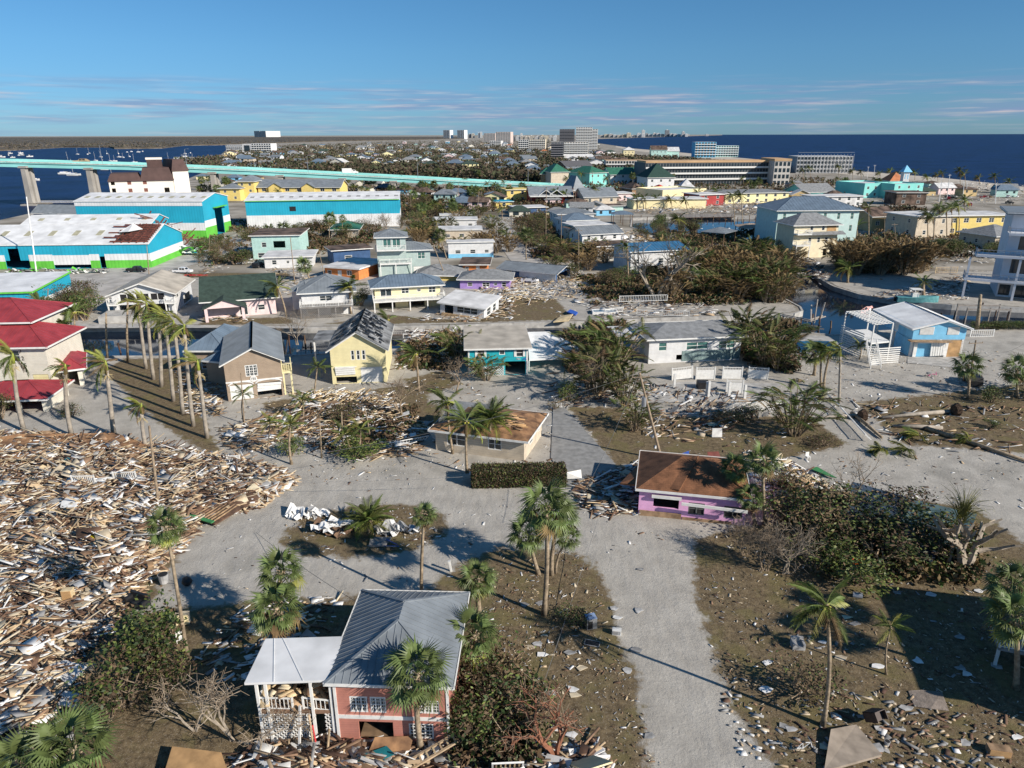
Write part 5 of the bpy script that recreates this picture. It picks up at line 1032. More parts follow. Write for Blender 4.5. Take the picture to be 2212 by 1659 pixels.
# ------------------------------------------------------------------ boats
def hull(L, B, H, name, m, root, n=10):
    mb = MB(); vs = []
    for i in range(n + 1):
        t_ = i / n; w_ = B / 2 * (1 - max(0, (t_ - .35) / .65) ** 2.2) * (.85 + .15 * min(1, t_ * 4)); sh = H * (1 + .3 * t_ * t_)
        vs += [(t_ * L, -w_, sh), (t_ * L, -w_ * .65, 0), (t_ * L, w_ * .65, 0), (t_ * L, w_, sh)]
    fs = [(0, 1, 2, 3)]
    for i in range(n):
        a = 4 * i; b = a + 4; fs += [(a, b, b + 1, a + 1), (a + 1, b + 1, b + 2, a + 2), (a + 2, b + 2, b + 3, a + 3), (a + 3, b + 3, b, a)]
    mb.add(vs, fs); return mb.build(name, m, root)
def sailboat(label, u, v, L=11, mast=13, rz=0, lean=0, group=None, cat_=False, z=-1.1):
    p = P(u, v, z); o = empty('sailing_boat', p, rz, label, 'sailboat', group)
    if cat_:
        for y in (-2.6, 2.6): q = hull(L, 1.6, 1.6, 'hull', white, o); q.location = (0, y, 0)
        MB().box(L * .15, L * .7, -2.2, 2.2, 1.3, 2.6).build('cabin', white, o); MB().box(L * .2, L * .71, -2.0, 2.0, 1.8, 2.3).build('cabin_window', glass, o)
    else:
        hull(L, 3, 1.5, 'hull', white, o); MB().box(L * .25, L * .6, -.8, .8, 1.5, 2.2).build('cabin', white, o)
    mb = MB(); mb.tube([(L * .45, 0, 1.2), (L * .45 + lean, 0, 1.2 + mast)], .11, 5); mb.build('mast', white, o); MB().bar((L * .45, 0, 2.8), (L * .1, 0, 2.8), .3).build('boom', dblue, o)
for i, (u, v, l_) in enumerate(((68, 390, 12), (164, 334, 13), (190, 332, 13), (143, 350, 15), (202, 348, 14), (234, 349, 12), (242, 349, 9), (284, 352, 13), (359, 350, 14), (214, 340, 12), (396, 333, 10), (404, 350, 12), (236, 384, 14), (338, 319.5, 12), (295, 329, 10), (253, 340, 8), (372, 352, 8))):
    sailboat('white sailboat moored in the bay left of the bridge ' + ('below' if v > 360 else 'beyond') if 0 else ['white sailboat with tall mast moored near the left bridge pier', 'white sailboat moored in the open bay beyond the bridge'][v < 365], u, v, 9, l_, R.uniform(-.5, .5), R.uniform(-1, 1), 'sailboats near the bridge pier' if v >= 365 else 'sailboats beyond the bridge')
sailboat('white catamaran with low cabin below the bridge, left of two', 128, 376, 12, 2, .1, cat_=True); sailboat('white catamaran with mast below the bridge, right of two', 148, 379, 13, 16, -.1, cat_=True)
sailboat('small white yacht right of the second bridge pier', 218, 367, 9, 12, .2)
def motorboat(label, p, L, rz, m=None, extra=None, group=None):
    o = empty('motor_boat', p, rz, label, 'boat', group); 
    if extra is not None: o.matrix_basis = o.matrix_basis @ extra
    hull(L, L * .3, L * .13, 'hull', m or white, o); MB().box(L * .35, L * .5, -L * .07, L * .07, L * .1, L * .22).build('console', white, o); MB().box(L * .3, L * .56, -L * .12, L * .12, L * .32, L * .335).build('canopy', white, o)
    mb = MB(); [mb.bar((L * x, y * L * .1, L * .1), (L * x, y * L * .1, L * .32), .06) for x in (.33, .53) for y in (-1, 1)]; mb.build('canopy_post', steel, o); MB().box(-.5, 0, -.3, .3, .1, 1.2).build('outboard_motor', black, o)
for i in range(26): motorboat('white boat wrecked along the far left marina shore' if i < 12 else 'small white boat at the right-hand bay docks', P(*((R.uniform(-20, 62), R.uniform(328, 341)) if i < 12 else (R.uniform(378, 480), R.uniform(336, 352))), -1), R.uniform(8, 14), R.uniform(0, 6), group='boats at the left marina shore' if i < 12 else 'boats at the right bay docks')
for i in range(14): u = R.uniform(30, 420); sailboat('tiny white vessel anchored far out in the bay', u, R.uniform(327, 345), 6, R.choice([2, 8]), R.uniform(0, 3), 0, 'far anchored vessels')
motorboat('teal flat boat lying along the right seawall', P(1935, 651) , 10, radians(-8), mat('teal_hull', (.12, .34, .36), .5)); motorboat('white boat hauled out beside the brown collapsed house row', P(1312, 562), 8, .3)
# trailer frames near the pickup
for lb, p, a, m in (('empty red boat trailer by the marina road', P(398, 598), .05, dred), ('grey boat trailer by the low white house', P(595, 588), -.05, steel), ('white flat trailer lying near the palms left of the mint house', P(510, 572), .4, dwhite)):
    o = empty('boat_trailer', p, a, lb, 'trailer'); mb = MB(); mb.bar((0, -.8, .5), (5, -.8, .5), .12); mb.bar((0, .8, .5), (5, .8, .5), .12); [mb.bar((x, -.8, .5), (x, .8, .5), .1) for x in (.2, 1.6, 3, 4.6)]; mb.bar((5, -.8, .5), (7, 0, .5), .12); mb.bar((5, .8, .5), (7, 0, .5), .12); mb.build('frame', m, o)
    for y in (-1, 1): inst('wheel', wheelm, o, T(1.6, y, .36))
# ------------------------------------------------------------------ town houses beyond the bridge
hw = [('white', whsid), ('off-white', offw), ('cream', paley), ('pale mint', mint), ('beige', beige), ('pale yellow', palem), ('tan', MC['tan_stucco']), ('pale grey', flatwh), ('pale pink', palepink), ('sky blue', skyb)]
hr = [('grey metal', greymetal), ('slate blue', slate), ('brown', tarroof), ('light grey', flatwh), ('dark grey', shingle_g), ('brown', tarroof), ('dark grey', shingle_g), ('green', shingle_d)] * 3 + [('terracotta', terra)]
fwm = MB().box(0, 1.4, -.06, .02, 0, 1.5).mesh('window', glass); fdm = MB().box(0, 3.0, -.06, .02, 0, 2.2).mesh('window', glass); balm = MB().box(0, 1, -1.6, 0, 0, .2).box(0, 1, -1.6, -1.5, .2, 1.1).mesh('balcony', white)
def town_house(p, W, D, nf, wl, rf, rz, place, grp):
    H = nf * 3.1 + R.choice([0, 0, 1.5]); rk = R.choice(['hip', 'hip', 'gx', 'gy', 'hip']); ri = W * R.uniform(.14, .24)
    r = empty('town_house', p, rz, '%s %s house with %s %s roof %s' % (wl[0], ['', 'one-storey', 'two-storey', 'three-storey'][nf], rf[0], {'hip': 'hip', 'gx': 'gable', 'gy': 'front-gabled'}[rk], place), 'house', grp)
    mb = MB(); mb.box(0, W, 0, D, 0, H)
    if rk == 'gx': [mb.add([(x, 0, H), (x, D / 2, H + ri), (x, D, H)], [(0, 1, 2)]) for x in (0, W)]
    if rk == 'gy': [mb.add([(0, y, H), (W / 2, y, H + ri), (W, y, H)], [(0, 1, 2)]) for y in (0, D)]
    mb.build('wall', wl[1], r); rb = MB(); o = .7
    x0, x1, y0, y1 = -o, W + o, -o, D + o
    if rk == 'hip':
        k = min(W, D) / 2; a, c = ((k, D / 2, H + ri), (W - k, D / 2, H + ri)) if W >= D else ((W / 2, k, H + ri), (W / 2, D - k, H + ri))
        rb.box(x0, x1, y0, y1, H - .15, H + .01); q = [(x0, y0, H + .01), (x1, y0, H + .01), (x1, y1, H + .01), (x0, y1, H + .01), a, c]
        rb.add(q, [(0, 1, 5, 4), (2, 3, 4, 5), (3, 0, 4), (1, 2, 5)] if W >= D else [(0, 1, 4), (2, 3, 5), (3, 0, 4, 5), (1, 2, 5, 4)])
    elif rk == 'gx': rb.slab([(x0, y0, H - .2), (x1, y0, H - .2), (x1, D / 2, H + ri), (x0, D / 2, H + ri)], .2); rb.slab([(x0, D / 2, H + ri), (x1, D / 2, H + ri), (x1, y1, H - .2), (x0, y1, H - .2)], .2)
    else: rb.slab([(x0, y0, H - .2), (W / 2, y0, H + ri), (W / 2, y1, H + ri), (x0, y1, H - .2)], .2); rb.slab([(W / 2, y0, H + ri), (x1, y0, H - .2), (x1, y1, H - .2), (W / 2, y1, H + ri)], .2)
    rb.build('roof', rf[1], r)
    for k in range(nf):
        n = max(2, int(W / 4))
        for i in range(n):
            if R.random() < .85: inst('window', R.choice([fwm, fwm, fdm]), r, T(W * (i + .5) / n - .8, 0, H - (nf - k) * 3.1 + .9))
    if nf > 1 and R.random() < .6: b = inst('balcony', balm, r, T(W * .1, 0, H - 3.1)); b.scale = (W * .8, 1, 1)
TOWN = [P(u, v) for u, v in [(470, 372), (476, 345), (500, 330), (600, 322), (800, 312), (1000, 306), (1290, 305), (1290, 330), (1340, 350), (1345, 370), (1180, 392), (1000, 380), (800, 368)]]
spots = []
def free(p, rad): return all((p.x - x) ** 2 + (p.y - y) ** 2 > (rad + r_) ** 2 for x, y, r_ in spots)
for o in list(sc.objects):
    if o.parent is None and o.get('category') in ('hotel', 'apartment building', 'building'): spots.append((o.location.x + 12, o.location.y + 8, 16))
cnt = 0; tries = 0
while cnt < 290 and tries < 16000:
    tries += 1; v = 305 + (R.random() ** .8) * 82; u = R.uniform(470, 1345); p = P(u, v)
    if not inpoly([p.x], [p.y], TOWN)[0]: continue
    W = R.uniform(12, 20); D = R.uniform(10, 16)
    if not free(p, W * .62): continue
    spots.append((p.x, p.y, W * .62)); reg = ('left' if u < 750 else 'middle' if u < 1050 else 'right'); dep = 'behind the bridge' if v > 350 else 'in the far town' if v > 325 else 'in the distance'
    town_house(p, W, D, R.choice([1, 2, 2, 3]), R.choice(hw[:1] * 3 + hw), R.choice(hr[:2] * 6 + hr), R.choice([0, 0, .15, -.2, .3]), dep + ', ' + reg, 'far town houses ' + dep + ' ' + reg); cnt += 1
print('houses', cnt)
for (us, vs, n, pl, grp) in (((870, 1120), (425, 455), 9, 'among trees right of the turquoise warehouse', 'houses right of the warehouse'), ((420, 560), (372, 412), 9, 'near the left foot of the bridge', 'houses at the bridge foot'), ((760, 1080), (405, 425), 10, 'in front of the bridge deck', 'houses before the bridge'),
   ((1700, 2200), (404, 440), 12, 'among the beachfront wreckage', 'beachfront buildings'), ((1300, 1500), (340, 372), 7, 'near the gulf shore', 'houses near the gulf shore'), ((1100, 1320), (440, 470), 8, 'along the upper side street', 'upper side street houses')):
    k = 0; t_ = 0
    while k < n and t_ < 300:
        t_ += 1; p = P(R.uniform(*us), R.uniform(*vs)); W = R.uniform(9, 14)
        if not free(p, W * .6): continue
        spots.append((p.x, p.y, W * .6)); town_house(p, W, R.uniform(7, 10), 1, R.choice(hw), R.choice(hr), R.uniform(-.2, .2), pl, grp); k += 1
# ------------------------------------------------------------------ palms
def feather_mesh(name, m, n=18, droop=.45, sweep=0, hang=.25, w=.26, seed=0):
    r = random.Random(seed); mb = MB(); p = lambda t: Vector((t - .16 * t * t, sweep * t * t, .12 * t - droop * t * t))
    mb.tube([p(i / 4) for i in range(5)], [.022, .017, .012, .008, .004], 3, 0, False)
    for i in range(n):
        t = .14 + .86 * i / (n - 1); a = p(t); l = w * sin(pi * min(1, .16 + .8 * t)) * r.uniform(.85, 1.15)
        for s in (-1, 1):
            d = Vector((.55 + .2 * t, s * .8 + sweep * 1.6, -hang * r.uniform(.6, 1.6))).normalized() * l
            mb.add([a + Vector((-.011, 0, 0)), a + Vector((.011, 0, 0)), a + d * .6 + Vector((.01, 0, .01)), a + d], [(0, 1, 2, 3)])
    return mb.mesh(name, m)
def fan_mesh(name, m, n=21, seed=0, droop=.3):
    r = random.Random(seed); mb = MB(); c = Vector((.52, 0, -.05)); mb.tube([(0, 0, 0), (.27, 0, .02), c], [.012, .01, .007], 3, 0, False)
    for i in range(n):
        a = radians(-118 + 236 * i / (n - 1)); l = .5 * (1 - .22 * abs(a) / 2) * r.uniform(.88, 1.1); d = Vector((cos(a), sin(a), 0)); q = Vector((-sin(a), cos(a), 0)) * .024
        z = -droop * abs(sin(a)) * .25
        mb.add([c, c + d * l * .5 - q + Vector((0, 0, z * .4 + .02)), c + d * l + Vector((0, 0, z - droop * .6 * r.uniform(.3, 1.5))), c + d * l * .5 + q + Vector((0, 0, z * .4))], [(0, 1, 2, 3)])
    return mb.mesh(name, m)
FE = {k: [feather_mesh('frond', m, 27, dr, sw, hg, .24, i) for i, (dr, sw, hg) in enumerate(((.35, 0, .3), (.5, .12, .45), (.45, -.15, .4)))] for k, m in (('g', frondg), ('y', frondy), ('b', frondb))}
FN = {k: [fan_mesh('frond', m, 21, i, .2 + .15 * i) for i in range(3)] for k, m in (('g', frondd), ('y', frondy), ('b', frondb))}
def crown_list(kind, r):
    L = []      # (type, az, elev, scale)
    if kind == 'fan':
        for i in range(27):
            e = radians(80 - 130 * (i / 26) ** .85); L.append(('g' if i < 21 else r.choice('gyb'), i * 2.4, e, r.uniform(.85, 1.1)))
    elif kind == 'fanthin':
        for i in range(20): L.append(('g', i * 2.4, radians(70 - 125 * i / 19), r.uniform(.8, 1.05)))
    elif kind == 'coco':      # blown towards the left, some brown hanging fronds
        for i in range(17):
            az = pi + r.gauss(0, .95) if i % 4 else r.uniform(0, 6.28); e = radians(62 - 95 * i / 16); L.append(('g' if i < 9 else r.choice('gyyb'), az, e, r.uniform(.8, 1.1)))
        for i in range(4): L.append(('b', r.uniform(0, 6.28), radians(-70), .6))
    elif kind == 'royal':
        for i in range(4): L.append(('y', pi + r.uniform(-.5, .5), radians(r.uniform(35, 80)), r.uniform(.65, .9)))
        for i in range(10): L.append((r.choice('gggyb'), pi + r.gauss(0, .9), radians(r.uniform(-60, 30)), r.uniform(.8, 1.15)))
        for i in range(3): L.append(('b', r.uniform(0, 6.28), radians(-65), .5))
    elif kind == 'date':
        for i in range(34): L.append(('g' if i < 26 else 'y', i * 2.4, radians(75 - 95 * i / 33), r.uniform(.9, 1.1)))
    elif kind == 'small':
        for i in range(13): L.append((r.choice('gggy'), i * 2.4, radians(65 - 85 * i / 12), r.uniform(.8, 1.05)))
    return L
def crown_mesh(kind, seed):
    k = (kind, seed)
    if k in WC: return WC[k]
    r = random.Random(seed); mb = MB(); src = FN if kind.startswith('fan') else FE; mi = {'g': 0, 'y': 1, 'b': 2}
    for ty, az, e, s in crown_list(kind, r):
        if r.random() < .25 and len(mb.V) > 300 and kind == 'date': continue
        me = src[ty][r.randrange(3)]; M_ = T(0, 0, 0, az, -e, r.uniform(-.4, .4), s)
        step = 1
        mb.add([M_ @ v.co for v in me.vertices], [tuple(p.vertices) for p in me.polygons], mi[ty])
    WC[k] = mb.mesh('crown', [frondd if kind.startswith('fan') else frondg, frondy, frondb]); return WC[k]
coconut = mat('green_coconut', (.35, .33, .06), .6)
def palm(kind, b, c, size, label, near=True, thick=.2, group=None, tm=None, name=None):
    p = P(*b); q = PY(c[0], c[1], p.y); q.y += 0; k_ = max(0, min(1, (b[1] - 720) / 210)); size *= 1.25 - .28 * k_; thick *= 1.1 - .25 * k_; h = max(1.2, q.z); dx = q.x - p.x; r = random.Random(int(b[0] * 7 + b[1]))
    o = empty(name or {'fan': 'fan_palm', 'fanthin': 'fan_palm', 'coco': 'coconut_palm', 'royal': 'royal_palm', 'date': 'date_palm', 'small': 'small_palm'}[kind], p, 0, label, 'palm tree', group)
    n = 7; bow = r.uniform(-.25, .25); pts = [Vector((dx * (i / n) ** 1.3 + bow * sin(pi * i / n), 0, h * i / n)) for i in range(n + 1)]
    if kind == 'royal': rad = [thick * (1.15 if i == 0 else 1.05 - .25 * i / n) for i in range(n + 1)]
    else: rad = [thick * (1.35 if i == 0 else 1 - .3 * i / n) for i in range(n + 1)]
    smooth(MB().tube(pts, rad, 8 if near else 5).build('trunk', tm or (royalm if kind == 'royal' else trunkm), o))
    top = pts[-1]
    if kind == 'royal':
        d = (pts[-1] - pts[-2]).normalized(); smooth(MB().tube([top - d * .1, top + d * .5, top + d * 1.1, top + d * 1.5], [thick * .75, thick * .75, thick * .5, thick * .25], 8).build('crownshaft', shaftm, o)); top = top + d * 1.3
        if near:
            mb = MB()
            for i in range(26): a = r.uniform(0, 6.28); mb.bar(top - d * 1.8, top - d * 2.2 + Vector((cos(a) * .7, sin(a) * .7, r.uniform(-.7, .3))), .03)
            mb.build('flower_stalk', mat('flower_stalk_straw', (.5, .4, .2)), o)
    if kind in ('fan', 'date') and near:
        mb = MB()
        for i in range(22): a = i * 2.4; z = -r.uniform(.1, 1.3); mb.bar(top + Vector((0, 0, z)), top + Vector((cos(a) * .38, sin(a) * .38, z + .35)), .07)
        mb.build('old_leaf_base', trunkm, o)
    if kind == 'coco' and near:
        me = WC.setdefault('nut', MB().tube([(0, 0, -.14), (0, 0, -.07), (0, 0, .07), (0, 0, .14)], [.05, .13, .13, .05], 6).mesh('coconut', coconut))
        for i in range(5): inst('coconut', me, o, T(top.x + .25 * cos(i * 1.3), .25 * sin(i * 1.3), top.z - .3))
    src = FN if kind.startswith('fan') else FE
    if near:
        for ty, az, e, s in crown_list(kind, r): inst('frond', src[ty][r.randrange(3)], o, T(top.x, top.y, top.z - r.uniform(0, .3), az, -e, r.uniform(-.45, .45), s * size))
    else: inst('crown', crown_mesh(kind, r.randrange(3)), o, T(top.x, top.y, top.z, r.uniform(-.4, .4) if kind in ('coco', 'royal') else r.uniform(0, 6), 0, 0, size))
    return o
rl = ['farthest from the camera', 'second farthest', 'third farthest', 'fourth in line', 'third nearest', 'second nearest', 'nearest, with few fronds']
for (b, c, th), l in zip((((316, 797), (300, 668), .3), ((332, 820), (318, 672), .32), ((349, 836), (341, 682), .33), ((375, 867), (357, 700), .33), ((395, 895), (377, 712), .33), ((418, 921), (399, 722), .34), ((448, 947), (429, 800), .34)), rl): palm('royal', b, c, 3.7, 'royal palm of the leaning grey-trunked row beside the lawn, ' + l, thick=th)
palm('royal', (52, 931), (29, 785), 3.9, 'royal palm at far left in front of the red-roofed garage', thick=.36); palm('royal', (155, 941), (141, 808), 2.6, 'royal palm with yellow crownshaft right of the red garage roof', thick=.36)
palm('royal', (246, 940), (230, 800), 4.0, 'royal palm with straw flower cluster on the sandy driveway', thick=.38); palm('royal', (317, 973), (306, 893), 3.0, 'short royal palm at the edge of the lumber pile', thick=.34)
palm('royal', (1812, 870), (1815, 770), 2.4, 'slim grey-trunked royal palm alone on the sandy lot', thick=.24)
for k, b, c, s, l, th in (('coco', (165, 790), (141, 702), 3.6, 'tall coconut palm with brown drooping crown behind the left royal palms', .2), ('coco', (92, 700), (85, 651), 3.0, 'ragged coconut palm beside the low turquoise warehouse', .2), ('coco', (170, 780), (161, 672), 2.6, 'snapped coconut palm with limp fronds at the canal bank', .2),
    ('coco', (619, 684), (599, 618), 3.6, 'coconut palm curving left before the pale pink house', .2), ('coco', (759, 678), (757, 617), 3.6, 'upright coconut palm before the lattice-deck house', .2), ('coco', (838, 729), (838, 688), 3.0, 'short coconut palm behind the torn-roof yellow house', .2),
    ('coco', (905, 845), (898, 762), 3.8, 'windblown coconut palm right of the torn-roof yellow house', .22), ('small', (678, 857), (685, 792), 2.6, 'green palm left of the torn-roof yellow house', .16), ('small', (773, 988), (779, 925), 2.7, 'young green palm, right of the leaning pair in the debris', .12), ('small', (758, 990), (745, 935), 2.7, 'young green palm, left of the leaning pair in the debris', .12),
    ('small', (630, 1003), (628, 915), 2.9, 'dark-trunked palm with drooping skirt at the street corner', .2), ('small', (578, 977), (583, 910), 2.4, 'thin small palm at the far edge of the street corner', .12), ('small', (527, 915), (525, 850), 2.6, 'bright green small palm before the taupe garage', .12), ('small', (655, 905), (653, 862), 2.6, 'bushy windblown palm above the debris left of centre', .14),
    ('coco', (1009, 1022), (1008, 908), 3.8, 'tall windblown coconut palm before the stripped-roof house', .22), ('coco', (978, 980), (965, 868), 3.6, 'leaning coconut palm left of the stripped-roof house', .2), ('date', (1065, 982), (1060, 905), 3.8, 'full green date palm before the stripped-roof house', .26),
    ('date', (799, 1146), (797, 1122), 3.3, 'squat date palm with spreading fronds on the roundabout', .4), ('fan', (911, 1301), (917, 1108), 1.45, 'tall slim fan palm with a small round crown by the salmon house roof', .2),
    ('fan', (1175, 1329), (1180, 1092), 2.9, 'tallest fan palm of the central group, trunk in front', .27), ('fan', (1163, 1240), (1143, 1150), 2.4, 'fan palm with dark round crown, left in the central group', .24), ('fan', (1191, 1242), (1208, 1118), 2.4, 'fan palm leaning behind the central group', .26), ('fanthin', (1200, 1238), (1228, 1158), 1.6, 'small fan palm at the right of the central group', .16),
    ('fan', (612, 1375), (606, 1232), 2.5, 'fan palm with bright upper crown left of the salmon house', .28), ('fan', (600, 1430), (597, 1312), 2.6, 'fan palm with yellow-stalked lower crown left of the salmon house', .28),
    ('fan', (1036, 1330), (1032, 1248), 2.1, 'fan palm behind the right rear corner of the salmon house roof', .28), ('fan', (1035, 1480), (1024, 1370), 2.5, 'fan palm overhanging the right side of the salmon house', .26), ('fan', (910, 1622), (903, 1452), 2.7, 'fan palm standing right in front of the salmon house wall', .26),
    ('fan', (405, 1421), (359, 1135), 1.9, 'tall leaning fan palm rising from the lumber pile edge', .2), ('fan', (75, 1900), (62, 1650), 2.6, 'big fan palm crown in the bottom left corner, left one', .3), ('fan', (175, 1880), (158, 1612), 2.7, 'big fan palm crown in the bottom left corner, right one', .3), ('coco', (1777, 1569), (1785, 1305), 3.3, 'tall coconut palm with swept fronds in the lower right yard', .2), ('small', (1914, 1457), (1925, 1352), 1.9, 'small slender palm beside the big building shadow', .1),
    ('fan', (2194, 1489), (2195, 1330), 2.5, 'fan palm at the right edge before the porch, lower crown', .26), ('fan', (2215, 1420), (2190, 1262), 2.4, 'fan palm at the right edge behind the porch palm', .26), ('fan', (1653, 1132), (1650, 992), 2.3, 'tall fan palm at the right end of the lilac-pink house', .26), ('fan', (1604, 1105), (1590, 1008), 2.1, 'fan palm overhanging the brown shingle roof', .24), ('fan', (1631, 1134), (1621, 1072), 2.0, 'short fan palm against the lilac-pink wall', .24),
    ('fan', (1758, 811), (1759, 762), 2.4, 'fan palm with patterned trunk left of the royal palm on the lot', .3), ('coco', (1779, 840), (1795, 757), 2.9, 'leaning palm of the trio left of the royal palm, front', .24), ('coco', (1773, 837), (1776, 752), 2.8, 'leaning palm of the trio left of the royal palm, rear', .22), ('small', (1856, 777), (1859, 745), 2.2, 'young double palm by the white fence of the blue house', .12),
    ('fan', (2090, 862), (2091, 787), 2.5, 'fan palm beside the leaning utility pole on the right', .24), ('fan', (2199, 860), (2197, 798), 2.7, 'dark fan palm at the right edge of the sandy lot', .24), ('coco', (1831, 611), (1834, 577), 4.2, 'date-like palm blown left on the far seawall', .3), ('small', (1995, 641), (1995, 608), 3.0, 'stout palm stump with sparse fronds before the white villa', .5),
    ('coco', (1851, 520), (1851, 487), 3.6, 'dark windblown palm right of the mint house', .22), ('fan', (1137, 561), (1138, 507), 2.6, 'fan palm standing alone on the side street', .2), ('coco', (1357, 604), (1355, 532), 3.0, 'bare-topped palm before the blue-roofed house', .25), ('fan', (1480, 644), (1490, 600), 2.9, 'green palm right of the uprooted banyan', .25), ('coco', (1466, 505), (1466, 473), 3.8, 'windblown palm by the inner canal', .22),
    ('fan', (670, 606), (657, 572), 2.4, 'fan palm beside the low white house', .22), ('coco', (627, 545), (630, 514), 2.8, 'palm before the mint two-storey house', .18), ('fan', (578, 518), (580, 497), 2.6, 'round fan palm left before the large turquoise warehouse', .2), ('fan', (612, 518), (613, 494), 2.8, 'second round fan palm before the large turquoise warehouse', .2), ('fan', (712, 518), (713, 472), 2.7, 'tall fan palm right before the large turquoise warehouse', .2), ('fanthin', (740, 514), (740, 473), 1.8, 'small yellowish palm top before the large turquoise warehouse', .16),
    ('coco', (1000 + 95, 545), (1093, 505), 2.8, 'coconut palm at the left edge of the side street', .18), ('fan', (965, 560), (950, 508), 2.4, 'palm between the trailers and the three-storey house', .18), ('coco', (940, 520), (943, 478), 2.4, 'thin palm left of the trailer row', .16)):
    palm(k, b, c, s, l, thick=th, near=b[1] > 600)
bare = [((276, 783), (276, 646), 'bare snapped palm trunk right of the canal dock', .2), ((232, 773), (229, 676), 'bare brown snapped palm trunk by the canal', .2), ((2110, 714), (2118, 636), 'thick pale bare palm trunk behind the blue house', .38), ((695, 1170 - 180), (690, 905), 'leaning dead thin palm trunk in the central debris', .1), ((740, 965), (738, 890), 'dead upright palm stem in the central debris', .09), ((800, 990 - 40), (788, 880), 'dead leaning palm stem among the central debris', .09)]
for b, c, l, th in bare:
    p = P(*b); q = PY(*c, p.y); o = MB().tube([(0, 0, 0), ((q.x - p.x) * .4, .1, q.z * .5), (q.x - p.x, 0, q.z)], [th * 1.2, th, th * .8], 7).build('bare_palm_trunk', trunkm, None, p); tag(smooth(o), l, 'palm trunk')
for i, (u, v, vc) in enumerate(((1178, 438, 414), (1205, 440, 414), (1225, 440, 418), (1291, 440, 408), (1378, 452, 426), (1395, 452, 428), (1422, 450, 428), (1452, 452, 430), (1484, 454, 432), (1511, 440, 416), (1551, 436, 412), (1586, 485, 424), (1603, 482, 422), (1316, 405, 385), (1229, 410, 385), (1259, 400, 375))): palm('coco', (u, v), (u - 3, vc), 3.6, 'windblown palm along the shops behind the inner canal', False, .2, 'palms along the inner canal shops')
for u, vb, vc in ((1924, 385, 369), (1901, 388, 374), (1941, 388, 375), (1976, 388, 372), (2003, 392, 382), (2026, 392, 378), (2036, 395, 374), (2074, 415, 368), (2084, 415, 376), (2149, 415, 381), (2181, 412, 392), (2115, 400, 384), (1860, 388, 372), (1842, 388, 370), (1812, 385, 360), (1750, 385, 362), (1735, 390, 368)): palm('coco', (u, vb), (u, vc), 4.2, 'windblown palm standing along the gulf beach', False, .22, 'palms along the gulf beach')
for u, vb, vc in ((2030, 512, 450), (2056, 512, 448), (2084, 500, 432), (1876, 517, 447), (2004, 517, 463), (2045, 515, 455), (2070, 510, 446), (2016, 520, 470)): palm('coco', (u, vb), (u, vc), 3.4, 'tall windblown palm in the group before the yellow motel', False, .22, 'palms before the yellow motel')
for i in range(110):
    u, v = R.choice([(R.uniform(600, 1300), R.uniform(385, 440)), (R.uniform(880, 1100), R.uniform(430, 480)), (R.uniform(430, 560), R.uniform(400, 430)), (R.uniform(760, 1100), R.uniform(405, 425)), (R.uniform(1280, 1900), R.uniform(395, 425))]); palm(R.choice(['coco', 'fan']), (u, v), (u, v - R.uniform(14, 24)), 2.9, 'distant palm in the town trees around the bridge end', False, .2, 'distant town palms')
# ------------------------------------------------------------------ bushes and trees
def leaf_cloud(r, n, blobs, s0, s1, split):
    V = []; Fq = []; mi = []
    for k in range(n):
        bx, by, bz, br = r.choice(blobs); 
        while True:
            x, y, z = r.uniform(-1, 1), r.uniform(-1, 1), r.uniform(-1, 1); d = x * x + y * y + z * z
            if .25 < d < 1: break
        j = r.gauss(1, .13); c = Vector((bx + x * br * j, by + y * br * j, max(.03, bz + z * br * .85 * j))); s = r.uniform(s0, s1)
        a = Vector((r.gauss(0, 1), r.gauss(0, 1), r.gauss(0, .6))).normalized(); b = a.cross(Vector((r.gauss(0, 1), r.gauss(0, 1), r.gauss(0, 1)))).normalized() * .5
        i = len(V); V += [c - a * s, c + b * s, c + a * s, c - b * s]; Fq.append((i, i + 1, i + 2, i + 3)); q = r.random(); mi.append(0 if q < split[0] else 1 if q < split[1] else 2)
    return V, Fq, mi
def branches(mb, r, p, d, L, rad, dep, lim=3):
    q = p + d * L; mb.tube([p, p.lerp(q, .5) + Vector((r.gauss(0, .05), r.gauss(0, .05), 0)) * L, q], [rad, rad * .8, rad * .6], 5 if dep < 2 else 3, 0, False)
    if dep >= lim: return
    for i in range(r.choice([2, 3, 3])):
        nd = (d + Vector((r.gauss(0, .55), r.gauss(0, .55), r.gauss(.1, .4)))).normalized(); branches(mb, r, q if i else p.lerp(q, .7), nd, L * r.uniform(.6, .85), rad * .6, dep + 1, lim)
BC = {}
def bush_mesh(style, seed):
    k = (style, seed)
    if k in BC: return BC[k]
    r = random.Random(seed * 17 + 3)
    blobs = [(r.uniform(-.32, .32), r.uniform(-.32, .32), r.uniform(.25, .7), r.uniform(.16, .34)) for _ in range(9)]
    st = {'green': (1700, .018, .038, (.55, .85), [leafg, leafl, leafb]), 'brown': (1300, .016, .034, (.15, .25), [leafg, leafl, leafb]), 'mixed': (1600, .018, .036, (.38, .55), [leafg, leafl, leafb]), 'light': (1300, .02, .045, (.35, .95), [leafg, leafl, leafb])}[style]
    V, Fq, mi = leaf_cloud(r, st[0], blobs, st[1], st[2], st[3]); mb = MB(); mb.V = [tuple(v) for v in V]; mb.F = Fq; mb.M = mi
    sb = MB()
    for i in range(7):
        a = i * 2.4; branches(sb, r, Vector((cos(a) * .06, sin(a) * .06, 0)), Vector((cos(a) * .5, sin(a) * .5, 1)).normalized(), .28, .02, 1, 3)
    BC[k] = (mb.mesh('foliage', st[4]), sb.mesh('stems', barkm)); return BC[k]
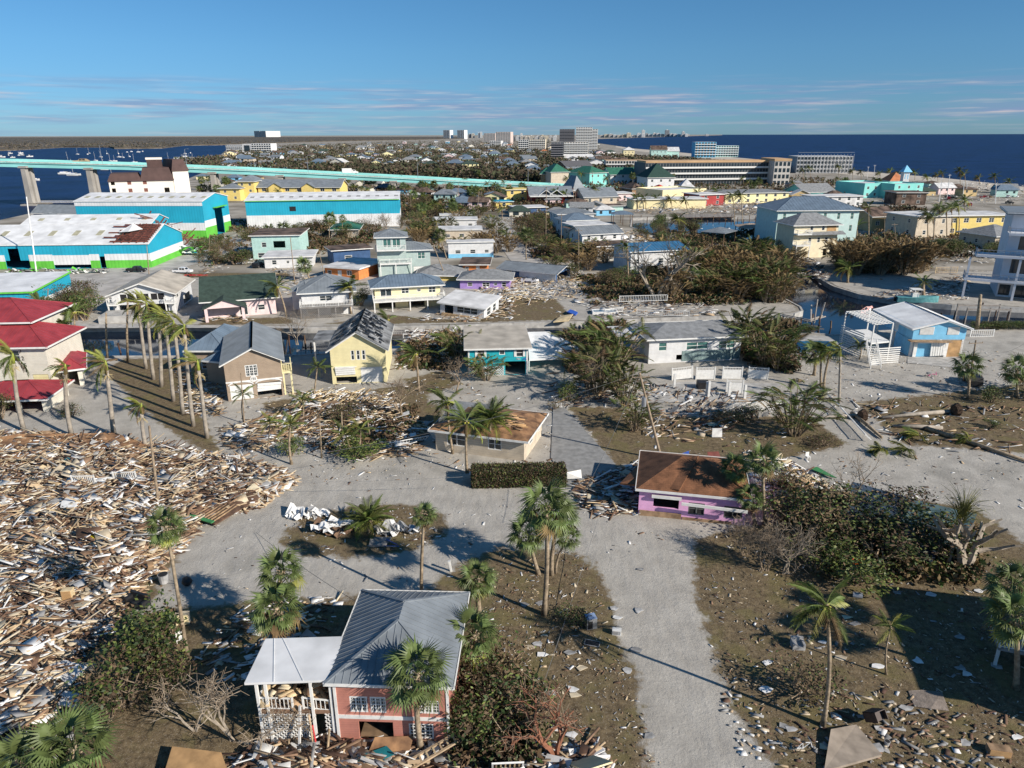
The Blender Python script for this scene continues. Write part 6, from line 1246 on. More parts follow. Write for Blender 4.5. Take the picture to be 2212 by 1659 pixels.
def bush(u, v, w_, h, label, style='green', group=None, name='bush', cat='bush', d=None, rz=None):
    w_ *= ZS; h *= ZS
    p = P(u, v); o = empty(name, p, R.uniform(0, 6) if rz is None else rz, label, cat, group); f, s = bush_mesh(style, R.randrange(4)); sc_ = Matrix.Diagonal((w_, d or w_, h * 1.05, 1))
    inst('foliage', f, o, sc_); inst('stems', s, o, sc_); return o
def clump_mesh(seed, mats, n=85, spread=.45):      # arching cane clump of feather fronds
    k = ('clump', seed, mats[0].name)
    if k in BC: return BC[k]
    r = random.Random(seed + 50); mb = MB(); sb = MB()
    for i in range(n):
        a = r.uniform(0, 6.28); lean = r.uniform(.02, spread); h = r.uniform(.45, .8); b = Vector((cos(a) * .08, sin(a) * .08, 0)); t_ = b + Vector((cos(a) * lean, sin(a) * lean, h))
        if i % 3 == 0: sb.tube([b, b.lerp(t_, .5) + Vector((0, 0, .05)), t_], [.012, .009, .006], 4, 0, False)
        ty = r.choice([0, 0, 1, 2] if mats[0] is frondg else [0, 1, 1]); me = FE['g'][r.randrange(3)]; M_ = T(t_.x, t_.y, t_.z, a + r.gauss(0, .7), -radians(r.uniform(-10, 70)), r.uniform(-.5, .5), r.uniform(.26, .42))
        mb.add([M_ @ q.co for q in me.vertices], [tuple(f.vertices) for f in me.polygons], ty)
        M_ = T(b.x + lean * .4 * cos(a), b.y + lean * .4 * sin(a), h * r.uniform(.3, .7), a + r.gauss(0, .7), -radians(r.uniform(0, 60)), 0, .22); mb.add([M_ @ q.co for q in me.vertices], [tuple(f.vertices) for f in me.polygons], ty)
    BC[k] = (mb.mesh('fronds', mats), sb.mesh('canes', trunkm)); return BC[k]
def clump(u, v, w_, h, label, brown=False, group=None):
    w_ *= ZS; h *= ZS
    p = P(u, v); o = empty('cane_palm_clump', p, R.uniform(0, 6), label, 'palm clump', group); f, s = clump_mesh(R.randrange(3), [frondb, mat('straw_brown_frond', (.26, .18, .08), .8, .2, 2), mat('olive_frond', (.13, .13, .04), .7, .2, 2)] if brown else [frondg, frondb, mat('olive_frond', (.13, .13, .04), .7, .2, 2)])
    M_ = Matrix.Diagonal((w_, w_, h, 1)); inst('fronds', f, o, M_); inst('canes', s, o, M_)
def bare_tree(u, v, h, label, m=None, lim=4, lean=(0, 0), rad=None, n=1, name='bare_tree', seed=None, twigs=True):
    h *= ZS; p = P(u, v); o = empty(name, p, 0, label, 'tree'); r = random.Random(seed if seed is not None else int(u + v)); mb = MB()
    for i in range(n): branches(mb, r, Vector((i * .15, 0, 0)), Vector((lean[0] + r.gauss(0, .1 + .25 * (n > 1)), lean[1] + r.gauss(0, .1), 1)).normalized(), h * .33, rad or h * .03, 0, lim)
    mb.build('trunk_and_limbs', m or barkm, o)
    if twigs:
        tb = MB(); vs = mb.V[::3]
        for i in range(min(420, len(vs))): q = Vector(r.choice(vs)); 
        for i in range(260):
            q = Vector(r.choice(vs)); 
            if q.z < h * .35: continue
            tb.bar(q, q + Vector((r.gauss(0, .35), r.gauss(0, .35), r.gauss(.15, .3))), .018)
        tb.build('twigs', barkm, o)['kind'] = 'stuff'
    return o
def undergrowth(px, n, h, label, s=(.12, .34)):
    poly = pp(px); xs = [p.x for p in poly]; ys = [p.y for p in poly]; X = NR.uniform(min(xs), max(xs), n * 3); Y = NR.uniform(min(ys), max(ys), n * 3)
    ok = inpoly(X, Y, poly) & (noise2(X * .6 + 3, Y * .6) > -.05); X, Y = X[ok][:n], Y[ok][:n]; k = 6; N_ = len(X) * k; hh = np.clip(noise2(X * .6 + 3, Y * .6) + .35, .15, 1) * h
    c = np.column_stack([np.repeat(X, k) + NR.normal(0, .5, N_), np.repeat(Y, k) + NR.normal(0, .5, N_), np.repeat(hh, k) * NR.uniform(.1, 1, N_)]); a = NR.normal(0, 1, (N_, 3)); a /= np.linalg.norm(a, axis=1)[:, None]; b = np.cross(a, NR.normal(0, 1, (N_, 3))); b /= np.linalg.norm(b, axis=1)[:, None]; sz = NR.uniform(*s, N_)[:, None] * (1 + Y.mean() / 250)
    V = np.stack([c - a * sz, c + b * sz * .5, c + a * sz, c - b * sz * .5], 1).reshape(-1, 3); V[:, 2] = np.maximum(V[:, 2], .05)
    tag(npmesh('undergrowth', V, np.arange(N_ * 4).reshape(-1, 4), NR.randint(0, 4, N_), [leafg, leafb, leafb, frondb]), label, 'undergrowth', kind='stuff')
for a in (([(1420, 505), (1640, 505), (1720, 620), (1700, 660), (1400, 660), (1380, 600)], 5200, 3.0, 'dark tangled undergrowth before the channel'), ([(860, 430), (960, 430), (960, 550), (880, 500)], 1500, 3.5, 'brown-green scrub left of the trailer row'), ([(630, 470), (830, 480), (800, 535), (640, 560)], 2200, 3, 'scrub behind the low white house'),
    ([(430, 470), (560, 480), (560, 570), (430, 580)], 900, 2.2, 'scrub by the marina road'), ([(1090, 440), (1210, 440), (1230, 590), (1150, 560)], 1500, 2.5, 'scrub along the side street'), ([(1800, 515), (2010, 515), (2000, 592), (1810, 592)], 2600, 4, 'brown reeds on the far canal bank'), ([(2000, 470), (2212, 480), (2212, 560), (2010, 560)], 1600, 2, 'scrub before the yellow motel'),
    ([(1220, 700), (1350, 700), (1350, 870), (1230, 850)], 1800, 2.4, 'dark growth right of the collapsed carport'), ([(1560, 700), (1720, 700), (1720, 810), (1620, 800)], 1500, 2.2, 'dark growth right of the grey house'), ([(1240, 600), (1420, 600), (1420, 660), (1280, 660)], 1100, 1.8, 'scrub on the bank by the banyan'), ([(600, 405), (1340, 405), (1340, 440), (900, 470), (600, 440)], 4500, 4, 'dark tree cover before the bridge'),
    ([(1240, 385), (1760, 385), (1860, 400), (1860, 430), (1240, 440)], 2600, 4, 'dark tree cover around the shops'), ([(1000, 1420), (1130, 1420), (1150, 1659), (990, 1659)], 1500, 1.3, 'brown growth right of the salmon house'), ([(1690, 1060), (2100, 1120), (2100, 1260), (1720, 1240)], 4200, 1.9, 'dense tangled growth of the right thicket'), ([(890, 730), (990, 725), (1000, 800), (880, 800)], 800, 1.4, 'dark growth left of the teal house'),
    ([(420, 1590), (560, 1560), (560, 1700), (330, 1700)], 700, .8, 'brown growth at the bottom left of the porch'), ([(660, 905), (900, 880), (900, 960), (700, 970)], 700, .8, 'brown growth in the central debris'), ([(1800, 450), (2000, 450), (2000, 480), (1840, 480)], 900, 3, 'tree cover behind the mint house')): undergrowth(*a)
# hedge
q0, q1 = P(1020, 1056), P(1222, 1052); d = q1 - q0; o = empty('hedge', q0, atan2(d.y, d.x), 'clipped brown and green box hedge by the street', 'hedge'); r = random.Random(4); V = []; Fq = []; mi = []
for k in range(9000):
    f_ = r.random(); L = d.length
    if f_ < .45: c = Vector((r.uniform(0, L), r.uniform(-.12, .12), r.uniform(0, 2.2)))
    elif f_ < .85: c = Vector((r.uniform(0, L), r.uniform(0, 2.4), 2.2 + r.gauss(0, .07)))
    else: c = Vector((r.choice([0, L]) + r.gauss(0, .08), r.uniform(0, 2.4), r.uniform(0, 2.2)))
    a = Vector((r.gauss(0, 1), r.gauss(0, 1), r.gauss(0, 1))).normalized() * .12; b = a.cross(Vector((r.gauss(0, 1), r.gauss(0, 1), 1))).normalized() * .06; i = len(V); V += [c - a, c + b, c + a, c - b]; Fq.append((i, i + 1, i + 2, i + 3)); mi.append(r.choice([0, 1, 2, 2, 2, 0]))
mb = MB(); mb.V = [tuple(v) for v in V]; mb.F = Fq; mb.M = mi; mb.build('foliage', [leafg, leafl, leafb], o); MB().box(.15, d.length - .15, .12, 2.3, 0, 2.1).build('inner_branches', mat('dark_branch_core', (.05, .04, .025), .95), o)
for a in ((1290, 850, 9, 6.5, 'large brown and green cane palm clump right of the collapsed carport'), (1325, 800, 8, 7.5, 'tall browned cane palm clump before the grey house'), (1265, 790, 7, 6, 'dark green cane palm clump behind the collapsed carport'), (1350, 880, 4.5, 5.5, 'narrow green clump by the leaning pole'), (1370, 930, 4, 4, 'low green clump at the foot of the leaning pole'),
          (1650, 790, 8, 7, 'browned cane palm clump at the right end of the grey house'), (1610, 760, 7, 7.5, 'tall palm clump behind the grey house right end'), (1715, 940, 7.5, 6.5, 'big fountain-shaped cane palm clump on the brown lawn'), (1680, 800, 5, 4.5, 'low brown clump before the pool fence'), (990, 780, 6, 5, 'dark clump left of the teal house'), (1050, 822, 4.5, 3.6, 'green screw-palm clump in front of the teal house')): clump(*a)
for i, u in enumerate(range(1815, 2000, 17)): clump(u, 586 + (i % 3) * 4, 8.5, 8, 'browned cane palm in the tall thicket on the far canal bank', True, 'brown thicket on the far bank')
for i in range(34): u = R.uniform(1420, 1700); clump(u, R.uniform(560, 655), R.uniform(6, 8.5), R.uniform(5, 7.5), 'palm clump in the dark thicket before the channel', i % 2 == 0, 'thicket before the channel')
for i in range(14): clump(R.uniform(860, 1110), R.uniform(470, 560), 6, 5.5, 'palm clump among the houses around the trailer row', i % 2 == 0, 'clumps around the trailer row')
for i in range(12): clump(R.uniform(1150, 1360), R.uniform(520, 590), 6, 4.5, 'palm clump along the side street', i % 2 == 0, 'clumps along the side street')
B_ = [(330, 1440, 5.2, 5, 'tall leafy green bush left of the lower lumber pile', 'green'), (275, 1520, 5.0, 4.8, 'dense mixed bush behind the corner fan palms', 'mixed'), (370, 1490, 3.8, 3.2, 'brownish leafy bush beside the leaning palm foot', 'mixed'), (230, 1560, 3.2, 3.2, 'brown thinning shrub near the corner palms', 'brown'),
      (1060, 1500, 5, 4.2, 'tall brown leafy shrub right of the salmon house', 'brown'), (1090, 1590, 5.5, 4.2, 'wide light brown shrub in front of the brown shrub', 'mixed'), (1020, 1600, 3.6, 3.4, 'dark shrub at the salmon house front corner', 'mixed'), (1180, 1530, 2.2, 1.8, 'dark low shrub behind the snapped red branch', 'brown'),
      (1738, 1500, 4.2, 2.6, 'rounded brown shrub beside the tall coconut palm', 'brown'), (1240, 1345, 2.6, 1.2, 'low mixed shrub behind the appliances', 'mixed'), (630, 985, 2.8, 2.4, 'light green bush at the dark-trunked palm foot', 'light'), (780, 990, 5, 2.2, 'light green hedge patch under the leaning palm pair', 'light'), (1228, 866, 2.8, 3.0, 'bright round sea grape bush on the grey driveway', 'light'),
      (1740, 1180, 6.5, 4.5, 'tangled brown fallen tree crown, left of the thicket', 'brown'), (1810, 1150, 7, 5, 'tangled brown and green fallen crown in the thicket middle', 'mixed'), (1880, 1220, 7, 4.5, 'dark green tangled thicket before the fallen roof', 'mixed'), (1960, 1200, 6.5, 5, 'dense green mass left of the pruned tree', 'green'), (1840, 1262, 5, 3, 'light-leaved thicket front above the grey path', 'light'), (1760, 1232, 5, 3, 'low green thicket by the curved kerb', 'green'), (2040, 1215, 5, 4, 'thicket around the pruned tree foot', 'mixed'), (1930, 1130, 6, 4, 'brown tangle over the dark blue fallen roof', 'brown'), (1700, 1120, 5, 3.5, 'dark growth beside the fan palms of the lilac house', 'mixed'),
      (1600, 905, 5, 1.8, 'low dark shrub before the white louvre fence', 'mixed'), (1560, 910, 3, 1.6, 'brown shrub left of the white louvre fence', 'brown'), (1780, 960, 4, 1.2, 'low brown shrub on the lawn corner', 'brown'), (2140, 870, 3, 2.6, 'green bush behind the right utility pole', 'green'), (2142, 925, 1.8, 1.2, 'tiny round green shrub on the sand', 'green'), (2260, 860, 7, 5, 'dark tree mass at the right frame edge', 'green'),
      (1330, 618, 7, 3.6, 'rounded green shrub by the canal steps', 'mixed'), (1200, 1015 - 130, 2, 1.4, 'small shrub by the stripped house corner', 'brown'), (935, 655, 3, 3.2, 'dark shrub right of the lattice-deck house', 'green'), (780, 660, 4, 4, 'round dark shrub between the lattice-deck and yellow houses', 'green'), (745, 905, 5, 2, 'brown shrub in the central debris', 'brown'), (1700, 1062, 4, 2.5, 'brown shrub left of the fallen roof', 'brown'), (155, 900, 3, 2, 'white-flecked shrub by the red garage', 'mixed'), (3, 905, 3, 4, 'green-brown shrub at the left frame edge', 'mixed')]
for a in B_: bush(*a)
for i in range(18): bush(1664 + i * 11.5, 716 + 0.3 * i, 2.2, 1.3, 'clipped green shrub of the low row along the pool seawall', 'green', 'low shrub row by the pool') if i < 9 else bush(2110 + (i - 9) * 15, 712 - (i - 9) * .4, 3.2, 1.5, 'clipped shrub of the green hedge behind the blue house', 'green', 'hedge shrubs behind the blue house')
for i in range(230):
    z_ = [((760, 960), (430, 470)), ((1480, 1700), (560, 650)), ((430, 560), (470, 580)), ((640, 800), (480, 530)), ((860, 960), (450, 520)), ((1100, 1200), (470, 540)), ((1640, 1720), (540, 600)), ((1380, 1520), (480, 530)), ((60, 200), (640, 700)), ((600, 1300), (405, 470)), ((1120, 1460), (520, 620)), ((2000, 2200), (540, 560))][i % 12]
    bush(R.uniform(*z_[0]), R.uniform(*z_[1]), R.uniform(3.5, 6.5), R.uniform(3, 5.5), 'stripped brown-green tree between the mid-distance houses', R.choice(['brown', 'mixed', 'brown', 'green']), 'mid-distance stripped trees', 'small_tree', 'tree')
whiteb = mat('pale_grey_bark', (.34, .29, .23), .9, .15, 3)
bare_tree(1418, 652, 14, 'big uprooted bare banyan with pale limbs by the canal', whiteb, 5, (-.05, 0), .55, 3); bare_tree(865, 900, 6, 'brown dead shrub tree with fine tangled branches in the central debris', None, 4, (0, 0), .14, 4); bare_tree(985, 850, 5.5, 'bare curling-branched tree left of the teal house driveway', None, 4, (.1, 0), .12, 2)
bare_tree(1262, 855, 6, 'bare forked tree on the dark driveway', None, 4, (0, 0), .13, 2); bare_tree(1340, 790, 7, 'bare whitish branches before the grey house', whiteb, 4, (0, 0), .12, 2)
bare_tree(1690, 1240, 5, 'pale leafless shrub by the curved road right side', whiteb, 4, (0, 0), .07, 5, 'bare_shrub'); bare_tree(1640, 1235, 4.2, 'fine brown leafless bush right of the road', None, 4, (0, 0), .05, 7, 'bare_shrub'); bare_tree(1600, 1200, 3.4, 'smaller brown leafless bush right of the road', None, 4, (0, 0), .05, 6, 'bare_shrub')
bare_tree(500, 1600, 6, 'pale sprawling dead tree beside the porch, left limb', whiteb, 3, (-.2, 0), .12, 2); bare_tree(420, 1580, 4.5, 'pale leafless small tree above the plywood sheet', whiteb, 3, (.1, 0), .09, 2); bare_tree(555, 1640, 5, 'pale forked dead limb leaning to the porch', whiteb, 3, (.35, 0), .1, 1)
bare_tree(1200, 1640, 5, 'snapped red-barked tree leaning in the bottom centre', mat('reddish_bark', (.28, .12, .07), .85), 4, (-.5, 0), .22, 2); bare_tree(640, 745, 7, 'pale leafless tree behind the taupe house', whiteb, 4, (0, 0), .1, 4); bare_tree(575, 545, 8, 'pale bare spreading tree before the mint house', whiteb, 4, (0, 0), .2, 2)
bare_tree(2080, 1235, 7.5, 'stubby pollarded grey tree with splintered limbs at right', whiteb, 2, (.25, 0), .5, 3, twigs=False); bare_tree(1840, 1135, 8, 'thin bare sapling leaning over the fallen roof', None, 3, (-.1, 0), .12, 1); bare_tree(830, 520, 9, 'bare twiggy tree before the turquoise warehouse right end', None, 5, (0, 0), .2, 3); bare_tree(800, 515, 8, 'second bare twiggy tree before the turquoise warehouse', None, 5, (0, 0), .18, 3)
# feathery thin tree at right
p = P(2044, 1230); o = empty('wispy_tree', p, 0, 'slender pale-trunked tree with wispy green shoots at right', 'tree'); r = random.Random(9); smooth(MB().tube([(0, 0, 0), (.15, 0, 3), (.45, 0, 6.4)], [.2, .16, .1], 7).build('trunk', whiteb, o)); mb = MB()
for i in range(150):
    a = r.uniform(0, 6.28); s_ = r.uniform(.3, 1.0); b0 = Vector((.35, 0, r.uniform(4.8, 6.4))); e_ = b0 + Vector((cos(a) * 2.3 * s_, sin(a) * 2.3 * s_, r.uniform(.2, 3.6) * (1.2 - s_ * .6))); m_ = b0.lerp(e_, .5) + Vector((0, 0, .5)); mb.tube([b0, m_, e_, e_ + Vector((cos(a) * .3, 0, -.3))], [.03, .02, .012, .006], 3, i % 2, False)
mb.build('shoots', [mat('wispy_green_shoot', (.17, .17, .06), .7), frondy], o)
# ------------------------------------------------------------------ far trees, mangroves
def tree_mesh(seed, brown):
    r = random.Random(seed); blobs = [(r.uniform(-.3, .3), r.uniform(-.3, .3), r.uniform(.4, .75), r.uniform(.18, .32)) for _ in range(6)]
    V, Fq, mi = leaf_cloud(r, 240, blobs, .05, .1, (.6 if not brown else .2, 1)); mb = MB(); mb.V = [tuple(v) for v in V]; mb.F = Fq; mb.M = [min(1, m) for m in mi]
    return mb.mesh('crown', [farleaf, farleafb])
TM = [tree_mesh(i, i % 2) for i in range(6)]; tk = MB().tube([(0, 0, 0), (0, 0, .5)], [.03, .02], 4).mesh('trunk', barkm)
FT = [P(u, v) for u, v in [(380, 352), (476, 345), (500, 325), (600, 318), (900, 306), (1290, 301), (1290, 330), (1345, 345), (1420, 345), (1700, 372), (1420, 405), (1340, 370), (1180, 400), (1000, 392), (560, 370), (440, 372)]]
k = 0
while k < 290:
    v = 312 + R.random() * 90; p = P(R.uniform(380, 1700), v)
    if not inpoly([p.x], [p.y], FT)[0] or not free(p, 2): continue
    o = empty('town_tree', p, R.uniform(0, 6), 'dark small tree between the far town houses', 'tree', 'trees of the far town'); s = R.uniform(9, 15); M_ = Matrix.Diagonal((s, s, s * .85, 1)); inst('crown', R.choice(TM), o, M_); inst('trunk', tk, o, M_); k += 1
def scatter(name, poly, n, hh, mats, kind='stuff', s=(2, 5), zz=0):
    xs = [p.x for p in poly]; ys = [p.y for p in poly]; C = np.zeros((0, 2))
    us = NR.uniform(-900, 2300, n * 6); vs = NR.uniform(294.5, 430, n * 6)
    pts = []
    for u, v in zip(us, vs): q = ray(u, v); t = CH / max(1e-3, -q[2]); pts.append((q[0] * t, q[1] * t))
    C = np.array(pts); C = C[inpoly(C[:, 0], C[:, 1], poly)][:n]; n = len(C); 
    k = 5; N_ = n * k; cx = np.repeat(C, k, 0) + NR.normal(0, 1, (N_, 2)) * s[1] * .8; z = NR.uniform(.2, 1, N_) * hh; sz = NR.uniform(s[0], s[1], N_)
    a = NR.normal(0, 1, (N_, 3)); a[:, 2] *= .5; a /= np.linalg.norm(a, axis=1)[:, None]; b = np.cross(a, NR.normal(0, 1, (N_, 3))); b /= np.linalg.norm(b, axis=1)[:, None]
    c3 = np.column_stack([cx, z]); V = np.stack([c3 - a * sz[:, None] * .5, c3 + b * sz[:, None] * .4, c3 + a * sz[:, None] * .5, c3 - b * sz[:, None] * .4], 1).reshape(-1, 3); V[:, 2] = np.maximum(V[:, 2], .05)
    o = npmesh(name, V, np.arange(N_ * 4).reshape(-1, 4), NR.randint(0, len(mats), N_), mats); o['kind'] = 'stuff'; tag(o, {'town_woodland': 'dark brown-green tree cover filling the far town', 'mangrove_forest': 'grey-brown mangrove forest across the bay'}.get(name, name.replace('_', ' ') + ' beyond the town'), 'trees')
scatter('town_woodland', FT, 17000, 9.0, [farleaf, farleafb, farleaf, farleafb], s=(1.8, 4.2))
MG = pp([(-900, 345), (0, 325), (37, 324), (137, 318), (237, 318), (247, 321), (350, 320), (366, 318), (400, 314), (482, 313), (700, 306), (1000, 300), (1000, 295.5), (0, 297), (-900, 300)])
mg = mat('mangrove_brown', (.115, .095, .075), .95, .2, .02); mg2 = mat('mangrove_olive', (.07, .07, .045), .95, .2, .02)
scatter('mangrove_forest', MG, 14000, 5.5, [mg, mg2, mg], s=(4, 9))
o = sheet('mangrove_canopy', [Vector((p.x, p.y, 0)) for p in MG], 4.2, mangm, -.5)
# ------------------------------------------------------------------ debris
def zone_pts(polypx, n):
    poly = pp(polypx); us = [u for u, v in polypx]; vs = [v for u, v in polypx]; out_ = []
    xs = [p.x for p in poly]; ys = [p.y for p in poly]
    while len(out_) < n:
        X = NR.uniform(min(xs), max(xs), n * 2); Y = NR.uniform(min(ys), max(ys), n * 2); ok = inpoly(X, Y, poly); out_ += list(zip(X[ok], Y[ok]))
    return np.array(out_[:n])
# (polygon px, pieces, mound height, board length range, colour weights (dark wood, brown, lumber, white, grey, tan), panel share, label)
ZN = [([(-60, 930), (0, 935), (170, 945), (330, 960), (480, 985), (600, 1010), (640, 1040), (560, 1100), (440, 1125), (400, 1180), (340, 1230), (260, 1330), (180, 1420), (160, 1560), (100, 1660), (-100, 1750)], 17000, 1.3, (.35, 2.8), (9, 9, 6, 3, 2, 5), .2, 'lumber pile at the left'),
  ([(470, 925), (560, 905), (640, 870), (860, 870), (930, 920), (900, 985), (780, 1000), (640, 950), (560, 975), (480, 965)], 1350, .4, (.5, 2.8), (6, 6, 4, 3, 2, 1), .14, 'central debris field'),
  ([(560, 1600), (720, 1590), (980, 1600), (1010, 1640), (1290, 1600), (1330, 1760), (350, 1760)], 2000, .7, (.4, 2.2), (5, 5, 4, 3, 2, 1), .2, 'debris before the salmon house'),
  ([(1180, 830), (1400, 830), (1640, 850), (1640, 900), (1500, 960), (1380, 940), (1400, 880), (1200, 880)], 620, .25, (.4, 2.4), (4, 4, 4, 3, 3, 1), .12, 'debris around the ruined pool yard'),
  ([(1240, 1045), (1385, 1000), (1400, 1110), (1300, 1120), (1250, 1100)], 650, .6, (.4, 2.2), (5, 4, 1, 2, 3, 1), .2, 'dark debris left of the lilac house'),
  ([(1600, 975), (1700, 1000), (1800, 1050), (1760, 1130), (1650, 1080)], 800, .8, (.4, 2.2), (3, 5, 5, 4, 2, 2), .25, 'debris right of the lilac house'),
  ([(880, 690), (1100, 640), (1110, 690), (960, 697)], 300, .3, (.4, 2.4), (2, 4, 4, 6, 1, 1), .2, 'canal lawn debris'),
  ([(1020, 605), (1250, 580), (1260, 640), (1100, 665), (1030, 640)], 1300, .7, (.4, 2.6), (2, 5, 6, 5, 1, 1), .2, 'debris before the navy house'),
  ([(880, 715), (990, 715), (1000, 790), (850, 800)], 900, .5, (.5, 2.6), (6, 5, 2, 4, 2, 1), .2, 'shaded debris left of the teal house'),
  ([(1370, 440), (1720, 430), (1720, 464), (1370, 464)], 1200, 1.2, (.8, 4), (3, 5, 3, 5, 2, 1), .25, 'debris along the inner canal'),
  ([(1280, 500), (1400, 505), (1420, 545), (1300, 550)], 500, 1.4, (.8, 4), (3, 4, 2, 6, 2, 1), .4, 'collapsed house debris on the side street'),
  ([(1650, 560), (1760, 560), (1800, 600), (1700, 610)], 500, .9, (.5, 3), (3, 4, 3, 5, 2, 1), .25, 'debris on the channel bank'),
  ([(1800, 480), (2100, 480), (2150, 570), (1950, 570), (1850, 530)], 900, .5, (.5, 3), (2, 2, 2, 5, 4, 1), .25, 'debris before the motels'),
  ([(1870, 640), (2100, 590), (2090, 650), (1950, 650)], 420, .4, (.5, 2.6), (4, 2, 1, 4, 4, 0), .2, 'debris on the seawall terrace'),
  ([(1800, 870), (1900, 860), (2212, 880), (2212, 1000), (1950, 960)], 170, .2, (.5, 2.6), (4, 3, 1, 2, 3, 0), .1, 'debris on the right sandy lot'),
  ([(1740, 1500), (1900, 1490), (2212, 1550), (2212, 1700), (1700, 1700)], 300, .05, (.15, .9), (5, 3, 1, 1, 6, 3), .2, 'debris in the lower right yard'),
  ([(1550, 1500), (1620, 1500), (1720, 1659), (1600, 1659)], 60, .04, (.2, .7), (2, 1, 1, 4, 4, 1), .4, 'litter beside the road'),
  ([(560, 590), (640, 560), (700, 600), (690, 640), (620, 640)], 240, .3, (.4, 2), (2, 3, 3, 5, 2, 1), .2, 'debris behind the pink house'),
  ([(450, 650), (520, 660), (540, 700), (440, 690)], 260, .4, (.4, 2.2), (2, 4, 5, 4, 1, 1), .2, 'debris before the pink porch'),
  ([(380, 800), (480, 820), (480, 900), (400, 900)], 420, .5, (.4, 2), (4, 5, 3, 2, 2, 1), .2, 'debris behind the royal palms'),
  ([(625, 848), (720, 845), (860, 850), (840, 880), (640, 872)], 420, .4, (.4, 2.2), (4, 5, 5, 4, 1, 2), .2, 'debris before the yellow garages'),
  ([(1240, 650), (1500, 640), (1560, 680), (1300, 690)], 420, .3, (.5, 3), (3, 3, 2, 6, 2, 1), .2, 'debris on the canal bank by the banyan'),
  ([(1030, 610 - 130), (1110, 470), (1230, 590), (1190, 600)], 420, .2, (.4, 1.8), (2, 3, 2, 6, 3, 1), .3, 'litter along the side street'),
  ([(2000, 395), (2300, 400), (2300, 440), (1700, 440), (1750, 395)], 1500, 1.2, (1, 4.5), (3, 3, 2, 6, 4, 2), .3, 'beachfront wreckage'),
  ([(500, 1330), (560, 1290), (740, 1290), (700, 1400), (480, 1500), (420, 1420)], 260, .12, (.2, 1.6), (3, 2, 1, 3, 4, 1), .3, 'litter in the shade left of the salmon house'),
  ([(430, 520), (560, 500), (560, 560), (420, 600)], 260, .2, (.5, 2.5), (2, 2, 2, 6, 2, 1), .3, 'litter around the marina trees')]
dm = [woodd, woodm, woodl, dwhite, dgrey, dtan]; nm_ = ['dark weathered', 'brown broken', 'pale lumber', 'white painted', 'grey', 'tan']
bigs = []
def mound(x, y, poly):
    d = pdist(x, y, poly); return np.clip(d / 2.5, 0, 1)
for zi, (pol, n, mh, (l0, l1), wts, pan, lb) in enumerate(ZN):
    P2 = zone_pts(pol, n); X, Y = P2.T; poly = pp(pol); f = mound(X, Y, poly) * (.65 + .5 * noise2(X * 1.3, Y * 1.3)); Z = np.clip(f, .0, 2) * mh + .06
    if zi == 0: Z = pile_h(X, Y) * .75 + NR.uniform(0, .7, n) * f
    ispan = NR.rand(n) < pan; L = NR.uniform(l0, l1, n) * NR.choice([.6, 1, 1.4], n); L = np.where(ispan, L * .6, L)
    wd = np.where(ispan, L * NR.uniform(.45, .9, n), NR.uniform(.08, .24, n) * (1 + .3 * (l1 > 3))); th = np.where(ispan, .04, NR.uniform(.03, .1, n))
    w_ = np.array(wts, float); mi = NR.choice(6, n, p=w_ / w_.sum()); mi = np.where(ispan & (mi < 3) & (NR.rand(n) < .55), NR.choice([3, 3, 5, 4], n), mi)
    base = noise2(X * .3 + zi, Y * .3) * 1.1 + .35
    A = np.column_stack([NR.normal(0, .22 if mh > .1 else .04, n), NR.normal(0, .12 + .13 * min(1, mh) if mh > .1 else .03, n), base + NR.normal(0, .5, n)]); C = np.column_stack([X, Y, Z + np.abs(np.sin(A[:, 1])) * L * .3]); S = np.column_stack([L, wd, th])
    near = Y < 60; big = np.where((L * wd > (.42 if zi in (0, 2) else .55)) & (Y < 120) & (C[:, 2] >= Z * .8))[0]
    nb = {0: 220, 1: 40, 2: 45, 3: 20, 4: 12, 5: 16, 7: 14, 15: 26}.get(zi, 4); NR.shuffle(big); big = big[:nb]
    for i in big: bigs.append((C[i] + [0, 0, .06], S[i], A[i], mi[i], ispan[i], lb))
    keep = np.ones(n, bool); keep[big] = False
    o = npboxes('debris_field', C[keep], S[keep], A[keep], mi[keep], dm); tag(o, 'mass of splintered boards and panels, ' + lb, 'debris', kind='stuff')
ub = {}
for C, S, A, mi, ipn, lb in bigs:
    k = (mi, bool(ipn)); 
    if k not in ub: ub[k] = MB().box(-.5, .5, -.5, .5, -.5, .5).mesh('panel' if ipn else 'board', dm[mi])
    o = inst('sheet_scrap' if ipn else 'timber_scrap', ub[k]); o.matrix_basis = T(C[0], C[1], C[2], A[2], A[1], A[0]) @ Matrix.Diagonal((S[0], S[1], max(S[2], .05), 1))
    tag(o, '%s %s lying in the %s' % (nm_[mi], 'panel sheet' if ipn else 'board', lb) if ' in ' not in lb and not lb.startswith('litter') else '%s %s, in the %s' % (nm_[mi], 'panel sheet' if ipn else 'board', lb), 'panel' if ipn else 'board', '%s %ss of the %s' % (nm_[mi], 'panel' if ipn else 'board', lb))
